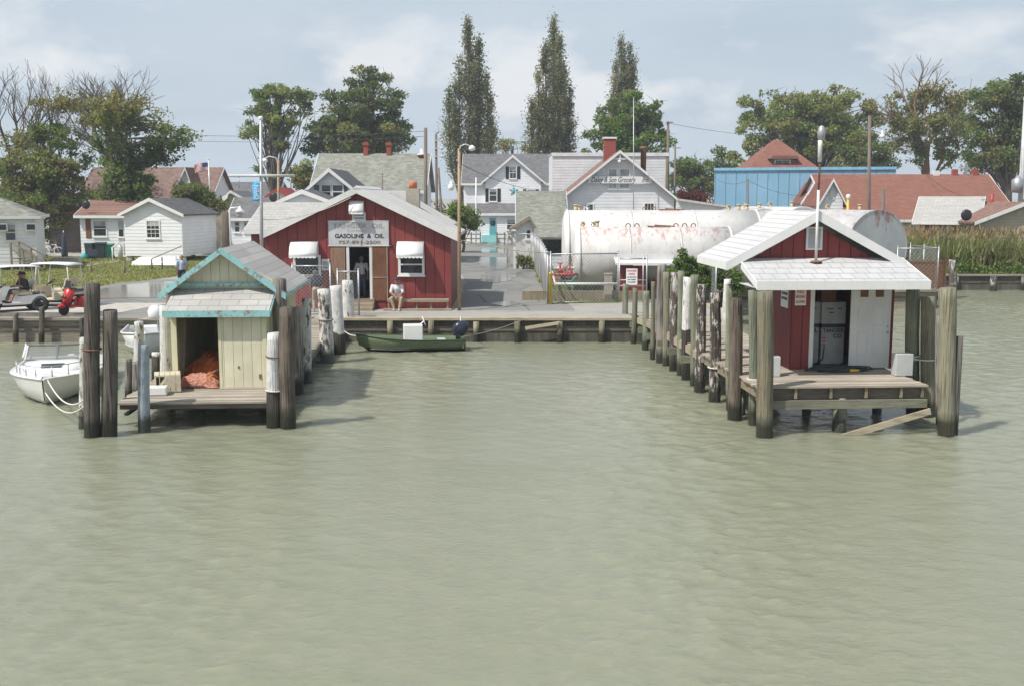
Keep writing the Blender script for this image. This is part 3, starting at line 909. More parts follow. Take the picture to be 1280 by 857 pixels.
GB = 'trees behind the village'
poplar('tall ragged poplar behind the grey utility poles, its several tips thin and uneven', 588, 150, 30, 240, 34, 1, 15,
       [(0, 28, 11, 215), (12, 48, 10, 190), (-12, 78, 10, 200), (22, 95, 9, 215), (-24, 118, 9, 215), (26, 128, 8, 220), (2, 60, 12, 225), (-16, 130, 10, 235), (10,120,12,225)], ('poplar','poplar2'))
poplar('tallest poplar, standing behind the grey roofed white house with the blue star', 690, 150, 24, 240, 32, 2, 15,
       [(1, 22, 9, 190), (8, 50, 10, 190), (-9, 60, 10, 195), (14, 75, 9, 200), (-18, 92, 10, 200), (-26, 130, 8, 205), (20, 110, 8, 205), (2, 95, 13, 220), (-10,125,12,215), (16,140,9,220)], ('poplar','poplar2'))
poplar('shorter poplar rising out of a broad green tree behind the grocery', 776, 158, 50, 240, 20, 3, 14,
       [(-4, 50, 9, 200), (7, 54, 8, 200), (-9, 78, 8, 200), (11, 82, 8, 190), (1, 80, 11, 200), (-12, 110, 8, 200)], ('poplar2','poplar'))
make_tree('broadleaf_tree', 'broad bright green tree beside the shortest poplar behind the grocery', 785, 135, 115,
          [(785,150,40,32), (812,138,20,22), (758,165,28,22), (735,182,14,9), (826,165,12,14), (795,178,45,18)], ['mid','vivid','dark'], .42, 13000, 21, .4, nclump=75, clump=1.25, group=GB)
make_tree('broadleaf_tree', 'slender open crowned tree with a bare leaning trunk beside the white lamp mast', 347, 125, 105,
          [(325,128,22,18), (350,118,26,13), (378,122,20,13), (340,150,30,22), (372,150,18,16), (318,165,16,10), (350,180,16,14), (336,205,9,9), (345,215,12,8), (322,215,5,5)], ['mid','light','dark'], .36, 8600, 22, .38, nclump=58, clump=1.0, group=GB, fork=.2)
make_tree('evergreen_tree', 'huge dark dense tree rising behind the chimneyed house', 455, 128, 82,
          [(463,100,26,18), (455,130,52,26), (455,160,62,24), (425,165,40,26), (490,165,36,22), (462,90,16,9), (404,182,28,12), (440,180,60,12), (508,180,18,10), (497,120,16,14)], ['dark','blue','olive'], .40, 24000, 23, .6, nclump=140, clump=1.25, group=GB, flat=.8)
make_tree('broadleaf_tree', 'small rounded olive tree left of the grey roofed house with chimneys', 383, 112, 200, [(380,215,18,16), (376,225,16,12)], ['olive','light'], .32, 2600, 24, .2, nclump=22, clump=.8, group=GB)
make_tree('broadleaf_tree', 'thin pale tree peeping between the two tallest poplars', 640, 160, 172, [(632,180,18,9), (655,186,12,8)], ['light','yellow'], .32, 900, 25, .18, nclump=18, clump=.8, group=GB)
make_tree('broadleaf_tree', 'leafy green bush tree beside the rust brown lamp pole before the star house', 578, 92, 250, [(578,272,20,16), (570,290,16,10), (592,285,10,9), (572,256,10,8)], ['mid','vivid'], .26, 3600, 26, .12, nclump=34, clump=.6, group=GB)
make_tree('broadleaf_tree', 'dark shaggy tree left of the blue metal building', 868, 145, 195, [(868,212,28,16), (850,225,18,16), (880,228,30,16), (905,210,14,14), (898,196,12,8)], ['dark','mid','olive'], .40, 6500, 27, .3, nclump=48, clump=1.2, group=GB)
make_tree('broadleaf_tree', 'broadest pale green tree standing behind the blue metal building', 1010, 142, 105,
          [(1000,128,60,22), (960,150,45,28), (1045,145,50,30), (1085,150,28,26), (935,178,25,18), (1000,165,70,30), (920,195,18,12), (1060,180,48,20)], ['light','olive','mid'], .46, 22000, 28, .6, nclump=120, clump=1.5, group=GB)
bare_tree('dying_tree', 'half dead tree with tan bare limbs behind the long rust red roof', 1150, None or 320, 116, .66, 31,
          [(1135,125,30,14,.14,3), (1165,118,28,14,.12,2), (1195,130,16,14,.12,3), (1120,175,16,14,.14,3), (1205,160,16,16,.16,3), (1170,190,40,16,.32,1),(1150,140,40,26,.5,3),(1160,170,45,24,.5,3)], 7000, 'bark_tan', .5, group=GB, leafsize=.36, Y=130)
make_tree('broadleaf_tree', 'big grey green tree at the far end of the rust red roof', 1250, 120, 90,
          [(1262,110,24,20), (1240,125,30,20), (1225,160,22,24), (1265,160,30,32), (1240,195,40,24), (1285,130,25,30)], ['olive','dark','mid'], .38, 15000, 32, .5, nclump=90, clump=1.2, group=GB)
make_tree('broadleaf_tree', 'dull olive tree with thin crown between the broad tree and the dying tree', 1085, 128, 170,
          [(1085,190,30,20), (1105,205,24,14), (1060,205,22,12)], ['olive','dark'], .36, 5200, 33, .25, nclump=40, clump=1.0, group=GB)
make_tree('red_bush', 'rust red leaved bush beside the blue metal building', 866, 110, 235, [(866,246,18,7), (876,250,12,6)], ['red'], .28, 1300, 34, .08, nclump=20, clump=.6, group=GB, cat='bush')
# left bank: half dead trees
GL = 'half dead trees on the left bank'
bare_tree('dying_tree', 'bare grey leafless tree standing farthest out on the left bank', 12, 300, 106, .56, 41, [(20,250,30,16,.5,0),(30,190,22,22,.9,3)], 1300, 'bark', .32, group=GL, Y=98)
bare_tree('dying_tree', 'thin half dead tree with yellow topped crown next to the bare grey tree', 56, 300, 114, .52, 42,
          [(80,122,16,14,.16,2), (96,140,14,16,.16,2), (52,130,10,8,.06,2), (68,172,24,14,.34,1), (60,165,12,10,.2,0),(70,200,30,22,.5,1),(40,185,22,20,.3,3)], 3600, 'bark', .26, .06, group=GL, Y=95)
bare_tree('dying_tree', 'big half dead tree with yellow green middle crown before the brown roof', 182, 300, 106, .72, 43,
          [(168,138,14,18,.11,2), (150,150,14,18,.10,3), (172,170,24,22,.2,1), (180,195,26,16,.18,0), (230,172,20,14,.16,1), (120,136,10,10,.05,3), (205,190,24,14,.2,0),(140,190,22,20,.2,1),(190,150,30,16,.12,3)], 8200, 'bark', .46, .0, group=GL, Y=90, levels=6)
make_tree('broadleaf_tree', 'low dark leafy tree in front of the brown roof', 160, 88, 205, [(155,225,26,22), (150,246,22,14), (172,236,20,18)], ['dark','mid'], .30, 5200, 44, .2, nclump=36, clump=.9, group=GL)
make_tree('broadleaf_tree', 'sprawling dark thicket of brushy trees beside the white house with the dish', 45, 92, 190,
          [(50,215,44,24), (20,225,30,26), (85,225,26,20), (60,245,44,20), (95,245,16,18), (66,280,18,24)], ['olive','mid','brown'], .32, 11000, 45, .24, nclump=80, clump=1.0, group=GL)
make_tree('broadleaf_tree', 'small bushy tree right of the white gabled shed', 245, 86, 235, [(240,242,22,12), (262,252,18,10), (225,240,14,12), (274,256,10,7)], ['dark','olive','light'], .28, 3000, 46, .14, nclump=30, clump=.7, group=GL)
make_tree('garden_bush', 'yellowing bush beside the wooden steps', 52, 78, 315, [(50,325,7,9), (53,318,6,7)], ['yellow','olive'], .2, 700, 47, .05, nclump=14, clump=.35, group='garden bushes', cat='bush')
make_tree('garden_bush', 'round dark green bush by the steps of the star house', 640, 112, 288, [(640,294,7,6)], ['dark'], .22, 500, 48, .05, nclump=10, clump=.4, group='garden bushes', cat='bush')

# far wood along the horizon
rs = np.random.RandomState(9); C = []
for x in np.arange(-260, 260, 2.2):
    h = 5.0 + 2.2*math.sin(x*.05) + rs.uniform(-1.2,1.6)
    m = 90
    d = rs.normal(size=(m,3)); d /= np.linalg.norm(d,axis=1)[:,None]
    C.append(np.array([x, 190+rs.uniform(-8,8), GZ+h*.55]) + d*np.array([2.6,2.0,h*.5])*rs.uniform(.5,1,m)[:,None])
C = np.concatenate(C)
o = bpy.data.objects.new('treeline', quads_mesh('treeline', leaf_quads(C, 1.0, rs, 0, .5), [LEAF['dark'], LEAF['olive']], rs.randint(0,2,len(C)))); COL.objects.link(o)
tag(o, 'distant dark wood along the horizon behind the houses', 'wood', kind='stuff')

# reeds on the right bank
rs = np.random.RandomState(12)
poly = [(X2+.2, Y2+.9), (60, Y2+.9), (60, 84), (X2-1.0, 84), (X2-1.0, 70)]
P2 = inside(poly, 15000, rs)
P2[:9000,1] = Y2+.9 + (P2[:9000,1]-Y2-.9)*.42
P = np.column_stack([P2, np.full(len(P2), GZ)])
hv = 2.75 + .5*np.sin(P2[:,0]*.7)*.5 + rs.uniform(-.3,.3,len(P2)) 
V1 = blades(P, 2.5, .10, .16, rs)
Q = P.copy(); 
V2 = blades(P + np.array([0,0,.9]) + rs.normal(size=P.shape)*np.array([.1,.1,.35]), 1.3, .11, .45, rs)
pl = P[rs.rand(len(P)) < .30] 
C = pl + np.column_stack([rs.normal(size=(len(pl),2))*.2, rs.uniform(2.35,2.95,len(pl))])
V3 = blades(C - np.array([0,0,.3]), .45, .13, .3, rs)
V4 = blades(P[:6000], 1.3, .09, .12, rs)
V = np.concatenate([V1,V2,V3,V4]); mi = np.concatenate([np.where(rs.rand(len(V1)//3)<.85,0,2), np.zeros(len(V2)//3), np.ones(len(V3)//3), np.full(len(V4)//3,2)])
o = bpy.data.objects.new('reeds', quads_mesh('reeds', V, [M['reed'], M['reed_tan'], M['reed_brown']], mi, tri=True)); COL.objects.link(o)
tag(o, 'tall green and tan reeds along the right bank', 'reeds', kind='stuff')
# low leafy weeds at the foot of the reeds
P2 = inside([(X2+.1,Y2+.35),(60,Y2+.35),(60,Y2+1.6),(X2+.1,Y2+1.6)], 9000, rs)
C = np.column_stack([P2, GZ + rs.uniform(0,1,len(P2))**1.6*(.5+.45*np.sin(P2[:,0]*1.3)**2)])
o = bpy.data.objects.new('weeds', quads_mesh('weeds', leaf_quads(C, .2, rs, .2, .5), [LEAF['vivid'], LEAF['mid']], rs.randint(0,2,len(C)))); COL.objects.link(o)
tag(o, 'low green weeds at the foot of the reeds', 'weeds', kind='stuff')
# ------------------------------------------------------------------ piles
def pile(px, yb, yt, w, mat, label, dx=0.0, Y=None, group=None, seed=None, name='mooring_pile', zb=0.0, notch=0.0):
    p = on(px, yb, zb) if Y is None else at(px, yb, Y)
    p.z = 0
    top = at(px+dx, yt, p.y)
    r_ = random.Random(seed if seed is not None else int(px*7+yb*3))
    rad = w/2/ppm(p.y, (top.z)*.5)
    h = top.z; lx = top.x - p.x
    n = 14; mb = MB(); secs = []
    zs = [-1.6, -.3, .0, .25] + [h*f for f in (.2,.35,.5,.65,.8,.92,1.0)]
    zs = sorted(set(zs)); ph = [r_.uniform(0, 6.28) for _ in range(4)]
    am = r_.uniform(.02, .06)
    for z in zs:
        f = max(0, z)/h; rr = rad*(1.06 - .10*f)
        if z > h*.95: rr *= .97
        ring = []
        for k in range(n):
            a = 2*math.pi*k/n
            q = rr*(1 + am*math.sin(2*a+ph[0]+z*.6) + am*.7*math.sin(3*a+ph[1]-z*.9) + r_.uniform(-.012,.012))
            if notch and abs(((a - ph[2] + math.pi) % (2*math.pi)) - math.pi) < .35 : q *= 1-notch
            tilt = (.10*rr*math.cos(a+ph[3])) if z >= h*.999 else 0
            ring.append((lx*f + q*math.cos(a) + .015*math.sin(z*1.3+ph[2]), q*math.sin(a), z + tilt))
        secs.append(ring)
    mb.loft(secs, closed=True)
    o = mb.build(name, mat, None, (p.x, p.y, 0))
    tag(o, label, 'pile', group)
    o['_'] = rad; del o['_']
    return p, rad, h

GLP, GRP, GBP = 'piles around the left dock', 'piles around the right dock', 'piles along the harbour wall'
PL = [
 (115, 545, 354, 21, 'p_dark', 'tallest dark pile at the water corner of the left dock, iron band round it', -1),
 (137, 544, 388, 19, 'p_dark', 'dark split pile standing close against the tallest one at the left dock corner', 0),
 (180, 540, 430, 15, 'p_blue', 'short blue grey flaking pile in the water before the slatted crates', 0),
 (343, 533, 416, 19, 'p_split', 'pile with a white upper half and rope ring at the front of the yellow shed', 0),
 (359, 534, 384, 18, 'p_brown', 'plain brown pile in the water at the right front corner of the left dock', 0),
 (372, 492, 384, 16, 'p_grey', 'grey weathered pile just behind the brown corner pile of the left dock', -1),
 (384, 478, 373, 12, 'p_white', 'slim flaking white pile behind the grey pile of the left dock', -1),
 (409, 453, 362, 17, 'p_white2', 'thick streaky white pile tied with rope, outermost of three white ones near the shore', -4),
 (424, 442, 357, 15, 'p_splitl', 'smooth white pile in the middle of three white ones near the shore', -4),
 (436, 426, 351, 14, 'p_white', 'streaky white pile nearest the shore on the left dock', -2)]
for (x, yb, yt, w, m, lab, dx) in PL:
    pile(x, yb, yt, w, M[m], lab, dx, None, GLP, notch=.12 if m in ('p_dark','p_white2') else 0)
pile(103, 535, 422, 9, M['p_white2'], 'thin white post half hidden behind the tallest dark pile', 0, None, GLP)
pile(207, 478, 382, 15, M['p_white'], 'thick white flaking pile left of the yellow shed', 0, 30.4, GLP)
pile(172, 470, 402, 12, M['p_white2'], 'white worn pile behind the short blue grey pile', 1, 31.5, GLP)
pile(352, 500, 349, 17, M['p_grey'], 'tall pile, grey on top and white below, against the right wall of the yellow shed', -2, 28.6, GLP)
pile(161, 500, 448, 9, M['p_grey'], 'stubby grey post at the rear of the left dock edge, left one of a pair', 0, 29.2, GLP)
pile(171, 498, 452, 10, M['p_grey'], 'stubby grey post at the rear of the left dock edge, right one of a pair', 0, 29.2, GLP)
pile(195, 470, 440, 12, M['p_splitl'], 'short pale pile behind the slatted crates', 0, 32.5, GLP)
pile(211, 395, 357, 8, M['p_grey'], 'grey square looking post left of the teal roof edge', 0, 34, GLP)
PR = [
 (781, 420, 355, 7, 'p_green', 'slim green treated post first from the shore along the right dock'),
 (792, 429, 360, 7, 'p_green', 'slim green treated post second from the shore along the right dock'),
 (806, 437, 364, 8, 'p_green', 'slim green treated post third from the shore along the right dock'),
 (826, 453, 331, 12, 'p_grey', 'tall smooth grey pile, first of the thick ones from the shore'),
 (842, 463, 341, 11, 'p_smear', 'white smeared pile beside the tall smooth grey pile'),
 (858, 474, 347, 12, 'p_splith', 'pile with a bright white top half in the middle of the right dock row'),
 (875, 489, 356, 13, 'p_smear', 'brown pile with a pale streak, right of the white topped pile'),
 (893, 502, 366, 14, 'p_smear', 'dark pile smeared with white paint and bound with rope'),
 (919, 524, 373, 17, 'p_brown', 'plain dark brown pile in front of the deck walkway planks'),
 (941, 530, 363, 11, 'p_green', 'green treated pile just behind the stout corner pile of the right dock'),
 (956, 545, 364, 21, 'p_tan', 'stout treated pile at the front left corner of the red shed dock'),
 (1184, 543, 360, 21, 'p_tan', 'stout treated pile at the front right corner of the red shed dock')]
for (x, yb, yt, w, m, lab) in PR: pile(x, yb, yt, w, M[m], lab, 1.5 if x < 900 else 0, None, GRP)
pile(816, 458, 352, 6, M['p_tan'], 'thin tan post behind the tall smooth grey pile', 0, 37.0, GRP)
pile(832, 462, 340, 8, M['p_tan'], 'thin tan post between the grey pile and the white smeared pile', 1, 35.6, GRP)
pile(851, 470, 339, 9, M['p_green'], 'green post directly behind the white topped pile', 0, 33.7, GRP)
pile(868, 480, 344, 10, M['p_green'], 'green post behind the brown pile with the pale streak', 0, 31.8, GRP)
pile(912, 512, 356, 9, M['p_green'], 'green post behind the plain dark brown pile', 0, 28.0, GRP)
pile(906, 420, 349, 9, M['p_splitl'], 'leaning white pile on the far side of the right dock', 3, 40.2, GRP)
pile(1141, 520, 360, 17, M['p_green'], 'green pile tied with white rope under the right end of the porch roof', 0, 27.4, GRP)
pile(1160, 520, 371, 17, M['p_tan'], 'shorter pile with a pale cut top beside the roped green pile', 0, 27.2, GRP)
pile(1174, 530, 395, 8, M['p_grey'], 'thin grey pile behind the stout front right corner pile', 0, 26.2, GRP)
pile(1191, 366, 325, 9, M['p_smear'], 'reddish worn pile before the far reed bank', 0, 60.0, GBP)
pile(1241, 363, 345, 9, M['p_smear'], 'short leaning pile with a worn white side at the reed bank', 2, 64.6, GBP)

# ------------------------------------------------------------------ docks
ROT = R(3.5)
def planks(mb, x0, x1, y0, y1, z0, z1, w=.145, gap=.012, th=.045, seed=1, m=0):
    r_ = random.Random(seed); y = y0
    while y < y1 - .02:
        f = (y-y0)/(y1-y0); z = z0 + (z1-z0)*f
        a, b = x0 + r_.uniform(-.03,.03), x1 + r_.uniform(-.03,.03)
        dz = r_.uniform(-.004,.004)
        mb.box(a, b, y, min(y+w-gap, y1), z-th+dz, z+dz, m); y += w

# left dock ---------------------------------------------------------
LD = on(341, 505, .60); LD = Vector((LD.x, 25.9, 0))
dock = thing('wooden_dock', 'low weathered plank dock that carries the yellow shed', 'dock', LD, ROT)
mb = MB(); planks(mb, -3.80, 0, 0, 7.6, .64, .64, seed=2); planks(mb, -2.3, -.05, 7.6, 16.1, .64, .93, seed=3)
mb.build('deck', M['deck'], dock)
mb = MB(); mb.box(-3.72, -.06, .05, .13, .47, .59); mb.build('front_beam', M['timber'], dock)
for y in (.9, 2.6, 4.3, 6.0, 7.4):
    mb = MB(); mb.box(-3.7, -.1, y, y+.12, .36, .585); mb.build('joist', M['timber'], dock)
for x in (-3.6, -.14):
    mb = MB(); mb.box(x-.05, x+.05, .14, 7.5, .30, .36); mb.build('stringer', M['timber'], dock)
mb = MB(); mb.bar((-.08, 7.6, .54), (-.08, 16.1, .83), .08, .2); mb.build('stringer', M['timber'], dock)
for i, (x, y) in enumerate([(-3.3,.5),(-1.9,.5),(-.35,.5),(-3.3,3.2),(-.35,3.2),(-1.9,3.2),(-3.3,6.4),(-.35,6.4),(-.35,9.5),(-2.0,9.5),(-.35,12.5),(-2.0,12.5),(-.35,15.2)]):
    mb = MB(); mb.tube([(x,y,-1.5),(x,y,.33 if y < 7.6 else .6)], .13, 10); mb.build('support_post', M['p_dark'], dock)

# right dock --------------------------------------------------------
RD = Vector((on(946, 483, 1.15).x, 25.0, 0))
rdock = thing('wooden_dock', 'higher plank dock on treated posts that carries the red shed', 'dock', RD, ROT)
mb = MB(); planks(mb, .0, 4.12, 0, 5.6, 1.15, 1.15, seed=5); planks(mb, .05, 2.5, 5.6, 14.0, 1.15, 1.15, seed=6); planks(mb, .05, 2.5, 14.0, 18.2, 1.15, .95, seed=7)
mb.build('deck', M['deck'], rdock)
mb = MB(); mb.box(.02, 4.10, -.05, .03, .62, .82); mb.build('front_beam', M['timber_green'], rdock)
mb = MB(); mb.box(.02, 4.10, .12, .17, .80, 1.09); mb.build('rim_board', M['timber'], rdock)
for k, x in enumerate((.1, .95, 1.8, 2.65, 3.5, 4.02)):
    mb = MB(); mb.box(x-.03, x+.03, .04, 5.5, .85, 1.095); mb.build('joist', M['timber_v'], rdock)
for x in (.05, 2.42):
    mb = MB(); mb.bar((x, 5.6, .99), (x, 14.0, .99), .07, .22); mb.bar((x, 14.0, .99), (x, 18.2, .79), .07, .22); mb.build('stringer', M['timber_pale'], rdock)
for y in (7.2, 9.0, 10.8, 12.6, 14.4, 16.2):
    mb = MB(); mb.box(-.25, 2.6, y-.04, y+.04, .62, .84); mb.build('cross_beam', M['timber_green'], rdock)
for i, (x, y) in enumerate([(.3,2.4),(2.1,.25),(3.9,2.4),(2.1,2.6),(.3,5.2),(2.1,5.2),(3.9,5.2),(2.3,7.2),(2.3,9),(2.3,10.8),(2.3,12.6),(2.3,14.4),(2.3,16.2)]):
    mb = MB(); mb.tube([(x,y,-1.5),(x,y,.84 if y < 5.5 else .62)], .16 if i == 1 else .12, 12); mb.build('support_post', M['p_green'], rdock)
mb = MB(); mb.bar((2.05, -.13, -.05), (4.15, -.13, .55), .05, .15); mb.build('brace', M['timber_pale'], rdock)
o = MB().box(-.06, .06, -.05, .05, -.9, 2.35).build('fender_board', M['p_grey'], None, (on(1191, 543, 0).x+.02, on(1191,543,0).y-.05, 0)); tag(o, 'upright grey plank fixed against the stout front right corner pile', 'board')
o.scale = (1,1,1)

# ------------------------------------------------------------------ harbour walls
def bulkhead(name, label, a, b, n_out, zt, posts, board='bulk_board', cap='timber_pale', post='p_tan', depth=1.3):
    a = Vector((*a, 0)); b = Vector((*b, 0)); d = (b-a); L = d.length; ang = math.atan2(d.y, d.x)
    T = thing(name, label, 'sea wall', a, ang)
    s = n_out   # water lies on local -y (s=-1)
    mb = MB(); x = 0; r_ = random.Random(int(L*10))
    if board == 'bulk_board':
        while x < L:
            mb.box(x, min(L, x+.235), s*(.06+r_.uniform(0,.012)), 0, -1.5, zt-.06); x += .24
    else:
        for z in np.arange(-.9, zt-.05, .3):
            mb.box(0, L, s*(.06+r_.uniform(0,.015)), 0, float(z), float(min(z+.29, zt-.05)))
    mb.build('wall_boards', M[board], T)
    mb = MB(); mb.box(-.05, L+.05, s*.24, .18 if s < 0 else -.18, zt-.055, zt+.04); mb.build('cap_rail', M[cap], T)
    mb = MB(); mb.box(0, L, s*.10, s*.068, .42, .60); mb.build('waler', M['timber'], T)
    for x in posts:
        mb = MB(); h = zt - .06 + r_.uniform(-.05,.0)
        mb.tube([(x, s*.20, -1.5),(x, s*.20, h*.5),(x, s*.20, h)], [.125,.12,.115], 12); mb.build('post', M[post], T)
    return T
xw = lambda px, Y=EDGE_Y: at(px, 420, Y).x
xa = -26.0; xm = xw(392)
bulkhead('bulkhead', 'grey plank harbour wall below the golf carts', (xa, EDGE_Y), (xm-.0, EDGE_Y), -1, GZ, [], 'bulk_plank', 'bulk_plank', 'p_dark')
xb = X1
bulkhead('bulkhead', 'dark board harbour wall behind the green skiff', (xm+.05, EDGE_Y), (xb, EDGE_Y), -1, GZ,
         [xw(p)-xm for p in (487, 538, 594, 645, 698, 750)])
bulkhead('bulkhead', 'side return of the harbour wall behind the right dock', (X1, EDGE_Y), (X1, Y1), -1, GZ, [2.5, 5.5, 8.5])
bulkhead('bulkhead', 'dark harbour wall behind the red shed, seen under its porch', (X1+.05, Y1), (X2, Y1), -1, GZ, [2, 4.6, 7.2, 9.8], 'bulk_plank', 'bulk_plank', 'p_dark')
bulkhead('bulkhead', 'short end of the harbour wall beside the reeds', (X2, Y1), (X2, Y2), -1, GZ, [3, 6, 9], 'bulk_board', 'bulk_plank', 'p_dark')
bulkhead('bulkhead', 'far dark wall along the foot of the reeds', (X2+.05, Y2), (60, Y2), -1, GZ, [2.0, 5.4, 9.4, 13, 17, 21], 'bulk_board', 'bulk_plank', 'p_grey')
for i, (px, yb, yt) in enumerate([(20, 424, 391), (52, 424, 384), (103, 424, 397)]):
    pile(px, yb, yt, 6.5, M['p_dark'], ['dark post of the grey plank wall below the white golf cart', 'dark post of the grey plank wall with a tyre hung above it', 'dark post of the grey plank wall behind the white cabin boat'][i], 0, 41.35, GBP)
o = MB().box(-.65, .65, -.03, .03, -.06, .06).build('loose_board', M['timber_pale'], None, (xw(677), EDGE_Y-.36, .66)); o.rotation_euler = (0, R(-9), 0); tag(o, 'pale loose board slanting across the dark harbour wall', 'board')
# tyre on the wall, left
def torus(mb, R_, r_, n=22, k=8, axis='y', m=0):
    vs = []; fs = []
    for i in range(n):
        a = 2*math.pi*i/n
        for j in range(k):
            b = 2*math.pi*j/k; q = R_ + r_*math.cos(b); h = r_*math.sin(b)
            vs.append((q*math.cos(a), h, q*math.sin(a)) if axis == 'y' else ((h, q*math.cos(a), q*math.sin(a)) if axis == 'x' else (q*math.cos(a), q*math.sin(a), h)))
    for i in range(n):
        for j in range(k):
            fs.append((i*k+j, i*k+(j+1)%k, ((i+1)%n)*k+(j+1)%k, ((i+1)%n)*k+j))
    return mb.add(vs, fs, m, True)
mb = MB(); torus(mb, .22, .09); p = at(51, 380, 41.5)
o = mb.build('tyre', M['rubber'], None, p); tag(o, 'black tyre hung on a post between the two golf carts', 'tyre')

# iron band, rope rings and mooring lines
def rope(name, label, pts, r=.018, mat='rope', group=None, sag=0, cat='rope'):
    mb = MB(); P = [Vector(p) for p in pts]
    if len(P) == 2 and sag:
        a, b = P; P = [a.lerp(b, i/16) - Vector((0,0, sag*4*(i/16)*(1-i/16))) for i in range(17)]
    o0 = P[0].copy(); mb.tube([p-o0 for p in P], r, 6)
    return tag(mb.build(name, M[mat], None, o0), label, cat, group)
def ring(label, px, py, w, Y, mat='rope', r=.02, tilt=.03, name='rope_ring', cat='rope'):
    c = at(px, py, Y); rad = w/2/ppm(Y, c.z)*1.06 + r*.5
    mb = MB(); torus(mb, rad, r, 24, 6, 'z'); o = mb.build(name, M[mat], None, c); o.rotation_euler = (tilt, tilt*1.5, 0)
    return tag(o, label, cat)
pA = on(115, 545, 0); ring('rusty iron band round the tallest dark pile', 115, 436, 20, pA.y, 'rust', .018, name='iron_band', cat='band')
pE = on(343, 533, 0); ring('rope ring low on the half white pile before the yellow shed', 343, 487, 19, pE.y)
ring('rusty ring round the middle of the half white pile before the yellow shed', 343, 445, 19, pE.y, 'rust', .015, name='iron_band', cat='band')
p8 = on(893, 502, 0); ring('rope bound round the dark white smeared pile', 893, 459, 14, p8.y)
p9 = on(409, 453, 0); ring('grey rope round the thick streaky white pile', 407, 399, 17, p9.y, 'rope_grey')
pc = on(941, 530, 0); ring('rope loop round the green pile behind the front left corner pile', 941, 473, 12, pc.y)
for i, k in enumerate((0, 4)):
    ring(['upper','lower'][i] + ' loop of white rope round the green pile under the porch end', 1141, 445+k, 17, 27.4, 'rope', .022, -.04)
a = at(1132, 444, 27.2); b = at(1168, 450, 27.0)
rope('mooring_rope', 'white rope stretched between the two piles under the porch end', [a, b], .022, 'rope', None, .06)
from mathutils import noise as NZ
# ------------------------------------------------------------------ yellow shed (left dock)
def local(T, p):
    """world point -> local coordinates of a thing turned about z"""
    v = Vector(p) - Vector(T.location); c, s = math.cos(-T.rotation_euler.z), math.sin(-T.rotation_euler.z)
    return Vector((v.x*c - v.y*s, v.x*s + v.y*c, v.z))

DZ = .645
ys = thing('yellow_shed', 'pale yellow wooden shed with flaking teal trim on the left dock', 'shed', (LD.x-1.82, LD.y+1.9, DZ), ROT)
# local: x across (centre 0), y back, z up from the deck.  lean-to front at y=0, main body from y=1.0
W2 = 1.22; HE = 2.62; HR = 3.58; LB = 5.3
mb = MB()  # lean-to
mb.box(-W2+.0, -W2+.14, 0, .07, 0, 2.02); mb.box(-.02, .06, 0, .07, 0, 2.02); mb.box(-W2+.14, -.02, 0, .07, 1.93, 2.02)
mb.build('door_frame', M['yellow_trim'], ys)
mb = MB(); mb.box(.063, W2-.10, .01, .06, 0, 2.02); d = mb.build('front_panel', M['yellow_boards'], ys)
mb = MB(); mb.box(W2-.098, W2, -.015, .06, 0, 2.02); mb.build('corner_board', M['yellow_trim'], ys)
for s in (-1, 1):
    mb = MB(); x = s*(W2-.03)
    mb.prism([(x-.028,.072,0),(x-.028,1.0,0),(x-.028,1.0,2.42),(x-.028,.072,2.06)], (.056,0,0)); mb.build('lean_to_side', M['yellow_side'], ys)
mb = MB()
mb.prism([(-W2-.12,-.20,1.96),(-W2-.12,1.02,2.44),(-W2-.12,1.02,2.50),(-W2-.12,-.20,2.02)], (2*W2+.24,0,0)); mb.build('lean_to_roof', M['sh_pale'], ys)
mb = MB(); mb.box(-W2-.14, W2+.14, -.245, -.203, 1.86, 2.03)
mb.prism([(W2+.122,-.20,1.88),(W2+.122,1.0,2.36),(W2+.122,1.0,2.47),(W2+.122,-.20,1.99)], (.03,0,0)); mb.build('lean_to_fascia', M['teal'], ys)
# main body walls: front above the lean-to, sides, back
mb = MB()
mb.box(-W2, W2, 1.0, 1.06, 2.3, HE-.02); mb.build('front_wall', M['yellow_trim'], ys)
mb = MB(); mb.prism([(-W2-.2,.98,HE+.0),(W2+.2,.98,HE+.0),(0,.98,HR-.13)], (0,.06,0)); mb.build('gable', M['yellow_boards'], ys)
mb = MB(); mb.box(-W2-.32, W2+.32, .90, .975, HE-.07, HE+.03); mb.build('gable_trim', M['teal'], ys)
for s in (-1, 1):
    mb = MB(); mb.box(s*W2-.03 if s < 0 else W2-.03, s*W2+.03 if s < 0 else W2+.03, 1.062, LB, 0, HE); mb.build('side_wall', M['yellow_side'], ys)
mb = MB(); mb.box(-W2+.03, W2-.03, LB-.06, LB-.001, 0, HE); mb.build('back_wall', M['yellow_boards'], ys)
mb = MB(); mb.box(-W2+.031, W2-.031, .08, LB-.07, .003, .02); mb.build('floor_boards', M['deck_side'], ys)
EX = W2+.42; sl = (HR-HE)/(W2+.1)
for s in (-1, 1):
    mb = MB(); z1 = HR; z0 = HR - sl*EX
    mb.prism([(0,.62,z1-.06),(s*EX,.62,z0-.06),(s*EX,.62,z0),(0,.62,z1)], (0, LB-.62+.25, 0)); mb.build('roof', M['sh_paley'], ys)
    mb = MB(); mb.prism([(0,.555,z1-.15),(s*(EX+.02),.555,z0-.17),(s*(EX+.02),.555,z0+.015),(0,.555,z1+.02)], (0,.062,0)); mb.build('rake_board', M['teal'], ys)
    mb = MB(); mb.box(s*EX-.02 if s<0 else EX+.002, s*EX-.002 if s<0 else EX+.02, .63, LB+.2, z0-.1, z0-.005); mb.build('eave_board', M['teal'], ys)
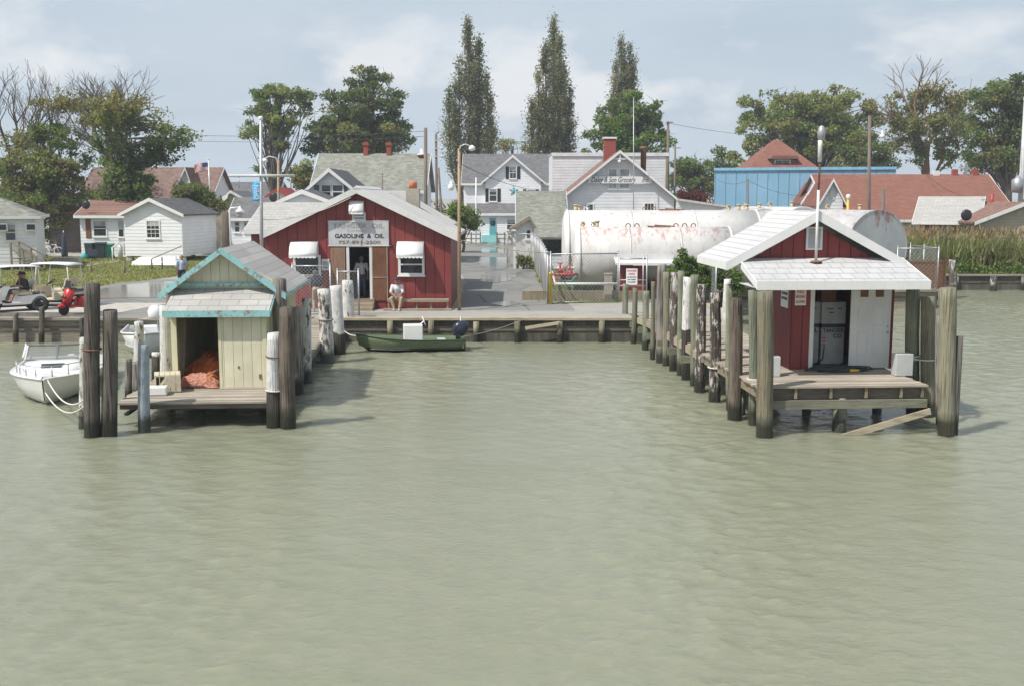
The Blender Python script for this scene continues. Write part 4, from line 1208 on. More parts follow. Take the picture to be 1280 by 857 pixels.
# batten and latch
mb = MB(); mb.box(.46, .50, -.006, .009, .5, .56); mb.box(1.0,1.06,-.006,.009,.22,.34); mb.build('latch', M['rust'], ys)
# leaning board inside the doorway
def crumple(name, label, cat, loc, size, mat, seed, folds=.12, n=44, rotz=0):
    r_ = random.Random(seed); mb = MB(); secs = []
    ph = [r_.uniform(0,6.28) for _ in range(8)]
    for i in range(n+1):
        u = i/n*2-1; row = []
        for j in range(n+1):
            v = j/n*2-1
            e = max(0, 1 - (abs(u)**3+abs(v)**3)) ** .5
            h = size[2]*e*(.8 + .2*math.sin(u*2+ph[0])) + folds*size[2]*(2.0*abs(NZ.noise((u*1.6+ph[0]+v,v*1.4,ph[1])))+1.2*abs(NZ.noise((u*3.4+ph[2],v*2.2-u,ph[3])))+.3*abs(NZ.noise((u*7+ph[4],v*5,1.7)))-.55)*(e*.9+.05)
            row.append((u*size[0]/2*(1+.06*math.sin(v*7+ph[4])), v*size[1]/2*(1+.06*math.sin(u*6+ph[5])), max(.004, h)))
        secs.append(row)
    mb.loft(secs, cap=False)
    o = mb.build(name, mat, None, loc, rotz)
    sd = o.modifiers.new('s', 'SOLIDIFY'); sd.thickness = .01; sd.offset = -1
    return tag(o, label, cat)
yl = Matrix.Translation(ys.location) @ Matrix.Rotation(ROT, 4, 'Z')
crumple('tarp', 'orange tarpaulin heaped up inside the yellow shed', 'tarpaulin', yl @ Vector((-.40, 1.45, .02)), (1.6, 2.2, .66), M['tarp'], 3, .34)
crumple('tarp', 'salmon orange tarpaulin spilling out of the yellow shed door', 'tarpaulin', yl @ Vector((-.60, .16, .02)), (1.12, .55, .27), M['tarp2'], 4, .36)
o = MB().bar((0,0,0), (.62,.25,.30), .035, .03).build('oar', M['timber_pale'], None, yl @ Vector((-.55,.2,.22))); tag(o, 'pale stick lying across the tarpaulins in the shed door', 'stick')
o = MB().bar((0,0,0), (.10,.12,1.75), .07, .05).build('leaning_plank', M['timber'], None, yl @ Vector((-1.03,.22,.022))); tag(o, 'old plank leaning inside the left edge of the shed door', 'plank')

# slatted crates and white box on the left dock
cr = thing('slatted_crate', 'beige slatted wooden crate on the left dock, lying open end out', 'crate', (on(203,493,DZ).x, 27.0, DZ), R(18))
for k in range(5):
    mb = MB(); x = -.26 + k*.13; mb.box(x, x+.115, 0, .62, .42, .46); mb.box(x, x+.115, .58, .62, .03, .418)
    if k > 1: mb.box(x, x+.115, -.03, -.002, .03, .44)
    mb.build('slat', M['cream'], cr)
mb = MB(); mb.box(-.26,.375,0,.62,0,.03); mb.prism([(.335,0,.032),(.375,0,.032),(.375,0,.418),(.335,0,.418)],(0,.578,0)); mb.prism([(-.26,0,.032),(-.22,0,.032),(-.22,0,.418),(-.26,0,.418)],(0,.578,0)); mb.build('box_body', M['cream'], cr)
mb = MB(); mb.bar((-.24,-.02,.04),(.05,-.02,.40),.03,.07); mb.bar((.05,-.02,.40),(.36,-.02,.2),.03,.05); mb.build('brace', M['cream'], cr)
o = MB().box(-.24,.24,-.16,.16,0,.22).build('foam_box', M['gel'], None, (on(190,497,DZ).x, 26.75, DZ), R(8)); bevel(o,.03); tag(o, 'low white box beside the beige slatted crate', 'box')

# ------------------------------------------------------------------ red shed (right dock)
RZ = 1.153
fr = at(1022, 461, 27.65)
rs_ = thing('red_shed', 'dark red fuel shed with white gabled roof and porch on the right dock', 'shed', (fr.x, 27.65, RZ), ROT)
def lx(px, Y=27.65): return at(px, 461, Y).x - fr.x
xl, xd0, xd1, xd2, xr = lx(986), lx(1012), lx(1060), lx(1111), lx(1116)
SH = 2.72; SD = 2.35
mb = MB(); mb.box(xl, xd0-.05, 0, .07, 0, SH); mb.build('front_wall', M['red_small'], rs_)
mb = MB(); mb.box(xd0-.048, xd0+.06, -.02, .075, 0, 2.25); mb.box(xd0+.0601, xd2+.02, -.02, .075, 2.13, 2.25); mb.build('door_frame', M['white'], rs_)
mb = MB(); mb.box(xd0+.06, xr, .0, .07, 2.252, SH); mb.box(xd2+.02, xr, 0, .07, 0, 2.25); mb.build('front_wall', M['red_small'], rs_)
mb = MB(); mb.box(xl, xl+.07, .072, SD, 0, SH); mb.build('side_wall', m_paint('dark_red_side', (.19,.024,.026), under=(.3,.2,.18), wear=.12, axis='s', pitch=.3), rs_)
# right wall with a window opening, back wall
mb = MB(); mb.box(xr-.07, xr, .072, SD, 0, SH); mb.build('side_wall', M['red_small'], rs_)
wx0, wx1 = xd0+.05, xd0+.75
mb = MB(); mb.box(xl+.07, wx0, SD-.07, SD, 0, SH); mb.box(wx1, xr-.07, SD-.07, SD, 0, SH); mb.box(wx0, wx1, SD-.07, SD, 0, 1.45); mb.box(wx0, wx1, SD-.07, SD, 2.15, SH); mb.build('back_wall', M['red_small'], rs_)
mb = MB(); mb.box(wx0, wx1, SD-.05, SD-.02, 1.78, 1.82); mb.box(wx0+.33, wx0+.36, SD-.05,SD-.02,1.45,1.7795); mb.build('back_window', M['black_paint'], rs_)
mb = MB(); mb.box(xl+.075, xr-.075, .08, SD-.075, .0, .02); mb.build('floor_boards', M['deck_side'], rs_)
mb = MB(); mb.box(xl+.075, xr-.075, .08, SD-.075, SH-.05, SH-.01); mb.build('ceiling_boards', M['timber'], rs_)
# corner trim
mb = MB(); mb.box(xl-.02, xl+.035, -.02, -.001, 0, SH); mb.build('corner_board', M['rust'] if False else M['red_small'], rs_)
# gable + main roof: ridge at local x = rx, left overhang wide
rx = at(1020, 265, 27.5).x - fr.x; zr = px_h(264, 27.5) - RZ; 
exl = at(906, 333, 27.3).x - fr.x; ze = px_h(333, 27.3) - RZ + .12
exr = 2*rx - exl; gy = -.12
mb = MB(); mb.prism([(exl+.5, gy+.12, SH), (exr-.5, gy+.12, SH), (rx, gy+.12, zr-.32)], (0, .08, 0)); mb.build('gable', M['red_small'], rs_)
sl = (zr-ze)/(rx-exl)
for s, ex in ((-1, exl), (1, exr)):
    mb = MB(); mb.prism([(rx, gy-.18, zr-.07),(ex, gy-.18, ze-.07),(ex, gy-.18, ze),(rx, gy-.18, zr)], (0, SD+.75, 0)); mb.build('roof', M['sh_whitey'], rs_)
    mb = MB(); mb.prism([(rx, gy-.225, zr-.24),(ex, gy-.225, ze-.22),(ex, gy-.225, ze+.012),(rx, gy-.225, zr+.012)], (0, .043, 0)); mb.build('rake_board', M['white'], rs_)
    mb = MB(); a, b = (ex-.03, ex-.002) if s < 0 else (ex+.002, ex+.03)
    mb.box(a, b, gy-.22, SD+.45, ze-.2, ze-.01); mb.build('eave_board', M['white'], rs_)
    mb = MB(); mb.prism([(ex, gy-.17, ze-.075), (ex-s*.9, gy-.17, ze-.075), (ex-s*.9, gy-.17, ze-.10), (ex, gy-.17, ze-.10)], (0, SD+.6, 0)); mb.build('soffit', M['white'], rs_)
# louvred vent
vx = at(1019, 298, 27.5).x - fr.x; vz0, vz1 = px_h(313,27.45)-RZ, px_h(284,27.45)-RZ
mb = MB(); hw = .21
mb.box(vx-hw, vx+hw, gy+.06, gy+.118, vz0, vz0+.05); mb.box(vx-hw, vx+hw, gy+.06, gy+.118, vz1-.05, vz1); mb.box(vx-hw, vx-hw+.05, gy+.06, gy+.118, vz0+.05, vz1-.05); mb.box(vx+hw-.05, vx+hw, gy+.06, gy+.118, vz0+.05, vz1-.05)
for k in range(8):
    z = vz0+.06+k*(vz1-vz0-.12)/8; mb.prism([(vx-hw+.05, gy+.07, z),(vx-hw+.05, gy+.115, z+.045),(vx-hw+.05, gy+.115, z+.055),(vx-hw+.05, gy+.07, z+.01)], (2*hw-.1,0,0))
mb.build('louvre_vent', M['white'], rs_)
# porch roof
pxl = at(940, 355, 25.9).x - fr.x; pxr = at(1160, 355, 25.9).x - fr.x
py0 = -1.72; pz0 = px_h(352, 25.9) - RZ; pz1 = px_h(323, 27.45) - RZ
mb = MB(); mb.prism([(pxl, py0, pz0-.05),(pxl, -.03, pz1-.05),(pxl, -.03, pz1),(pxl, py0, pz0)], (pxr-pxl, 0, 0)); mb.build('porch_roof', M['sh_white'], rs_)
mb = MB(); mb.box(pxl-.02, pxr+.02, py0-.04, py0-.002, pz0-.2, pz0+.012)
for x in (pxl-.03, pxr+.002): mb.prism([(x, py0, pz0-.17),(x, -.03, pz1-.17),(x, -.03, pz1+.004),(x, py0, pz0+.004)], (.028,0,0))
mb.build('porch_fascia', M['white'], rs_)
mb = MB(); mb.box(pxl+.01, pxr-.01, py0+.02, -.03, pz0-.17, pz0-.15); mb.build('porch_ceiling', M['white_worn'], rs_)
# door leaf, folded flat against the wall opening's right half
dw0, dw1 = xd1, xd2
mb = MB(); mb.box(dw0, dw1, -.075, -.032, .03, 2.12); dr = mb.build('door', M['white_worn'], rs_)
dr['label'] = 'white panelled door with two small dark panes'
W_ = dw1-dw0
for (a, b, c, d) in [(.18,.46,1.12,1.62),(.56,.84,1.12,1.62),(.18,.46,.36,.98),(.56,.84,.36,.98)]:
    mb = MB(); x0, x1 = dw0+a*W_, dw0+b*W_
    for q in ((x0,x1,c,c+.022),(x0,x1,d-.022,d),(x0,x0+.022,c+.022,d-.022),(x1-.022,x1,c+.022,d-.022)): mb.box(q[0],q[1],-.086,-.0752,q[2],q[3])
    mb.build('door_panel', M['white_worn'], dr)
for a, b in ((.22,.42),(.60,.80)):
    mb = MB(); mb.box(dw0+a*W_, dw0+b*W_, -.082, -.0752, 1.86, 2.04); mb.build('door_pane', M['ply'], dr)
mb = MB(); mb.ball((dw1-.08,-.12,.95),.035); mb.tube([(dw1-.08,-.075,.95),(dw1-.08,-.12,.95)],.015); mb.ball((dw1-.08,-.095,1.1),.026); mb.build('door_knob', M['steel'], dr)
# fuel pumps inside
PUMPM = m_plain('dull_pump_enamel', (.34,.35,.35), .45, .2, 4)
def pump(label, x, y, top, low):
    T = thing('fuel_pump', label, 'fuel pump', rs_.location + Matrix.Rotation(ROT, 3, 'Z') @ Vector((x, y, .02)), ROT, 'fuel pumps in the red shed')
    mb = MB(); mb.box(-.31,.31,0,.42,.02,.98); bevel(mb.build('lower_cabinet', PUMPM, T), .015)
    mb = MB(); mb.box(-.33,.33,-.01,.43,1.08,1.66); bevel(mb.build('upper_cabinet', PUMPM, T), .02)
    mb = MB(); mb.box(-.29,.29,.02,.40,.98,1.08); mb.build('neck', M['black_paint'], T)
    for i, s in enumerate(low): text('lettering', s, .15, M['black_paint'], T, ((-.0 if i == 0 else .12), -.006, .90-.14*i), width=(.56 if i == 0 and len(s) > 4 else None), bold=.004)
    for (a, z, w) in ((-.1,1.48,.18),(.15,1.48,.12),(-.06,1.38,.14)):
        mb = MB(); mb.box(a-w/2,a+w/2,-.016,-.0102,z-.012,z+.012); mb.build('dial_mark', M['black_paint'], T)
    for z in (.62,.72,.54): 
        mb = MB(); mb.box(-.27,-.20,-.008,-.0002,z-.02,z+.02); mb.build('red_mark', M['red_paint'], T)
    mb = MB(); mb.tube([(.33,.1,1.3),(.42,.0,1.2),(.45,-.05,.6),(.40,-.08,.15),(.2,-.12,.04)], .018, 6); mb.build('hose', M['rubber'], T)
pump('fuel pump lettered tangier co just left of the white door', xd1-.22, .55, 0, ['TANGIER', 'CO'])
pump('fuel pump with a red band, half hidden by the left door frame', xd0+.12, .62, 0, ['R OIL'])
mb = MB(); mb.box(-.2,.2,0,.3,0,.42); o = bevel(mb.build('carton', M['ply'], None, rs_.location + Matrix.Rotation(ROT,3,'Z') @ Vector((xd1-.35,.6,1.69)), ROT), .01); tag(o, 'brown carton on top of the lettered fuel pump', 'carton')
# hose coil on the deck
mb = MB(); r_ = random.Random(6); pts = []
for i in range(150):
    a = i*.33; rr = .22 + .28*r_.random() + .12*math.sin(i*.21)
    pts.append((rr*1.5*math.cos(a), rr*.55*math.sin(a), .03 + .09*r_.random()*(1-.5*rr)))
mb.tube(pts, .02, 6)
o = mb.build('fuel_hose', M['green_pipe'] if False else m_plain('dark_green_hose', (.03,.05,.045), .6), None, rs_.location + Matrix.Rotation(ROT,3,'Z') @ Vector((xd1-.38, -.32, .0)), ROT); tag(o, 'dark green hose heaped on the deck before the pumps', 'hose')
o = MB().tube([(-.12,0,.05),(.02,0,.05),(.12,0,.06)],[.045,.04,.025],8).build('fuel_nozzle', M['yellow_paint'], None, rs_.location + Matrix.Rotation(ROT,3,'Z') @ Vector((xd1-.05,-.62,0)), ROT); tag(o, 'yellow fuel nozzle lying by the white door', 'nozzle')
# signs on the shed
def sign_board(name, label, loc, w, h, lines, rotz=0, mat='gel', frame=None):
    T = thing(name, label, 'sign', loc, rotz)
    mb = MB(); mb.box(-w/2, w/2, -.012, 0, -h/2, h/2); mb.build('panel', M[mat], T)
    for (s, z, size, m, wd) in lines: text('lettering', s, size, M[m], T, (0, -.0135, z), width=wd, bold=.003)
    return T
mp = lambda x, y, z: rs_.location + Matrix.Rotation(ROT,3,'Z') @ Vector((x, y, z))
sign_board('warning_sign', 'white no mooring sign on the red shed front wall', mp(at(1000,375,27.65).x-fr.x-.0, -.003, px_h(371,27.65)-RZ), .29, .44,
     [('NO', .13, .12, 'red_paint', None), ('MOORING', 0.0, .09, 'red_paint', .24), ('ALLOWED', -.13, .09, 'red_paint', .24)], ROT)
s2 = sign_board('warning_sign', 'narrow white notice on the left side wall of the red shed', mp(xl-.003, .55, px_h(370,28.0)-RZ), .6, .62,
     [('NOTICE', .2, .12, 'red_paint', .5), ('NO SMOKING', .05, .1, 'black_paint', .5), ('STOP ENGINE', -.08, .1, 'black_paint', .5)], ROT - R(90))
# grey meter boxes at the deck edges
for (px, Y, lab, w, h) in ((1127, 26.7, 'grey box standing on the deck beside the roped green pile', .44, .55), (968, 26.6, 'pale box on the deck behind the front left corner pile', .2, .5)):
    c = on(px, 470, RZ); mb = MB(); mb.box(-w/2,w/2,-.15,.15,0,h); o = bevel(mb.build('utility_box', M['gel_grey'], None, (at(px,470,Y).x, Y, RZ), ROT), .015); tag(o, lab, 'box')
# lamp mast on the porch roof
mx = at(1020, 322, 27.25); lm = thing('lamp_mast', 'white and rusty mast with a lamp head on the red shed porch roof', 'lamp', (mx.x, mx.y, RZ+pz1-.09))
topz = at(1024, 157, 27.25).z - lm.location.z; mid_ = at(1021, 238, 27.25).z - lm.location.z
mb = MB(); mb.tube([(0,0,0),(0,0,mid_)], .034, 10); mb.build('lower_pole', M['white'], lm)
mb = MB(); mb.tube([(0,0,mid_),(.02,0,topz-.35)], .026, 10); mb.build('upper_pole', M['rust'], lm)
mb = MB(); mb.lathe([(.05,topz-.9),(.055,topz-.5),(.06,topz-.36)],10); mb.build('sleeve', M['white_worn'], lm)
mb = MB(); mb.lathe([(.03,topz-.36),(.09,topz-.32),(.105,topz-.18),(.08,topz-.06),(.03,topz)],14,(.02,0,0)); mb.build('lamp_head', M['steel'], lm)
mb = MB(); mb.lathe([(.16,0),(.12,.03),(.05,.05)],12); mb.build('flashing', M['rust'], lm)
# ------------------------------------------------------------------ windows, awnings, gabled houses
def window(T, x, z, w, h, y, frame='white', cols=1, rows=2, pane='glass', fw=.07, shutters=None, sw=.35, sill=True, name='window'):
    """a window on a wall facing -y (the wall face at y)"""
    mb = MB(); a, b, c, d = x-w/2, x+w/2, z-h/2, z+h/2
    mb.box(a-fw, a, y-.05, y-.002, c-fw, d+fw); mb.box(b, b+fw, y-.05, y-.002, c-fw, d+fw)
    mb.box(a, b, y-.05, y-.002, d, d+fw); mb.box(a, b, y-.05, y-.002, c-fw, c)
    for i in range(1, cols):
        xx = a + w*i/cols; mb.box(xx-.014, xx+.014, y-.036, y-.012, c, d)
    for j in range(1, rows):
        zz = c + h*j/rows; t = .03 if (rows == 2 or j*2 == rows) else .014; mb.box(a, b, y-.040, y-.0121, zz-t, zz+t)
    if sill: mb.box(a-fw-.04, b+fw+.04, y-.10, y-.003, c-fw-.05, c-fw-.001)
    f = mb.build(name, M[frame], T)
    p = MB(); p.box(a, b, y-.012, y-.003, c, d); p.build('pane', M[pane], f)
    if pane == 'glass' and h > .8:
        q = MB(); v = rnd.uniform(.15, .5); q.box(a+.02, b-.02, y-.0145, y-.0121, d-h*v, d-.01); q.build('blind', M['glass_pale'], f)
    if shutters:
        for s in (-1, 1):
            xx = x + s*(w/2+fw+sw/2+.02); q = MB(); q.box(xx-sw/2, xx+sw/2, y-.035, y-.002, c-fw, d+fw); 
            for k in range(6): q.box(xx-sw/2+.03, xx+sw/2-.03, y-.045, y-.036, c+k*h/6, c+k*h/6+.03)
            q.build('shutter', M[shutters], T)
    return f

def win_px(T, x0, y0, x1, y1, Y, ly=0.0, **k):
    a = at(x0, y1, Y) - Vector(T.location); b = at(x1, y0, Y) - Vector(T.location)
    return window(T, (a.x+b.x)/2, (a.z+b.z)/2, b.x-a.x, b.z-a.z, ly, **k)

def gable_front(T, x0, x1, xr, ze, zr, d, wall, roof, trim='white', ov=.3, fo=.3, th=.12, wallname='wall', zb=0.0, y0=0.0, fascia=.2):
    """a house whose gable faces -y"""
    mb = MB(); mb.prism([(x0,y0,zb),(x1,y0,zb),(x1,y0,ze),(xr,y0,zr),(x0,y0,ze)], (0,d,0)); mb.build(wallname, M[wall], T)
    for s, xe in ((-1, x0), (1, x1)):
        sl = (zr-ze)/abs(xr-xe); e = xe + s*ov; z_e = zr - sl*abs(e-xr)
        mb = MB(); mb.prism([(xr,y0-fo,zr+.005),(e,y0-fo,z_e+.005),(e,y0-fo,z_e+th),(xr,y0-fo,zr+th)], (0,d+fo+.2,0)); mb.build('roof', M[roof], T)
        mb = MB(); mb.prism([(xr,y0-fo-.045,zr+th-fascia-.04),(e+s*.02,y0-fo-.045,z_e+th-fascia),(e+s*.02,y0-fo-.045,z_e+th+.015),(xr,y0-fo-.045,zr+th+.02)], (0,.042,0)); mb.build('rake_board', M[trim], T)

def gable_side(T, x0, x1, ze, zr, d, wall, roof, trim='white', ov=.3, fo=.35, th=.12, zb=0.0, wallname='wall', y0=0.0):
    """a house whose roof slope faces -y (ridge along x)"""
    mb = MB(); mb.prism([(x0,y0,zb),(x0,y0,ze),(x0,y0+d/2,zr),(x0,y0+d,ze),(x0,y0+d,zb)], (x1-x0,0,0)); mb.build(wallname, M[wall], T)
    sl = (zr-ze)/(d/2)
    for s in (-1, 1):
        ya = y0 + d/2; yb = ya + s*(d/2+fo); zb_ = zr - sl*(d/2+fo)
        mb = MB(); mb.prism([(x0-ov,ya,zr+.005),(x0-ov,yb,zb_+.005),(x0-ov,yb,zb_+th),(x0-ov,ya,zr+th)], (x1-x0+2*ov,0,0)); mb.build('roof', M[roof], T)
    mb = MB(); yb = y0-fo; zb_ = zr - sl*(d/2+fo)
    mb.box(x0-ov-.01, x1+ov+.01, yb-.035, yb-.002, zb_-.1, zb_+th-.01)
    for xx in (x0-ov-.035, x1+ov+.003): mb.prism([(xx,y0+d/2,zr-.1),(xx,yb,zb_-.1),(xx,yb,zb_+th+.01),(xx,y0+d/2,zr+th+.01)], (.032,0,0))
    mb.build('fascia', M[trim], T)

def awning(T, x, z0, z1, w, proj, y, mat='awning', scallop=True):
    """a curved metal window awning"""
    mb = MB(); secs = []
    for i in range(7):
        f = i/6; secs.append([(x-w/2, y-.01-proj*math.sin(f*1.25)/math.sin(1.25), z1-(z1-z0)*(1-math.cos(f*1.45))/(1-math.cos(1.45))), (x+w/2, y-.01-proj*math.sin(f*1.25)/math.sin(1.25), z1-(z1-z0)*(1-math.cos(f*1.45))/(1-math.cos(1.45)))])
    mb.loft(secs, cap=False)
    for s in (-1, 1):
        xx = x+s*w/2; mb.add([(xx, y-.012, z1)] + [s_[0 if s < 0 else 1] for s_ in secs[1:]] + [(xx, y-.012, z0)], [tuple(range(8))])
    n = 7
    if scallop:
        for k in range(n):
            a = x-w/2+w*k/n; b = a+w/n; yy = y-.012-proj
            mb.add([(a,yy,z0),(b,yy,z0),(b-.01,yy,z0-.05),((a+b)/2,yy,z0-.075),(a+.01,yy,z0-.05)], [(0,1,2,3,4)])
    o = mb.build('awning', M[mat], T)
    md = o.modifiers.new('s','SOLIDIFY'); md.thickness = .012
    return o

# ------------------------------------------------------------------ red oil house
YB = 45.3
bx = at(453, 386, YB); rb = thing('red_building', 'barn red oil store with white awnings and a faded sign over its open door', 'building', (bx.x, YB, GZ))
L_ = lambda px, py=386: at(px, py, YB).x - bx.x
Z_ = lambda py: at(640, py, YB).z - GZ
x0, x1, xr = L_(335), L_(564), L_(450); zr = Z_(239); ze = zr - (Z_(239)-Z_(300))*.92
dx0, dx1, dzb, dzt = L_(438), L_(463), .42, Z_(309)
D = 7.0
mb = MB()
mb.box(x0, dx0, 0, .12, 0, ze); mb.box(dx1, x1, 0, .12, 0, ze); mb.box(dx0, dx1, 0, .12, dzt, ze); mb.box(dx0, dx1, 0, .12, 0, dzb)
mb.prism([(x0,0,ze),(x1,0,ze),(xr,0,zr)], (0,.12,0)); mb.build('front_wall', M['red_boards'], rb)
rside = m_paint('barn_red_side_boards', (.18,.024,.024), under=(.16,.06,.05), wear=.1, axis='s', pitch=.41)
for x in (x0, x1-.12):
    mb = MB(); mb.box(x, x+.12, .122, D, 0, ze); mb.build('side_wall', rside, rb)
mb = MB(); mb.prism([(x0+.12,D-.12,0),(x1-.12,D-.12,0),(x1-.12,D-.12,ze),(xr,D-.12,zr),(x0+.12,D-.12,ze)], (0,.118,0)); mb.build('back_wall', M['red_boards'], rb)
mb = MB(); mb.box(x0+.13, x1-.13, .13, D-.13, dzb-.06, dzb-.01); mb.build('floor_boards', M['deck_side'], rb)
for s, xe, ex in ((-1, x0, L_(330)), (1, x1, L_(573))):
    sl = (zr-ze)/abs(xr-xe); z_e = zr - sl*abs(ex-xr)
    # slightly flared eave
    k1 = xr + (ex-xr)*.86; zk = zr - sl*abs(k1-xr)
    prof = [(xr,zr+.01),(k1,zk+.01),(ex,z_e+.06),(ex,z_e+.20),(k1,zk+.16),(xr,zr+.16)]
    mb = MB(); mb.prism([(a,-.35,b) for a,b in prof], (0,D+.6,0)); mb.build('roof', M['metal_roof'], rb)
    mb = MB(); mb.prism([(a,-.40,b) for a,b in [(xr,zr-.10),(k1,zk-.08),(ex,z_e-.06),(ex,z_e+.215),(k1,zk+.175),(xr,zr+.175)]], (0,.048,0)); mb.build('rake_board', M['white_worn'], rb)
mb = MB(); mb.prism([(xr-.16,-.42,zr+.10),(xr+.16,-.42,zr+.10),(xr,-.42,zr+.22)], (0,D+.7,0)); mb.build('ridge_cap', M['white_worn'], rb)
# windows and awnings
win_px(rb, 370, 322, 398, 343, YB, rows=2, fw=.1)
win_px(rb, 501, 320, 527.5, 341.5, YB, rows=2, fw=.1)
for a, b in ((366.5, 400), (498, 531)): awning(rb, (L_(a)+L_(b))/2, Z_(320), Z_(302), L_(b)-L_(a), .62, 0)
win_px(rb, 442.5, 268, 455, 274, YB, rows=2, pane='glass_pale', fw=.07)
awning(rb, (L_(440)+L_(457.5))/2, Z_(266), Z_(251), L_(457.5)-L_(440), .4, 0)
# door frame, folded-back door leaves, steps
mb = MB(); mb.box(dx0-.12, dx0, -.05, -.002, dzb, dzt+.1); mb.box(dx1, dx1+.11, -.05, -.002, dzb, dzt+.1); mb.box(dx0, dx1, -.05, -.002, dzt, dzt+.1); mb.build('door_frame', M['white_worn'], rb)
mb = MB(); mb.box(L_(415), L_(431), -.05, -.003, dzb+.0, dzt+.05); dl = mb.build('door_leaf', M['ply_pale'], rb)
mb = MB(); mb.box(L_(431.3), L_(432.6), -.06, -.004, dzb, dzt+.07); mb.box(L_(415), L_(431), -.068, -.052, 1.2, 1.24); mb.build('door_batten', M['yellow_paint'] if False else M['bench_wood'], rb)
mb = MB(); mb.box(L_(467.5), L_(484), -.05, -.003, .35, dzt+.06); mb.build('door_leaf', M['ply'], rb)
mb = MB(); mb.box(L_(484.2), L_(485.6), -.06, -.004, .3, dzt+.07); mb.box(L_(466), L_(467.3), -.06, -.004, dzb, dzt+.07); mb.box(L_(467.5), L_(484), -.068, -.052, 1.3, 1.345); mb.build('door_batten', M['bench_wood'], rb)
mb = MB()
for i in range(3): mb.box(L_(438), L_(469), -.30*(3-i), -.003-.0005*i if i == 2 else -.30*(2-i)-.001, 0 if True else 0, .14*(i+1)-.003*i)
mb.build('steps', M['bench_wood'], rb)
mb = MB(); mb.box(L_(404), L_(413), -.07, -.002, Z_(338), Z_(324)); mb.build('meter_box', M['white_worn'], rb)
mb = MB(); mb.box(L_(405.5), L_(411.5), -.078, -.0702, Z_(336), Z_(327)); mb.build('meter_face', M['glass_pale'], rb)
mb = MB(); mb.lathe([(.02,0),(.07,-.05),(.05,-.12)],10,(L_(490.5),-.08,Z_(306))); mb.tube([(L_(490.5),0,Z_(305)),(L_(490.5),-.08,Z_(305))],.02,6); mb.build('wall_lamp', M['black_paint'], rb)
# shelves / goods glimpsed inside
mb = MB(); mb.box(x0+.2, x1-.2, 3.6, 3.75, dzb, 2.6); mb.build('inner_partition', M['timber'], rb)
# sign
mp_ = lambda px, py: (L_(px), Z_(py))
sx0, sz1 = mp_(413, 277); sx1, sz0 = mp_(487.5, 307)
sg = thing('shop_sign', 'faded pale sign lettered gasoline and oil over the red building door', 'sign', (bx.x+(sx0+sx1)/2, YB-.02, GZ+(sz0+sz1)/2))
w, h = sx1-sx0, sz1-sz0
sgm = m_paint('faded_sign_board', (.55,.55,.56), under=(.38,.33,.31), wear=.25, dirt=.3, stretch=(.6,1,1.2))
mb = MB(); mb.box(-w/2, w/2, -.05, 0, -h/2, h/2); mb.build('panel', sgm, sg)
mb = MB(); mb.box(-w/2-.02, w/2+.02, -.06, -.001, h/2+.001, h/2+.03); mb.box(-w/2-.02, w/2+.02, -.06, -.001, -h/2-.03, -h/2-.001); mb.build('frame', M['white_worn'], sg)
fade = m_plain('faded_lettering', (.33,.31,.31), .8, .25, 10); ink = m_plain('sign_lettering', (.03,.032,.05), .7, .3, 10); brn = m_plain('brown_lettering', (.16,.12,.10), .8, .5, 8)
text('lettering', 'TANGIER  OIL', .27, fade, sg, (.0, -.053, h*.30), width=w*.86, bold=.008)
text('lettering', 'COMPANY', .13, fade, sg, (-.05, -.053, h*.10), width=w*.32)
text('lettering', 'GASOLINE  &  OIL', .24, ink, sg, (.03, -.053, -h*.12), width=w*.82, bold=.009)
text('lettering', '757-891-2500', .19, brn, sg, (.03, -.053, -h*.38), width=w*.70, bold=.004)
# bench
bt = thing('bench', 'long plain wooden bench against the red building under its right window', 'bench', (bx.x+(L_(486)+L_(562))/2, YB-.36, GZ))
bw = (L_(562)-L_(486))/2
mb = MB(); mb.box(-bw, bw, -.2, .2, .40, .45); mb.build('seat', M['bench_wood'], bt)
mb = MB(); mb.box(-bw, bw, -.23, -.202, .34, .45); mb.build('apron', M['bench_wood'], bt)
for f in (-.96, -.05, .42, .96):
    mb = MB(); mb.bar((bw*f, .0, 0), (bw*f*.985, 0, .399), .07, .3); mb.build('leg', M['bench_wood'], bt)
o = MB().box(-1.6,1.2,-.10,.10,0,.09).build('timber_baulk', M['bench_wood'], None, (bt.location.x+.2, YB-.75, GZ)); tag(o, 'long low timber lying on the gravel before the bench', 'timber')

# lower red building behind with its own white rake and the block chimney
r2 = thing('red_annex', 'lower red annex with white roof edge behind the red oil store', 'building', (at(532, 300, 54).x, 54, GZ))
zr2 = at(500, 243, 54).z-GZ; ze2 = at(563, 283, 54).z-GZ
gable_front(r2, at(470,300,54).x-r2.location.x, at(561,300,54).x-r2.location.x, at(492,300,54).x-r2.location.x, ze2, zr2, 6, 'red_boards', 'metal_roof', 'white_worn', .15, .2)
ch = thing('chimney_stack', 'tan block chimney with terracotta pot behind the red oil store', 'chimney', (at(517,300,53.2).x, 53.2, GZ))
zc = at(517, 236, 53.2).z-GZ; mb = MB(); mb.box(-.32,.32,-.32,.32,0,zc); mb.build('shaft', M['tanblock'], ch)
mb = MB(); mb.lathe([(.20,zc),(.2,zc+.28),(.16,zc+.34)],12); mb.build('chimney_pot', m_plain('terracotta', (.5,.17,.08), .8), ch)
# grey roofed shed left of the red building
gs = thing('grey_roofed_shed', 'long shed with pale shingled roof and red end wall left of the oil store', 'shed', (at(318,300,56).x, 56, GZ))
lx_ = lambda px, Y=56, py=300: at(px, py, Y).x - gs.location.x
zr3 = at(350, 256, 60).z-GZ; ze3 = at(330, 287, 56).z-GZ
gable_side(gs, lx_(314), lx_(420), ze3, zr3, 8, 'red_boards', 'sh_pale', 'white_worn', .25, .4)

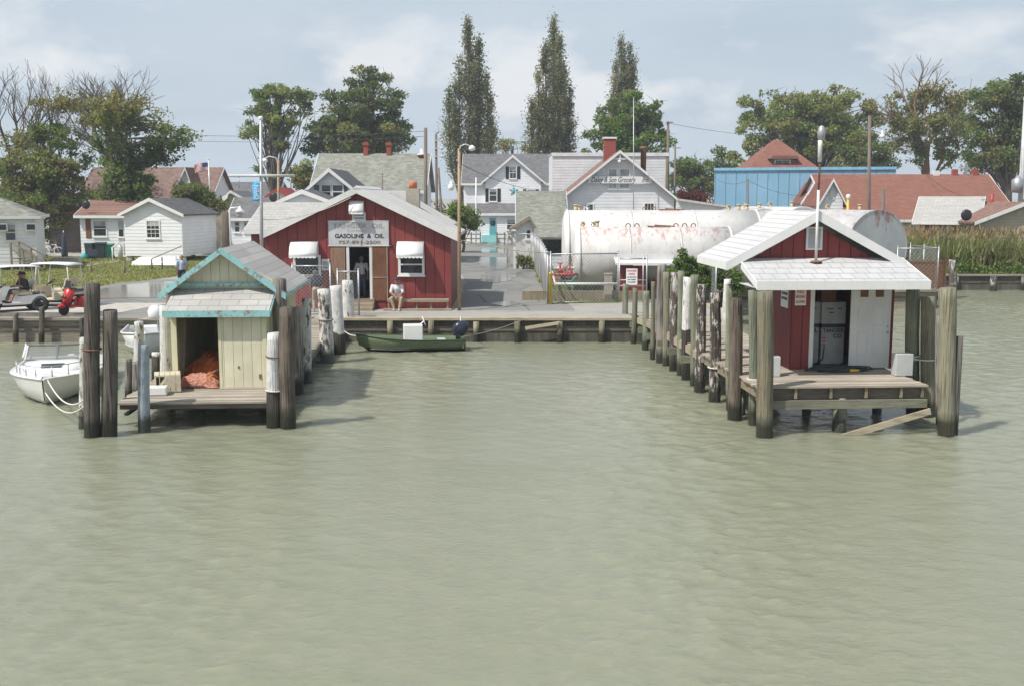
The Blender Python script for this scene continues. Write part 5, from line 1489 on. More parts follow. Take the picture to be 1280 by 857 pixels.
# ------------------------------------------------------------------ chain link fences
def chain_fence(name, label, pts, h, posts=True, sp=.16, rail=True, zb=GZ, group='chain link fences', diag=False):
    T = thing(name, label, 'fence', (pts[0][0], pts[0][1], zb), 0, group)
    o = Vector((pts[0][0], pts[0][1], 0))
    P = [Vector((p[0], p[1], 0)) - o for p in pts]
    for a, b in zip(P[:-1], P[1:]):
        d = b-a; L = d.length; u = d/L; mb = MB(); n = int((L+h)/sp)
        for i in range(n):
            s = -h + i*sp
            for sg_ in (1, -1):
                a0 = max(0, s); a1 = min(L, s+h)
                if a1 - a0 < .03: continue
                z0, z1 = a0-s, a1-s
                if sg_ < 0: z0, z1 = h-z0, h-z1
                mb.bar(a+u*a0+Vector((0,0,z0)), a+u*a1+Vector((0,0,z1)), .009, .009)
        mb.build('wire_mesh', M['wire'], T)
        if rail:
            mb = MB(); mb.tube([a+Vector((0,0,h)), b+Vector((0,0,h))], .028, 8); mb.build('top_rail', M['steel'], T)
            mb = MB(); mb.tube([a+Vector((0,0,.06)), b+Vector((0,0,.06))], .02, 6); mb.build('bottom_rail', M['steel'], T)
        k = max(1, round(L/2.6))
        for i in range(k + (1 if b is P[-1] else 0)):
            q = a + d*(i/k); mb = MB(); mb.tube([q, q+Vector((0,0,h+.08))], .035, 8); mb.ball(q+Vector((0,0,h+.09)), .045, 8); mb.build('post', M['steel'], T)
    return T
c0 = on(688, 380); c1 = on(772, 378); 
hf = at(690, 318, c0.y).z - GZ
chain_fence('chain_link_fence', 'chain link fence in front of the white tanks, beside the gravel', [(c0.x,c0.y),(c1.x,c1.y)], hf)
e0 = on(666, 333)
chain_fence('chain_link_fence', 'chain link fence running back along the wet lane to the pale shed', [(e0.x,e0.y),(on(676,350).x, on(676,350).y),(c0.x-.12,c0.y+.05)], hf, sp=.2)
g0 = on(618, 334); 
chain_fence('chain_link_fence', 'short chain link fence across the far end by the small old shed', [(on(634,331).x, on(634,331).y), (e0.x-.1, e0.y+.1)], hf, sp=.22)
gt0 = on(772, 378); gt1 = on(805, 376)
gt = thing('steel_gate', 'tall steel gate frame that carries the warning notice before the tanks', 'gate', (gt0.x+.05, gt0.y-.1, GZ))
gw = gt1.x-gt0.x-.05; gh = at(780, 322, gt0.y).z-GZ
for x in (0, gw-.16, gw):
    mb = MB(); mb.tube([(x,0,0),(x,0,gh + (.12 if x else 0))], .035, 8); mb.build('post', M['steel'], gt)
for z in (gh-.05, gh-.22 if False else gh*.5, .75):
    mb = MB(); mb.tube([(0,0,z),(gw,0,z)], .028, 8); mb.build('rail', M['steel'], gt)
sgn = at(789.5, 346, gt0.y-.1)
sign_board('warning_sign', 'white and red danger notice hung on the steel gate', (sgn.x, gt0.y-.15, sgn.z), .5, .72,
     [('DANGER', .26, .12, 'red_paint', .42), ('AREA', .12, .12, 'red_paint', .3), ('NO SMOKING', -.02, .07, 'black_paint', .42), ('NO OPEN', -.13, .07, 'black_paint', .36), ('FLAMES', -.24, .07, 'black_paint', .34)])
# gates / rails by the left dock head
f0 = on(372, 398); f1 = on(441, 398)
hh = at(400, 331, f0.y).z - GZ
chain_fence('chain_link_fence', 'chain link fence with gate posts at the shore end of the left dock', [(f0.x-.4, 42.9), (at(414,398,42.9).x, 42.9)], 1.95, sp=.15)
chain_fence('chain_link_fence', 'narrow chain link panel beside the red building steps', [(at(423,398,42.6).x, 42.6), (at(449,398,42.6).x, 42.6)], 1.75, sp=.15)
chain_fence('chain_link_fence', 'chain link fence corner above the wall behind the red shed roof', [(at(1120,362,54.6).x, 54.6), (at(1171,362,54.6).x, 54.6), (at(1171,362,54.6).x, 58.5)], 2.1, sp=.22)
chain_fence('chain_link_fence', 'chain link fence under the ivy behind the right dock', [(X1+.1, 46.0), (X1+.1, 54.7), (at(1040,362,54.6).x, 54.7)], 1.9, sp=.25)
o = MB().box(-1.0,1.0,-.03,.03,0,1.5).build('rusty_sheet', M['rust'], None, (at(1157,362,54.9).x, 54.95, GZ)); tag(o, 'rust brown metal sheet standing inside the fence corner', 'metal sheet')
# ivy on the fence
for i, (px, py, rx_, ry, lab) in enumerate([(850,336,16,22,'thick green ivy clump on the fence beside the pump house'), (880,340,22,20,'bright green ivy mound hiding the fence behind the right dock'), (912,352,18,14,'lower green ivy mound beside the red shed eave')]):
    make_tree('ivy_bush', lab, px, 47.5, py-ry, [(px,py,rx_,ry),(px+4,py+12,rx_*.8,ry*.6)], ['vivid','mid'], .15, 2600, 60+i, .04, nclump=26, clump=.3, group='ivy clumps on the fence', cat='ivy')

# ------------------------------------------------------------------ tanks
def tank_x(label, pxl, pxr, ytop, ybot, Y, mat, seed):
    """lying cylinder with its axis along x"""
    zt, zb = at(700, ytop, Y).z, at(700, ybot, Y-1).z
    rad = (zt-zb)/2; zc = (zt+zb)/2; xl_, xr_ = at(pxl, 320, Y).x, at(pxr, 320, Y).x
    T = thing('fuel_tank', label, 'fuel tank', ((xl_+xr_)/2, Y+rad*.2, GZ), 0, 'white fuel tanks')
    hx = (xr_-xl_)/2; c = (0,0,zc-GZ); mb = MB()
    mb.lathe([(rad,-hx+.06),(rad,-hx*.5),(rad,-.01),(rad,hx*.5),(rad,hx-.06)], 40, c, 0, 'x'); mb.build('shell', M[mat], T)
    for s in (-1, 1):
        mb = MB(); mb.lathe([(rad+.03, s*(hx-.10)),(rad+.03,s*hx),(rad-.05,s*hx),(rad-.05,s*(hx+.05)),(rad-.4,s*(hx+.16)),(.01,s*(hx+.2))], 40, c, 0, 'x'); mb.build('end_cap', M['tank_clean'], T)
    for x in (-hx*.6, 0, hx*.6):
        mb = MB(); mb.box(x-.2, x+.2, -rad*.7, rad*.7, 0, zc-GZ-rad*.72); mb.build('cradle', M['concrete'], T)
    for x in (-hx*.33, hx*.33):
        mb = MB(); mb.lathe([(rad+.012,x-.04),(rad+.012,x+.04)], 40, c, 0, 'x'); mb.build('weld_band', M[mat], T)
    return T, rad, zc-GZ, hx
t1, r1, z1_, h1 = tank_x('nearer white fuel tank streaked with rust along its top behind the chain link fence', 722, 912, 284, 358, 51.0, 'tank', 1)
t2, r2_, z2_, h2 = tank_x('taller white fuel tank lying directly behind the rust streaked one', 708, 945, 263, 360, 54.6, 'tank_far', 2)
def fitting(T, x, y, z, kind, mat):
    mb = MB()
    if kind == 'valve': mb.tube([(x,y,z-.15),(x,y,z+.12)],.07,8); mb.tube([(x-.12,y,z+.12),(x+.12,y,z+.12)],.06,8); mb.lathe([(.1,0),(.1,.05)],10,(x,y,z+.2)); mb.tube([(x,y,z+.1),(x,y,z+.22)],.03,6)
    elif kind == 'lug': torus(mb, .11, .025, 12, 5, 'y'); mb.v = [(a+x,b+y,c+z+.04) for a,b,c in mb.v]
    elif kind == 'plate': mb.bar((x-.55,y-.1,z+.03),(x+.5,y-.1,z-.02),.28,.05); mb.bar((x-.2,y+.15,z+.07),(x+.75,y+.1,z+.02),.28,.05)
    else: mb.tube([(x,y,z-.15),(x,y,z+.22)],.09,10); mb.lathe([(.12,0),(.12,.07)],10,(x,y,z+.22))
    mb.build({'valve':'valve','lug':'lifting_lug','plate':'walkway_plank','vent':'vent_cap'}[kind], M[mat], T)
def fx(T, px, Y): return at(px, 280, Y).x - T.location.x
for px, k, m_ in ((729,'valve','brass'),(747,'vent','brass'),(742,'valve','steel'),(786,'lug','rust'),(797,'lug','rust'),(846,'lug','rust'),(857,'lug','rust'),(825,'plate','rust'),(868,'lug','rust')):
    fitting(t1, fx(t1,px,51), 0, z1_+r1, k, m_)
for px, k, m_ in ((724,'valve','brass'),(735,'valve','steel'),(720,'vent','brass'),(807,'lug','rust'),(818,'lug','rust'),(838,'plate','rust'),(925,'vent','brass'),(935,'vent','brass'),(912,'valve','brass')):
    fitting(t2, fx(t2,px,54.6), 0, z2_+r2_, k, m_)
def tank_y(label, px, Y, ytop, wpx, L, mat, end, ang, seed):
    """lying cylinder pointing towards the water"""
    zt = at(px, ytop, Y).z; rad = wpx/2/ppm(Y, 3); c = at(px, 300, Y)
    T = thing('fuel_tank', label, 'fuel tank', (c.x, Y, GZ), ang, 'white fuel tanks')
    zc = zt - GZ - rad; mb = MB(); mb.lathe([(rad,0.02),(rad,L*.3),(rad,L*.6),(rad,L)], 44, (0,0,zc), 0, 'y'); mb.build('shell', M[mat], T)
    mb = MB(); mb.lathe([(rad+.03,.12),(rad+.03,-.02),(rad-.04,-.02),(rad-.04,.0),(.01,.0)], 44, (0,0,zc), 0, 'y', False); mb.build('end_cap', M[end], T)
    for y in (L*.15, L*.8):
        mb = MB(); mb.box(-rad*.7, rad*.7, y-.2, y+.2, 0, max(.1, zc-rad*.72)); mb.build('cradle', M['concrete'], T)
    fitting(T, .1, L*.2, zc+rad, 'vent', 'brass'); fitting(T, -.1, L*.5, zc+rad, 'valve', 'brass')
    return T
tank_y('grey fuel tank with a big round end marked by red flaking patches', 1097, 54.8, 263, 96, 7.5, 'tank_grey', 'tank_disc', R(24), 1)
tank_y('pale fuel tank peeping over the ridge of the red shed roof', 1003, 57.0, 259, 70, 6.0, 'tank_far', 'tank_clean', R(20), 2)
tank_y('fuel tank with rust streaked rounded top left of the red shed ridge', 955, 58.5, 261, 66, 6.0, 'tank_grey', 'tank_clean', R(6), 3)
# white standpipe with yellow vent
o = thing('vent_pipe', 'yellow and white vent pipe standing above the tank behind the red shed roof', 'pipe', (at(1059,280,57).x, 57, GZ))
zz = at(1059, 243, 57).z-GZ; mb = MB(); mb.tube([(0,0,0),(0,0,zz-.25)], .07, 8); mb.build('pipe', M['yellow_paint'], o); mb = MB(); mb.lathe([(.07,zz-.25),(.12,zz-.2),(.12,zz-.05),(.04,zz)],10); mb.build('cap', M['white'], o)
# pump house by the fence
ph = thing('pump_house', 'small red and white pump house with a dark open front between gate and piles', 'shed', (at(808,378,49.4).x, 49.4, GZ))
lp = lambda px: at(px, 378, 49.4).x - ph.location.x; zp = lambda py: at(640, py, 49.4).z - GZ
mb = MB(); mb.box(lp(772), lp(806), 0, .1, 0, zp(330)); mb.build('front_wall', M['red_small'], ph)
mb = MB(); mb.box(lp(772), lp(842), .101, .2, zp(330), zp(318)); mb.box(lp(838), lp(842), 0, .1, 0, zp(330)); mb.build('front_wall', M['white_worn'], ph)
mb = MB(); mb.box(lp(772), lp(842), 2.2, 2.3, 0, zp(318)); mb.box(lp(772), lp(774), .201, 2.2, 0, zp(318)); mb.box(lp(840),lp(842), .201, 2.2, 0, zp(318)); mb.build('back_wall', M['timber'], ph)
mb = MB(); mb.prism([(lp(768),-.35,zp(331)),(lp(768),2.4,zp(318)+.25),(lp(768),2.4,zp(318)+.33),(lp(768),-.35,zp(331)+.08)], (lp(846)-lp(768),0,0)); mb.build('roof', M['white_worn'], ph)
mb = MB(); mb.box(lp(790), lp(835), -.40, -.352, zp(331)-.02, zp(331)+.10); mb.build('fascia', M['white'], ph)
o = MB(); o.tube([(0,0,0),(0,0,.4),(.25,0,.5)],.08,8); o.lathe([(.12,0),(.16,.1),(.12,.3)],10,(-.3,.1,.5)); o.ball((.1,.1,.55),.14); o = o.build('pump', M['red_paint'], None, (at(815,370,50.2).x, 50.2, GZ+.15)); tag(o, 'small red pump inside the dark pump house opening', 'pump')
mb = MB(); torus(mb, .12,.03,14,6); 
# red and green pipework
pw = thing('pipe_manifold', 'red and green valve pipework beside the left ends of the tanks', 'pipework', (at(705,360,50.2).x, 50.2, GZ))
pz = lambda py: at(700, py, 50.2).z-GZ; pxx = lambda px: at(px,360,50.2).x - pw.location.x
for i, py in enumerate((343, 349, 336)):
    mb = MB(); mb.tube([(pxx(688),-.3+.3*i,pz(py)),(pxx(716),-.3+.3*i,pz(py)),(pxx(722),.2+.3*i,pz(py))],.065,8); mb.build('pipe', M['red_pipe' if i < 2 else 'white'], pw)
for px, py in ((700,338),(706,343),(712,341),(703,346)):
    mb = MB(); x = pxx(px); z = pz(py); mb.ball((x,-.1,z),.13); mb.tube([(x,-.1,z),(x,-.1,z+.32)],.045,8); torus_ = MB(); torus(torus_, .12,.022,14,5,'z'); mb.add([(a+x,b-.1,c+z+.33) for a,b,c in torus_.v], torus_.f); mb.build('valve', M['red_pipe'], pw)
mb = MB(); mb.tube([(pxx(697),-.5,pz(347)),(pxx(701),-.5,pz(351)),(pxx(714),-.5,pz(351)),(pxx(718),-.5,pz(346))],.06,8); mb.tube([(pxx(699),-.5,pz(352)),(pxx(699),-.5,0)],.05,8); mb.tube([(pxx(715),-.5,pz(352)),(pxx(715),-.5,0)],.05,8); mb.build('green_valve_set', M['green_pipe'], pw)
mb = MB(); mb.tube([(pxx(688),-.6,pz(340)),(pxx(697),-1.2,pz(354))],.06,8); mb.build('pipe', M['red_pipe'], pw)
wp = MB(); a = at(690, 340, 50); b = at(694, 355, 48.6); c = at(773, 355, 48.6); o0 = Vector(a); wp.tube([a-o0, b-o0, c-o0], .065, 10); wp = wp.build('supply_pipe', M['white'], None, o0); tag(wp, 'long white pipe running along inside the front fence to the gate', 'pipe')
o = MB().box(-2.9,2.9,-.1,.1,0,.42).build('timber_kerb', M['timber_v'], None, (at(732,376,49.2).x, 49.2, GZ)); tag(o, 'low timber edging lying inside the fence under the tanks', 'timber')
o = MB().box(-.17,.17,-.12,.12,0,1.2); o.box(-.2,.2,-.15,.15,1.2,1.24); o = o.build('control_cabinet', M['tanblock'], None, (at(760,368,49.0).x, 49.0, GZ)); tag(o, 'tan control cabinet standing before the nearer tank', 'cabinet')
o = MB().tube([(0,0,0),(0,0,1.35)], .07, 10).ball((0,0,1.35), .07).build('bollard', M['yellow_paint'], None, (c0.x-.02, c0.y-.25, GZ)); tag(o, 'yellow bollard at the fence corner beside the lane', 'bollard')
for i, (px, py) in enumerate(((741, 366), (757, 366))):
    pass
# ------------------------------------------------------------------ boats
def hull(T, L, B, H, mats, rake=.55, flare=.8, zk=-.25, sheer=.22, n=18, name='hull', fl_bow=1.0, boot=.08):
    """open hull, bow towards +y; stations from transom to stem; returns the gunwale"""
    mb = MB(); gun = []
    secs = []
    for i in range(n+1):
        f = i/n; y = -L/2 + L*f
        w = B/2 * (1 - max(0, (f-.45)/.55)**2.3) * (1-.08*(1-f)); w = max(w, .015)
        zg = H + sheer*max(0, f-.3)**2/.49
        wc = w*(flare if f < .9 else flare*(1-(f-.9)*6)); wc = max(wc, .012)
        ys = y + rake*f**6; zc = .12 + .30*max(0,f-.5)**2*4*.3
        k = zk + (.35 if f > .8 else 0)*((f-.8)/.2)**2 if f > .8 else zk
        yk = y - rake*.2*f**6
        half = [(0, yk, k), (wc*.55, yk+(ys-yk)*.3, k+(zc-k)*.55), (wc, yk+(ys-yk)*.55, zc), (w*.5+wc*.5, yk+(ys-yk)*.8, (zc+zg)/2), (w, ys, zg)]
        row = [(-a, b, c) for a, b, c in half[::-1]] + half[1:]
        secs.append(row); gun.append((w, ys, zg))
    mb.loft(secs, 0, True, False)
    tr = secs[0]; mb.add(tr, [tuple(range(len(tr)))], 0)
    o = mb.build(name, mats[0], T)
    return o, gun, secs

def m_hull(name, top, bottom, zsplit, var=.1):
    t = NT(name); z = t.sep()[2]
    c = t.ramp(t.noise(2, 4), [(.3, sc(top, 1-var)), (.7, top)])
    c = t.mix(t.ramp(t.noise(3, 4, t.map((1,1,.3))), [(.55,0.0),(.8,.3)]), c, sc(top,.6))
    s = t.ramp(t.math('ADD', t.math('MULTIPLY', z, 1.0), .5), [(zsplit+.5, 1.0), (zsplit+.506, 0.0)])
    return t.fin(t.mix(s, c, bottom), .3, None, 0, .5)

def outboard(T, loc, cowl, s=1.0, tilt=0.0, name='outboard_motor'):
    """an outboard hung on the transom, parts under T"""
    l = Vector(loc); mb = MB()
    secs = []
    for f, w, d in ((0,.10,.16),(.06,.17,.25),(.2,.19,.29),(.36,.19,.29),(.48,.15,.24),(.55,.08,.12)):
        ring_ = []
        for k in range(12):
            a = 2*math.pi*k/12; ca, sa = math.cos(a), math.sin(a)
            ring_.append(l + Vector((w*s*math.copysign(abs(ca)**.6, ca), -.12*s + d*s*math.copysign(abs(sa)**.6, sa) - f*tilt*s, (.25+f)*s)))
        secs.append(ring_)
    mb.loft(secs, closed=True); o = mb.build(name, M[cowl] if isinstance(cowl, str) else cowl, T)
    mb = MB(); mb.bar(l+Vector((0,-.12*s,.3*s)), l+Vector((0,-.16*s,-.5*s)), .12*s, .22*s); mb.build('midsection', M['plastic_black'], o)
    mb = MB(); mb.bar(l+Vector((.195*s,-.30*s,.42*s)), l+Vector((.195*s,.05*s,.62*s)), .01, .03*s); mb.bar(l+Vector((.195*s,-.30*s,.36*s)), l+Vector((.195*s,.05*s,.56*s)), .01, .02*s); mb.build('stripe', M['gel'], o)
    return o

# green skiff -------------------------------------------------------
p = on(515, 440, 0); sk = thing('skiff', 'dark green open skiff with white console and black outboard by the harbour wall', 'boat', (p.x, p.y+.55, 0), R(94+4))
green = m_hull('green_hull_paint', (.125,.165,.085), (.02,.022,.022), .13, .2)
ho, gun, secs = hull(sk, 3.75, 1.5, .42, [green], rake=.22, flare=.82, zk=-.18, sheer=.20)
sd = ho.modifiers.new('s','SOLIDIFY'); sd.thickness = .03; sd.offset = -1
for s in (-1, 1):
    mb = MB(); mb.tube([(s*w, y, z+.012) for w, y, z in gun], .028, 6); mb.build('gunwale', M['rubber'] if False else m_plain('dark_gunwale', (.05,.06,.04), .5) if s < 0 else bpy.data.materials['dark_gunwale'], sk)
mb = MB(); mb.loft([[(-w*.86, y, .10), (w*.86, y, .10)] for w, y, z in gun[:-2]], cap=False); mb.build('floor_boards', M['gel_grey'], sk)
mb = MB(); mb.box(-.28,.28,-.34,.36,.11,.95); cs = bevel(mb.build('console', M['gel'], sk), .03)
mb = MB(); torus(mb, .17, .018, 20, 6, 'y'); mb.v = [(a, b-.40+c*.35, c*.93+1.06) for a,b,c in mb.v]; mb.tube([(0,-.28,.95),(0,-.40,1.06)],.03,6); mb.bar((-.16,-.4,1.06),(.16,-.4,1.06),.02,.02); mb.build('steering_wheel', M['gel'], sk)
mb = MB(); mb.box(-.6,.6,-1.2,-.9,.30,.36); mb.build('thwart', M['gel_grey'], sk)
mb = MB(); mb.box(-.66,.66,-1.80,-1.74,.1,.5); mb.build('transom_board', green, sk)
outboard(sk, (0, -1.55, .24), m_plain('dark_blue_cowl', (.02,.026,.045), .25), 1.0, .25)
mb = MB(); mb.tube([(.42,-1.75,.45),(.42,-1.80,1.18)],.022,8); mb.tube([(-.1,-1.7,.48),(.5,-1.72,.48)],.03,6); mb.build('pole', M['steel'], sk)
text('registration_mark', 'VA 4021', .12, M['black_paint'], sk, (0,0,0)).hide_render = False
rm = [o for o in COL.objects if o.name.startswith('registration_mark')][0]; bpy.data.objects.remove(rm)
pr = at(428, 428, p.y+1.2)
bow = Matrix.Translation(sk.location) @ Matrix.Rotation(sk.rotation_euler.z, 4, 'Z') @ Vector((0, 2.0, .58))
rope('mooring_rope', 'pale rope from the green skiff bow to the white piles', [Vector((at(428,418,41.6).x, 41.2, .62)), bow], .02, 'rope', None, .12)
rope('mooring_rope', 'thin line from the green skiff stern along the harbour wall', [Matrix.Translation(sk.location) @ Matrix.Rotation(sk.rotation_euler.z,4,'Z') @ Vector((-.3,-1.8,.5)), Vector((at(655,404,EDGE_Y-.3).x, EDGE_Y-.3, .9))], .012, 'rope_grey', None, .08)

# white cabin boat --------------------------------------------------
p = on(62, 507, 0); wb = thing('cabin_boat', 'white cabin motorboat with windscreen and bow rail, bow towards the water', 'boat', (p.x-.85, p.y+2.7, 0), R(195)); wb.scale = (1.1, .92, .74)
whull = m_hull('white_hull_paint', (.72,.72,.69), (.03,.035,.04), .02, .06)
ho, gun, secs = hull(wb, 5.8, 2.35, .82, [whull], rake=.35, flare=.80, zk=-.3, sheer=.20, n=22)
mb = MB(); rows = []
for i, (w, y, z) in enumerate(gun):
    if i < 8: continue
    rows.append([(-w*.98, y, z+.01), (-w*.55, y, z+.10), (0, y, z+.13), (w*.55, y, z+.10), (w*.98, y, z+.01)])
mb.loft(rows, cap=False); mb.build('foredeck', M['gel'], wb)
mb = MB(); mb.loft([[(-w*.9, y, .35), (w*.9, y, .35)] for w, y, z in gun[:10]], cap=False); mb.build('cockpit_floor', M['gel_grey'], wb)
for s in (-1, 1):
    mb = MB(); mb.tube([(s*w, y, z) for w, y, z in gun], .035, 6); mb.build('rub_rail', M['gel'], wb)
# cabin trunk
mb = MB(); rows = []
for y, w, h in ((-.2,.86,.36),(.6,.82,.36),(1.3,.66,.30),(1.85,.42,.16),(2.05,.30,.03)):
    z = .86; rows.append([(-w,y,z),(-w*.9,y,z+h*.8),(-w*.5,y,z+h),(w*.5,y,z+h),(w*.9,y,z+h*.8),(w,y,z)])
mb.loft(rows); mb.build('cabin', M['gel'], wb)
mb = MB(); mb.prism([(-.28,1.05,1.17),(.28,1.05,1.17),(.24,1.5,1.115),(-.24,1.5,1.115)],(0,0,.035)); mb.build('hatch', M['glass'], wb)
# windscreen
fr_ = MB(); A = [(-.92,-.45),(-.80,.10),(-.0,.30),(.80,.10),(.92,-.45)]
for (x, y) in A: fr_.bar((x,y,1.18),(x*.92,y-.28,1.72),.05,.05)
for a, b in zip(A[:-1], A[1:]):
    fr_.bar((a[0],a[1],1.2),(b[0],b[1],1.2),.035,.04); fr_.bar((a[0]*.92,a[1]-.28,1.72),(b[0]*.92,b[1]-.28,1.72),.035,.04)
ws = fr_.build('windscreen_frame', m_plain('dark_aluminium', (.16,.165,.17), .4, .1, 4, .4), wb)
def m_clear(name, c, alpha):
    t = NT(name); t.fin(c, .05, None, 0, .5); tr = t.n.new('ShaderNodeBsdfTransparent'); mx = t.n.new('ShaderNodeMixShader'); mx.inputs[0].default_value = alpha
    t.l(tr.outputs[0], mx.inputs[1]); t.l(t.b.outputs[0], mx.inputs[2]); t.l(mx.outputs[0], t.out.inputs[0]); return t.mat
clr = m_clear('tinted_windscreen', (.20,.22,.22), .5)
gm = MB()
for a, b in zip(A[:-1], A[1:]): gm.add([(a[0],a[1],1.22),(b[0],b[1],1.22),(b[0]*.92,b[1]-.28,1.70),(a[0]*.92,a[1]-.28,1.70)], [(0,1,2,3)])
gm.build('pane', clr, ws)
mb = MB()
rl = [(w*.88, y-.02, z+.42) for w, y, z in gun[13:22]]
mb.tube([(x,y,z) for x,y,z in rl] + [(-x,y,z) for x,y,z in rl[::-1]], .018, 6)
for w, y, z in gun[13:22:2]:
    for s in (-1,1): mb.tube([(s*w*.88,y-.02,z),(s*w*.88,y-.02,z+.42)], .014, 6)
mb.build('bow_rail', M['steel'], wb)
mb = MB(); mb.box(-.28,.28,-1.2,-.7,.36,1.0); mb.build('helm_seat', M['gel'], wb)
outboard(wb, (0,-3.05,.2), 'gel', .8)
tip = Matrix.Translation(wb.location) @ Matrix.Rotation(wb.rotation_euler.z, 4, 'Z')
tip = tip @ Matrix.Diagonal((1.1,.92,.74,1)); be = tip @ Vector((0, 2.98, .55)); bc = tip @ Vector((.0, 2.75, 1.12)); pa = Vector((pA.x-.1, pA.y-.1, .75))
rope('mooring_rope', 'white rope looping low from the cabin boat bow to the tallest dark pile', [be, pa], .02, 'rope', None, .35)
rope('mooring_rope', 'white rope hanging from the cabin boat foredeck to the tallest dark pile', [bc, pa+Vector((0,0,.15))], .02, 'rope', None, .4)

# second white boat further in --------------------------------------
p = on(180, 447, 0); w2 = thing('motorboat', 'white open motorboat moored behind the left dock piles', 'boat', (p.x-.45, p.y+2.1, 0), R(194)); w2.scale = (1,.9,.82)
ho, gun, secs = hull(w2, 5.0, 2.1, .80, [m_hull('pale_hull_paint', (.62,.64,.62), (.05,.06,.06), .02, .1)], rake=.35, flare=.75, zk=-.3, sheer=.28, n=20)
sd = ho.modifiers.new('s','SOLIDIFY'); sd.thickness = .04; sd.offset = -1
for s in (-1, 1):
    mb = MB(); mb.tube([(s*w, y, z+.02) for w, y, z in gun], .04, 6); mb.build('gunwale', M['gel'], w2)
mb = MB(); mb.loft([[(-w*.88, y, .38), (w*.88, y, .38)] for w, y, z in gun[:-3]], cap=False); mb.build('floor_boards', M['gel_grey'], w2)
mb = MB(); mb.box(-.3,.3,-.1,.4,.40,1.1); bevel(mb.build('console', M['gel'], w2), .04)
mb = MB(); mb.tube([(-.28,.4,1.1),(-.32,.6,1.45),(.32,.6,1.45),(.28,.4,1.1)],.02,6); mb.build('console_rail', M['steel'], w2)
outboard(w2, (.0,-2.6,.62), 'gel', 1.35)

# overturned skiff on the lawn
p = on(194, 333); us = thing('overturned_skiff', 'white skiff lying upside down on the lawn before the gabled shed', 'boat', (p.x, p.y+.6, GZ+.62), R(80))
ho, gun, secs = hull(us, 3.6, 1.5, .42, [m_hull('skiff_paint', (.70,.69,.66), (.4,.38,.36), -.4, .12)], rake=.2, zk=-.12, sheer=.1)
us.rotation_euler = (0, R(180), R(80)); us.location.z = GZ + .50
mb = MB(); mb.box(-.62,.62,-1.7,-1.64,.0,.42); mb.build('transom_board', M['gel_grey'], us)
mb = MB(); mb.bar((0,-1.75,-.13),(0,1.2,-.15),.05,.05); mb.build('keel', M['gel'], us)
# ------------------------------------------------------------------ people: capsules fused by a voxel remesh into one skin
def fuse(name, parts, vox, mat, parent, smooth_it=4):
    """parts: ('c', p, q, r0, r1) tapered limb, ('b', centre, (rx,ry,rz)) ellipsoid"""
    mb = MB()
    for P in parts:
        if P[0] == 'c':
            _, p, q, r0, r1 = P; p = Vector(p); q = Vector(q)
            mb.tube([p, p.lerp(q,.5), q], [r0, (r0+r1)/2*1.03, r1], 12); mb.ball(p, r0, 12); mb.ball(q, r1, 12)
        else:
            mb.ball(P[1], 1.0, 14, sc=P[2])
    o = mb.build(name, mat, parent)
    rm = o.modifiers.new('r', 'REMESH'); rm.mode = 'VOXEL'; rm.voxel_size = vox; rm.use_smooth_shade = True
    sm = o.modifiers.new('s', 'SMOOTH'); sm.iterations = smooth_it; sm.factor = .5
    return baked(o)

def lerp(a, b, f): return tuple(a[i] + (b[i]-a[i])*f for i in range(3))

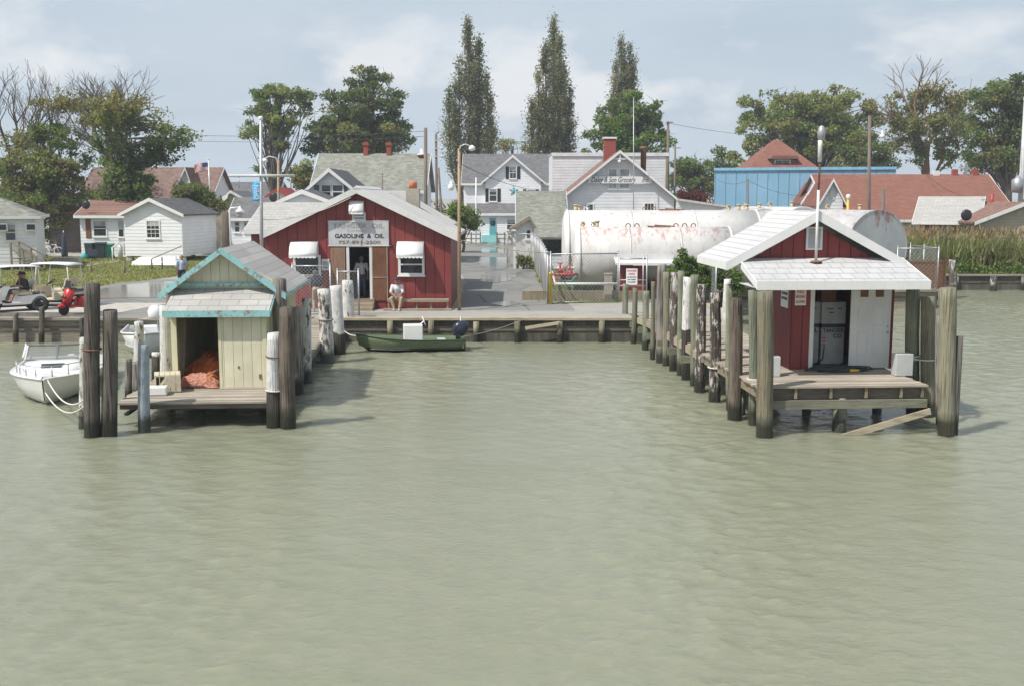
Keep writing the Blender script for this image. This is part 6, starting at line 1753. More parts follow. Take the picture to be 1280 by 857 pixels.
def person(label, loc, rotz, J, shirt, pants, hair='hair', skin='skin', cap=None, shoes='rubber', shorts=False, hold=None, hat_brim=True, group=None, sleeve=.45, scale=1.0):
    """J: joints in local space (x right, y away from the face, z up): hip, chest, neck, head, and per side sh, el, wr, kn, an; the face looks to -y"""
    T = thing('person', label, 'person', loc, rotz, group); T.scale = (scale,)*3
    h, c, nk, hd = J['hip'], J['chest'], J['neck'], J['head']
    parts = [('b', lerp(h,c,.12), (.155,.11,.12)), ('c', lerp(h,c,.1), lerp(h,c,.9), .115, .13), ('b', c, (.165,.105,.14)), ('c', c, nk, .075, .058), ('c', nk, hd, .058, .06)]
    hx, hy, hz = hd
    fd = Vector(J.get('face', (0,-1,0))).normalized(); sd_ = fd.cross(Vector((0,0,1))).normalized()
    H = Vector(hd)
    parts += [('b', H+Vector((0,0,.03)), (.078,.092,.105)), ('b', H+fd*.025+Vector((0,0,-.045)), (.058,.066,.07)),
              ('c', H+fd*.086+Vector((0,0,.03)), H+fd*.112+Vector((0,0,-.012)), .010, .016), ('c', H+fd*.078-sd_*.02+Vector((0,0,-.05)), H+fd*.078+sd_*.02+Vector((0,0,-.05)), .012, .012)]
    for s in (-1,1):
        parts.append(('b', H+sd_*s*.082+Vector((0,0,.0)), (.02,.026,.034)))
        parts.append(('c', H+fd*.074+sd_*s*.045+Vector((0,0,.042)), H+fd*.082+sd_*s*.018+Vector((0,0,.04)), .012, .012))
    arms, legs = [], []
    for k in ('L', 'R'):
        sh, el, wr, kn, an = (Vector(J[q+k]) for q in ('sh','el','wr','kn','an'))
        hj = Vector(h) + Vector(((-1 if k == 'L' else 1)*.095, 0, -.02))
        parts += [('c', lerp(c, sh, .55), sh, .07, .062), ('c', sh, el, .056, .043), ('c', el, wr, .042, .029),
                  ('c', hj, kn, .088, .06), ('c', kn, an, .056, .038)]
        d = (wr-el).normalized(); pal = wr + d*.075; parts.append(('c', wr, pal, .030, .036))
        sidev = d.cross(fd); sidev = sidev.normalized() if sidev.length > .1 else sd_
        curl = (fd*.3 + Vector((0,0,-.6)))
        for i in range(4):
            b0 = pal + sidev*(i-1.5)*.019; L = (.07,.08,.076,.058)[i]
            m = b0 + (d*.8+curl*.3).normalized()*L*.55; parts += [('c', b0, m, .0095, .009), ('c', m, m+(d*.4+curl).normalized()*L*.5, .009, .0075)]
        b0 = wr + d*.03 + sidev*.03; parts += [('c', b0, b0 + (d+sidev*.9).normalized()*.05, .012, .009)]
        ft = an + Vector(J.get('foot'+k, (0,-1,0)))*.16; 
        parts += [('c', an, (ft.x, ft.y, an.z-.045), .04, .035)]
        legs.append((hj, kn, an, ft)); arms.append((sh, el, wr))
    body = fuse('body', parts, .0075, M[skin], T)
    # clothes: a little larger than the body, ending at cuffs, waist and hem
    sp = [('b', lerp(h,c,.15), (.172,.128,.12)), ('c', lerp(h,c,.15), lerp(h,c,.95), .132, .146), ('b', c, (.184,.124,.15)), ('c', c, lerp(c,nk,.75), .095, .07)]
    for sh, el, wr in arms:
        sp += [('c', lerp(c, sh, .5), sh, .09, .078), ('c', sh, sh.lerp(el, min(1, sleeve*2)), .074, .064)]
        if sleeve > .5: sp.append(('c', el, el.lerp(wr, (sleeve-.5)*2), .06, .045))
    fuse('shirt', sp, .013, shirt, T, 5)
    pp = [('b', (h[0],h[1],h[2]+.0), (.175,.135,.13))]
    for hj, kn, an, ft in legs:
        e = kn if shorts else kn
        pp.append(('c', hj, kn, .105, .08))
        if not shorts: pp.append(('c', kn, kn.lerp(an, .93), .078, .062))
    fuse('trousers', pp, .013, pants, T, 4)
    for hj, kn, an, ft in legs:
        fuse('shoe', [('c', (an.x,an.y,an.z-.02), (ft.x,ft.y,an.z-.05), .048, .042), ('b', (lerp(an,ft,.5)[0], lerp(an,ft,.5)[1], an.z-.06), (.05,.09,.03))], .011, M[shoes], T, 2)
    if cap:
        mb = MB(); mb.lathe([(.098,.045),(.100,.08),(.085,.125),(.045,.150),(.005,.156)], 14, H)
        if hat_brim: mb.prism([H+fd*.07-sd_*.075+Vector((0,0,.05)), H+fd*.17-sd_*.05+Vector((0,0,.035)), H+fd*.17+sd_*.05+Vector((0,0,.035)), H+fd*.07+sd_*.075+Vector((0,0,.05))], (0,0,.012))
        mb.build('cap', cap, T)
    else:
        mb = MB(); mb.lathe([(.088,.02),(.095,.06),(.082,.115),(.045,.145),(.004,.152)], 14, H - fd*.018); mb.build('hair', M[hair], T)
    return T

def cloth(name, c): return m_plain(name, c, .85, .2, 7, 0, .1)
WHITE_T = cloth('white_cotton', (.62,.63,.64)); KHAKI = cloth('khaki_cotton', (.36,.30,.20)); DENIM = cloth('blue_denim', (.07,.10,.17)); BLACK_T = cloth('black_cotton', (.02,.021,.025)); GREY_T = cloth('dark_grey_cotton', (.10,.105,.10)); PALEBLUE = cloth('pale_blue_cotton', (.40,.50,.62)); TAN = cloth('tan_cotton', (.45,.36,.27)); NAVY = cloth('navy_cloth', (.03,.04,.07))

def sit(sz=.45, lean=0.0, hands=None, kn=(.16,.16), foot=.14, kneez=None):
    hip = (0,0,sz+.10); chest = (0,-.02-lean,sz+.47); neck = (0,-.03-lean*1.3,sz+.63); head = (0,-.06-lean*1.5,sz+.76)
    J = dict(hip=hip, chest=chest, neck=neck, head=head)
    for k, s in (('L',-1),('R',1)):
        J['sh'+k] = (s*.19,-.02-lean,sz+.55); J['el'+k] = (s*.25,-.16-lean,sz+.31)
        J['wr'+k] = hands[k] if hands else (s*.07,-.34-lean,sz+.20)
        J['kn'+k] = (s*kn[0 if s<0 else 1],-.44,sz+.07 if kneez is None else kneez); J['an'+k] = (s*foot,-.46,.09)
    return J
def stand(stride=0.0, bend=0.0, arms=0.0):
    J = dict(hip=(0,0,.95), chest=(0,-.02-bend,1.32-bend*.15), neck=(0,-.02-bend*1.35,1.48-bend*.25), head=(0,-.04-bend*1.5,1.60-bend*.3))
    for k, s in (('L',-1),('R',1)):
        J['sh'+k] = (s*.20,-.02-bend,1.40-bend*.2); J['el'+k] = (s*.26,.04-bend+s*arms*.3,1.13-bend*.2); J['wr'+k] = (s*.25,-.06-bend-s*arms*.3,.88-bend*.1)
        J['kn'+k] = (s*.10, -.03-s*stride*.5, .51); J['an'+k] = (s*.11, s*stride*-.4+.0, .09)
    return J
# man on the bench
pb = at(497, 386, YB-.42); J = sit(.45, .14); J['knL'] = (-.22,-.43,.50); J['knR'] = (.20,-.44,.50); J['anL'] = (-.10,-.42,.09); J['anR'] = (.12,-.47,.09)
J['wrL'] = (-.06,-.45,.60); J['wrR'] = (.05,-.45,.57); J['elL'] = (-.25,-.30,.74); J['elR'] = (.25,-.30,.74)
person('man in a navy cap and white shirt sitting on the bench with clasped hands', (pb.x, YB-.36, GZ), 0, J, WHITE_T, KHAKI, 'hair', 'skin_tan', NAVY, 'gel_grey')
# man in the doorway
pd = at(453, 370, 46.2); J = stand(.05); J['wrL'] = (-.12,-.28,1.08); J['elL'] = (-.30,-.02,1.12)
person('man in a white shirt and jeans standing in the dark red building doorway', (pd.x, 46.1, GZ+.42), R(8), J, WHITE_T, DENIM, 'hair_grey', 'skin_tan')
# stooping man with a pack by the fence
pk = at(397, 391, 44.0); J = stand(.35, .22, .3); J['face'] = (0,-1,-.2)
per = person('stooping man in a dark shirt and cap with a pack behind the chain link fence', (pk.x, 44.0, GZ), R(200), J, GREY_T, TAN, 'hair', 'skin', cloth('grey_cap', (.3,.3,.3)), 'gel_grey')
mb = MB(); o = MB().box(-.16,.16,-.09,.09,-.22,.22).build('rucksack', NAVY, None, per.location + Matrix.Rotation(R(200),3,'Z') @ Vector((0,.0,1.30)), R(200)); bevel(o,.06,3); o.rotation_euler = (R(18),0,R(200)); tag(o, 'dark rucksack on the back of the stooping man', 'bag')
# walker whose head shows above the yellow shed roof
pw_ = on(228, 361); person('grey haired man in a pale shirt walking on the wet road beyond the yellow shed', (pw_.x, pw_.y, GZ), R(30), stand(.3,0,.2), PALEBLUE, NAVY, 'hair_grey', 'skin_tan')

# ------------------------------------------------------------------ golf carts
def wheel(T, p, r, w, ax=(1,0,0), hub='gel', name='wheel'):
    p = Vector(p); mb = MB(); mb.lathe([(r*.62,-w/2),(r*.92,-w/2),(r,-w*.3),(r,w*.3),(r*.92,w/2),(r*.62,w/2)], 20, p, 0, 'x'); o = mb.build(name, M['rubber'], T)
    h = MB(); h.lathe([(.02,-w*.40),(r*.5,-w*.42),(r*.63,-w*.3),(r*.63,w*.3),(r*.5,w*.42),(.02,w*.40)], 16, p, 0, 'x'); h.build('rim', M[hub], o); return o

def golf_cart(label, loc, rotz, body, seat, group='golf carts on the quay', rear=True):
    T = thing('golf_cart', label, 'golf cart', loc, rotz, group)      # forward is -y
    m = M[body]
    mb = MB()   # front cowl: side profile swept across
    prof = [(-1.18,.30),(-1.20,.52),(-1.08,.70),(-.78,.86),(-.62,.88),(-.60,.36),(-.74,.33),(-.80,.46),(-.96,.46),(-1.02,.30)]
    mb.prism([(-.56,y,z) for y,z in prof], (1.12,0,0)); bevel(mb.build('front_cowl', m, T), .035)
    mb = MB(); mb.prism([(-.54,y,z) for y,z in [(-.60,.28),(-.60,.36),(.10,.36),(.12,.62),(.95,.70),(1.12,.58),(1.12,.36),(.92,.34),(.84,.48),(.62,.48),(.52,.30),(.3,.28)]], (1.08,0,0)); bevel(mb.build('rear_body', m, T), .03)
    mb = MB(); mb.box(-.52,.52,-.62,.1,.22,.355); mb.box(-.45,.45,-1.1,1.05,.20,.275); mb.build('chassis', M['plastic_black'], T)
    mb = MB(); mb.box(-.50,.50,.10,.60,.66,.80); bevel(mb.build('seat', M[seat], T), .04)
    mb = MB(); mb.prism([(-.48,.58,.85),(-.48,.70,.85),(-.48,.82,1.24),(-.48,.72,1.24)], (.96,0,0)); bevel(mb.build('seat_back', M[seat], T), .04)
    mb = MB(); mb.box(-.50,.50,.62,1.10,.705,.73); mb.build('bag_deck', M['plastic_black'], T)
    # roof and posts
    mb = MB(); rows = []
    for y, z in ((-.92,1.80),(-.80,1.855),(-.2,1.885),(.6,1.87),(.95,1.82)):
        rows.append([(-.56,y,z-.05),(-.50,y,z),(0,y,z+.02),(.50,y,z),(.56,y,z-.05),(.50,y,z-.055),(-.50,y,z-.055)])
    mb.loft(rows, closed=True); mb.build('roof', M['gel'] , T)
    for s in (-1,1):
        mb = MB(); mb.tube([(s*.50,-.72,.82),(s*.50,-.56,1.80)],.02,6); mb.build('roof_post', M['gel'], T)
        mb = MB(); mb.tube([(s*.50,.92,.68),(s*.50,.86,1.80)],.02,6); mb.build('roof_post', M['gel'], T)
        wheel(T, (s*.46,-.88,.22), .22, .18); wheel(T, (s*.46,.73,.22), .22, .18)
        mb = MB(); mb.box(s*.33-.13,s*.33+.13,-1.19,-1.10,.54,.64); mb.build('headlight', M['plastic_black'], T)
        mb = MB(); mb.tube([(s*.52,.14,.80),(s*.53,.14,.98),(s*.53,.52,.98),(s*.52,.56,.80)],.018,6); mb.build('arm_rail', M['plastic_black'], T)
    mb = MB(); mb.tube([(-.25,-.72,.80),(-.25,-.40,1.02)],.022,6); t_ = MB(); torus(t_,.17,.018,20,6,'z'); mb.add([(a-.25, b*.8-.38, c+1.02+b*.55) for a,b,c in t_.v], t_.f, 0, True); mb.bar((-.40,-.38,1.02),(-.10,-.38,1.02),.03,.02); mb.build('steering_wheel', M['plastic_black'], T)
    return T
p = on(10, 391); A1 = R(-52)
gc1 = golf_cart('white golf cart with two people aboard at the quay edge', (p.x-.05, p.y+.75, GZ), A1, 'gel', 'cream')
def seated(label, cart, ang, lx_, shirt, pants, hands, **k):
    J = sit(.70, .02, hands, (.14,.14), .12, .72)
    for q in 'LR': 
        J['an'+q] = (J['an'+q][0], -.66, .42); J['kn'+q] = (J['kn'+q][0], -.46, .80)
    w = Matrix.Translation(cart.location) @ Matrix.Rotation(ang, 4, 'Z') @ Vector((lx_, .42, .0))
    return person(label, w, ang, J, shirt, pants, **k)
J1 = {'L': (-.04,-.24,1.38), 'R': (.22,-.36,1.05)}
seated('man in a black shirt raising one hand to his face in the white golf cart', gc1, A1, .27, BLACK_T, TAN, J1, cap=cloth('black_cap', (.02,.02,.02)), shorts=True, skin='skin_tan')
seated('dark clothed passenger in the far seat of the white golf cart', gc1, A1, -.25, BLACK_T, NAVY, {'L': (-.14,-.36,1.0), 'R': (.14,-.36,1.0)}, shorts=False, skin='skin_tan')
p = on(66, 384); golf_cart('empty cream golf cart with a thin white roof beside the red scooter', (p.x, p.y+.5, GZ), R(-100), 'cream', 'cream')
# black rubbish bag / helmet on the cart left out: nothing certain to show there
# scooter ----------------------------------------------------------
p = on(84, 395); scn = thing('motor_scooter', 'red motor scooter with a black seat parked on its stand by the quay', 'scooter', (p.x+.1, p.y+.75, GZ), R(-30))
wheel(scn, (0,-.62,.23), .23, .11, hub='steel'); wheel(scn, (0,.58,.23), .23, .12, hub='steel')
mb = MB(); rows = []
for y, z, w, hh in ((-.52,.42,.06,.10),(-.50,.62,.20,.26),(-.42,.80,.27,.22),(-.34,.98,.24,.14),(-.28,1.06,.14,.06)):
    rows.append([(-w,y+.10,z-hh*.3),(-w*.9,y-.02,z),(-w*.4,y-.12,z+hh*.2),(w*.4,y-.12,z+hh*.2),(w*.9,y-.02,z),(w,y+.10,z-hh*.3)])
mb.loft(rows); mb.build('front_shield', M['red_paint'], scn)
mb = MB(); mb.prism([(-.17,-.42,.30),(-.17,-.38,.42),(-.17,.05,.34),(-.17,.10,.28)],(.34,0,0)); mb.build('footboard', M['red_paint'], scn)
mb = MB(); rows = []
for y, z0, z1, w in ((-.02,.28,.62,.13),(.12,.26,.70,.20),(.45,.34,.72,.23),(.75,.46,.72,.17),(.92,.56,.70,.06)):
    rows.append([(-w,y,z0),(-w*1.08,y,(z0+z1)/2),(-w*.8,y,z1),(w*.8,y,z1),(w*1.08,y,(z0+z1)/2),(w,y,z0)])
mb.loft(rows); mb.build('rear_body', M['red_paint'], scn)
mb = MB(); mb.prism([(-.15,-.02,.70),(-.13,-.02,.78),(.13,-.02,.78),(.15,-.02,.70)],(0,.78,.03)); bevel(mb.build('seat', M['rubber'], scn), .03)
mb = MB(); mb.ball((0,-.70,.36),.16,12,0,(.6,1.3,.6)); mb.build('front_mudguard', M['red_paint'], scn)
mb = MB(); mb.tube([(-.36,-.26,1.06),(-.12,-.34,1.05),(.12,-.34,1.05),(.36,-.26,1.06)],.022,6); mb.tube([(0,-.62,.25),(0,-.40,1.02)],.03,6); mb.build('handlebar', M['plastic_black'], scn)
mb = MB(); mb.prism([(-.20,-.40,1.02),(.20,-.40,1.02),(.13,-.34,1.36),(-.13,-.34,1.36)],(0,.012,0)); mb.build('wind_shield', M['plastic_black'], scn)
mb = MB(); mb.ball((0,-.60,.72),.09,12,0,(1.6,.5,.8)); mb.build('headlight', M['glass'], scn)
for s in (-1,1):
    mb = MB(); mb.tube([(s*.2,-.36,1.06),(s*.3,-.38,1.2)],.01,5); mb.ball((s*.31,-.38,1.22),.06,8,0,(1,.4,.7)); mb.build('mirror', M['plastic_black'], scn)
# ------------------------------------------------------------------ village houses
def house(name, label, px, Y, cat='house', rotz=0.0, group='white village houses'):
    return thing(name, label, cat, (at(px, 300, Y).x, Y, GZ), rotz, group)
def X_(T, px): return at(px, 300, T.location.y).x - T.location.x
def Zp(T, py): return at(640, py, T.location.y).z - GZ

# left edge white house (only its right part in view)
h = house('white_house', 'white clapboard house at the left border with wooden steps and window coolers', 45, 70, rotz=R(19))
cz = math.cos(R(19))
def X1_(px): return X_(h, px)/cz*1.06
x0, x1 = X1_(-95), 0.0; ze = Zp(h,271); zr = Zp(h,240)
mb = MB(); mb.box(x0, x1, 0, 7, .3, ze); mb.build('wall', M['siding'], h)
mb = MB(); e = .35; mb.add([(x0-e,-e,ze),(x1+e,-e,ze),(x1+e,7+e,ze),(x0-e,7+e,ze),(x0+3.2,3.5,zr),(x1-3.2,3.5,zr)], [(0,1,5,4),(1,2,5),(2,3,4,5),(3,0,4),(0,3,2,1)]); mb.build('roof', M['sh_sage'], h)
mb = MB(); mb.box(x0-e, x1+e, -e-.03, -e-.002, ze-.14, ze+.03); mb.box(x1+e+.002, x1+e+.03, -e-.03, 7+e, ze-.14, ze+.03); mb.build('fascia', M['white'], h)
window(h, X1_(19.5), (Zp(h,281)+Zp(h,300))/2, .55, Zp(h,281)-Zp(h,300), 0, cols=1, rows=2, fw=.08)
for px in (12, 41):
    mb = MB(); x = X1_(px); mb.box(x-.32, x+.32, -.42, -.004, Zp(h,289), Zp(h,279)); c = mb.build('window_cooler', M['gel_grey'], h); q = MB(); q.box(x-.24,x+.24,-.43,-.4205,Zp(h,287),Zp(h,280.5)); q.build('grille', M['plastic_black'], c)
mb = MB(); mb.box(X1_(-6), X1_(-.5), -.05, -.003, Zp(h,310), Zp(h,287)); mb.build('shutter', M['ply'], h)
st = thing('wooden_steps', 'brown wooden steps with a railing against the left white house', 'steps', (at(30,336,68.2).x, 68.2, GZ), 0)
for i in range(5):
    mb = MB(); x = .75 - i*.3; mb.box(x-.15, x+.15, -.1, 1.0, .17*(i+.6), .17*(i+1)); mb.build('tread', M['timber_v'], st)
for y in (-.12, 1.05):
    mb = MB(); mb.bar((.9,y,.95),(-.7,y,1.85),.09,.07); mb.bar((.9,y,.5),(-.7,y,1.4),.09,.05)
    for x in (.85,.05,-.7): mb.box(x-.05,x+.05,y-.05,y+.05,0,1.0+(.85-x)*.56)
    mb.build('railing', M['timber_v'], st)

# white house with dark shutter, dish and brown roof behind
h = house('white_house', 'small white house with a brown shutter and dustbins under its window', 130, 84.5)
gable_side(h, X_(h,101), X_(h,160), Zp(h,269), Zp(h,252), 6, 'siding', 'sh_browny', 'white', .3, .4)
win_px(h, 118, 277, 132, 295, 84.5, rows=2, fw=.1)
mb = MB(); mb.box(X_(h,108), X_(h,114.5), -.04, -.003, Zp(h,298), Zp(h,274)); mb.build('shutter', M['ply'], h)
win_px(h, 149, 277, 154, 296, 84.5, rows=2, fw=.08)
mb = MB(); mb.tube([(X_(h,111), -.1, Zp(h,262)), (X_(h,111), -.25, Zp(h,256))], .03, 6); mb.lathe([(.01,0),(.2,.02),(.34,.07)],16,(X_(h,111),-.3,Zp(h,256)),0,'y'); mb.build('satellite_dish', M['plastic_black'], h)
h = house('brown_roofed_house', 'house with a wide brown shingled roof behind the half dead tree', 180, 98, group='village houses')
gable_side(h, X_(h,97), X_(h,258), Zp(h,258), Zp(h,209), 11, 'siding', 'sh_brown', 'white', .4, .4)
gable_front(h, X_(h,226), X_(h,258), X_(h,246), Zp(h,250), Zp(h,212), 3, 'siding', 'sh_browny', 'white', .2, .2, y0=-2.5)

# white gabled shed
h = house('white_shed', 'white clapboard shed with a dark grey roof on the lawn', 193, 79, 'shed')
h.rotation_euler.z = R(-8)
gable_front(h, X_(h,154), X_(h,230), X_(h,191), Zp(h,268), Zp(h,250), 6.0, 'siding', 'sh_dark', 'white', .3, .35, zb=.4)
win_px(h, 184, 277, 199, 297, 79, cols=3, rows=4, fw=.10)
mb = MB()
for x in (X_(h,157), X_(h,180), X_(h,205), X_(h,227)): mb.box(x-.2,x+.2,.1,.5,0,.399)
mb.build('pier_blocks', M['concrete'], h)

# house with two red chimneys
h = house('grey_roofed_house', 'big white house with green shutters and brick chimneys on a sage grey roof', 462, 76)
gable_side(h, X_(h,394), X_(h,529), Zp(h,236), Zp(h,195)+.2, 8, 'siding', 'sh_sage', 'white', .3, .4)
for px, pt, pb, w in ((450,178,198,5.5),(480,178,198,5.5)):
    mb = MB(); x = X_(h,px); mb.box(x-w/2/ppm(76)*1, x+w/2/ppm(76), 3.7, 4.3, Zp(h,pb)-1, at(640,pt,80).z-GZ); mb.box(x-w/2/ppm(76)-.06, x+w/2/ppm(76)+.06, 3.64, 4.36, at(640,pt,80).z-GZ-.25, at(640,pt,80).z-GZ-.08); mb.build('chimney', M['brick'], h)
mb = MB(); x = X_(h,523); zz = at(640,187,79).z-GZ; mb.lathe([(.26,zz-1.6),(.26,zz-.5),(.30,zz-.49),(.3,zz-.4),(.24,zz-.38)],12,(x,3.6,0)); c = mb.build('chimney', M['brick'], h)
q = MB(); q.lathe([(.34,zz-.4),(.34,zz-.3),(.12,zz-.28),(.12,zz+.05)],12,(x,3.6,0)); q.build('chimney_cap', M['white'], c)
win_px(h, 494, 238, 503, 256, 76, cols=2, rows=4, shutters='teal_door' if False else None, fw=.07)
for a, b in ((487.5,492),(505,509.5)):
    mb = MB(); mb.box(X_(h,a), X_(h,b), -.04, -.003, Zp(h,257), Zp(h,236.5)); mb.build('shutter', m_plain('dark_green_paint', (.015,.08,.05), .5) if 'dark_green_paint' not in bpy.data.materials else bpy.data.materials['dark_green_paint'], h)
win_px(h, 466, 238, 472, 246, 76, fw=.06)
# white gabled house with paired windows
h = house('white_house', 'white gabled house with paired windows and blue shutters before the chimneyed house', 415, 68)
gable_front(h, X_(h,384), X_(h,446), X_(h,414), Zp(h,240), Zp(h,213), 7, 'siding', 'sh_dark', 'white', .3, .35)
win_px(h, 402.5, 232, 413, 248, 68, rows=2, fw=.09); win_px(h, 416.5, 232, 428, 248, 68, rows=2, fw=.09)
slate = m_plain('slate_blue_paint', (.09,.12,.17), .5)
for a, b in ((394.5,400.5),(430.5,435.5)):
    mb = MB(); mb.box(X_(h,a), X_(h,b), -.04, -.003, Zp(h,249), Zp(h,231.5)); mb.build('shutter', slate, h)
h = house('white_house', 'low white gable with a dark roof in front of the paired window house', 382, 63)
gable_front(h, X_(h,354), X_(h,410), X_(h,380), Zp(h,252), Zp(h,240), 4.5, 'siding', 'sh_dark', 'white', .3, .3)

# star house
h = house('white_house', 'white two storey house with a grey roof, turquoise star, door and steps', 632, 114)
YH = 114
gable_side(h, X_(h,580), X_(h,700), Zp(h,228), at(640,194,119).z-GZ, 10, 'siding', 'sh_darkx', 'white', .25, .4)
gable_front(h, X_(h,607), X_(h,676), X_(h,641), Zp(h,226), Zp(h,196), 5, 'siding', 'sh_dark', 'white', .45, .35, y0=-.6)
Yg = YH-.6
def wp(x0_,y0_,x1_,y1_,ly=-.6,sh=None,**k):
    return win_px(h, x0_, y0_, x1_, y1_, YH+ly, ly, **k)
wp(637.5,209.5,645,223, cols=2, rows=2, shutters='black_paint', sw=.33, fw=.09)
wp(612,237,620.5,251.5, cols=1, rows=2, shutters='black_paint', sw=.33, fw=.09)
wp(659,238,668,250, cols=1, rows=2, shutters='black_paint', sw=.33, fw=.09)
mb = MB(); sx, sz = X_(h,642), Zp(h,239); pts = []
for i in range(10):
    a = math.pi/2 + i*math.pi/5; r_ = .56 if i % 2 == 0 else .22; pts.append((sx+r_*math.cos(a), sz+r_*math.sin(a)))
vs = [(x,-.62,z) for x,z in pts] + [(sx,-.74,sz)]
mb.add(vs, [(i,(i+1)%10,10) for i in range(10)] + [tuple(range(10))[::-1]]); o = mb.build('wall_star', M['teal_door'], None, None)
o.location = h.location; tag(o, 'turquoise barn star on the white house gable', 'star ornament')
# porch
mb = MB(); mb.prism([(X_(h,584),-2.6,Zp(h,268)),(X_(h,584),-.61,Zp(h,256)),(X_(h,584),-.61,Zp(h,256)+.12),(X_(h,584),-2.6,Zp(h,268)+.12)], (X_(h,690)-X_(h,584),0,0)); mb.build('porch_roof', M['sh_darkx'], h)
mb = MB(); mb.box(X_(h,583), X_(h,691), -2.66, -2.602, Zp(h,268)-.12, Zp(h,268)+.13); mb.build('porch_fascia', M['white'], h)
mb = MB(); mb.box(X_(h,588), X_(h,690), -2.3, -.61, 0, Zp(h,269)); mb.build('porch_front', M['siding'], h)
win_px(h, 634, 275, 645, 287, YH-2.3, -2.3, rows=2, fw=.1); win_px(h, 592, 275, 598, 285, YH-2.3, -2.3, rows=2, fw=.1)
mb = MB(); mb.box(X_(h,612.5), X_(h,620.5), -2.36, -2.303, .75, Zp(h,272.5)); dr_ = mb.build('front_door', M['teal_door'], h)
q = MB(); q.lathe([(.02,-2.38),(.28,-2.375),(.28,-2.362)],12,((X_(h,612.5)+X_(h,620.5))/2,0,Zp(h,279)),0,'y'); q.build('door_pane', M['glass'], dr_)
mb = MB()
for i in range(5): mb.box(X_(h,603), X_(h,621), -2.3-.32*(5-i), -2.303-.32*(4-i), 0, .16*(i+1))
mb.build('front_steps', m_plain('turquoise_steps', (.24,.50,.50), .6), h)
fnc = thing('rail_fence', 'dark rail fence on both sides of the turquoise steps', 'fence', (h.location.x, YH-4.3, GZ))
for a, b in ((580,602),(622,640)):
    xa_, xb_ = X_(h,a), X_(h,b); mb = MB()
    for z in (.5,.95): mb.bar((xa_,0,z),(xb_,0,z),.05,.1)
    mb.build('rail', M['pole_wood'], fnc)
    for k in range(3):
        x = xa_+(xb_-xa_)*k/2; mb = MB(); mb.box(x-.06,x+.06,-.06,.06,0,1.15); mb.build('post', M['pole_wood'], fnc)

# parapet building, grocery
h = house('white_store', 'tall white boarded building with a flat top behind the grocery gable', 760, 96, 'building', group='white store buildings')
mb = MB(); mb.box(X_(h,690), X_(h,833), 0, 9, 0, Zp(h,192)); mb.build('wall', M['siding_old'], h)
mb = MB(); mb.box(X_(h,689), X_(h,834), -.12, -.002, Zp(h,192)-.25, Zp(h,192)+.05); mb.box(X_(h,689), X_(h,834), -.001, 9.1, Zp(h,192)+.003, Zp(h,192)+.05); mb.build('cornice', M['white_worn'], h)
mb = MB(); mb.box(X_(h,830.5), X_(h,833.2), -.06, -.003, 0, Zp(h,192)-.26); mb.build('corner_board', M['timber_v'], h)
h = house('grocery_store', 'white gabled grocery with a painted name board and a brick chimney', 772, 84, 'building', group='white store buildings')
YG = 84; x0, x1, xr = X_(h,702), X_(h,842), X_(h,773)
gable_front(h, x0, x1, xr, Zp(h,247)-.1, Zp(h,189)-.1, 11, 'siding_old', 'sh_browny', 'white', .45, .55, fascia=.16)
win_px(h, 761, 212, 770.5, 235, YG, rows=2, fw=.10, pane='glass_pale'); win_px(h, 775, 212, 786.5, 235, YG, rows=2, fw=.10, pane='glass_pale')
win_px(h, 731, 256, 741, 265, YG, rows=1, fw=.10); win_px(h, 806, 255, 817, 265, YG, rows=1, cols=3, fw=.10)
mb = MB(); zt = at(640,172,88).z-GZ; x = X_(h,766); mb.box(x-.46,x+.46,3.4,4.2,Zp(h,200),zt-.14); c = mb.build('chimney', M['brick'], h)
q = MB(); q.box(x-.54,x+.54,3.32,4.28,zt-.139,zt); q.build('chimney_cap', M['white'], c)
mb = MB(); x = X_(h,805); zt = at(640,183,85).z-GZ; mb.lathe([(.22,Zp(h,215)),(.22,zt-.4),(.26,zt-.38)],10,(x,1.2,0)); mb.lathe([(.3,zt-.25),(.3,zt-.02),(.1,zt)],10,(x,1.2,0)); mb.build('flue_pipe', M['rust'], h)
mb = MB(); mb.prism([(xr-.7,-.5,Zp(h,200)),(xr+.7,-.5,Zp(h,200)),(xr+.62,-.5,Zp(h,198.6)),(xr-.62,-.5,Zp(h,198.6))],(0,.06,0)); mb.bar((xr,-.47,Zp(h,200)),(xr,-.47,Zp(h,192)),.1,.08); mb.build('gable_brace', M['white'], h)
mb = MB(); mb.lathe([(.02,.1),(.15,0),(.1,-.12)],10,(xr-.05,-.6,Zp(h,202))); mb.build('gable_lamp', M['gel'], h)
a = at(735, 229.5, YG-.25); b = at(815, 221, YG-.25)
s_ = thing('shop_sign', 'long white name board in black script across the grocery gable', 'sign', ((a.x+b.x)/2, YG-.24, (a.z+b.z)/2))
w, hh = b.x-a.x, b.z-a.z
mb = MB(); mb.box(-w/2, w/2, -.04, .0, -hh/2, hh/2); mb.build('panel', M['white'], s_)
text('lettering', 'Daley & Son Grocery', .58, ink, s_, (-.55,-.043,.0), width=w*.70, shear=.35, bold=.006)
text('lettering', 'Inc.', .58, ink, s_, (w*.40,-.043,.0), width=w*.11, shear=.35, bold=.006)
h = house('flat_roofed_store', 'low pale flat roofed building right of the grocery gable', 880, 83, 'building', group='white store buildings')
mb = MB(); mb.prism([(X_(h,846),0,0),(X_(h,935),0,0),(X_(h,935),0,Zp(h,264)),(X_(h,846),0,Zp(h,251))],(0,8,0)); mb.build('wall', M['siding_old'], h)
mb = MB(); mb.prism([(X_(h,845),-.4,Zp(h,251)+.003),(X_(h,936),-.4,Zp(h,264)+.003),(X_(h,936),-.4,Zp(h,264)+.16),(X_(h,845),-.4,Zp(h,251)+.16)],(0,8.5,0)); mb.build('roof', M['metal_roof_x'], h)

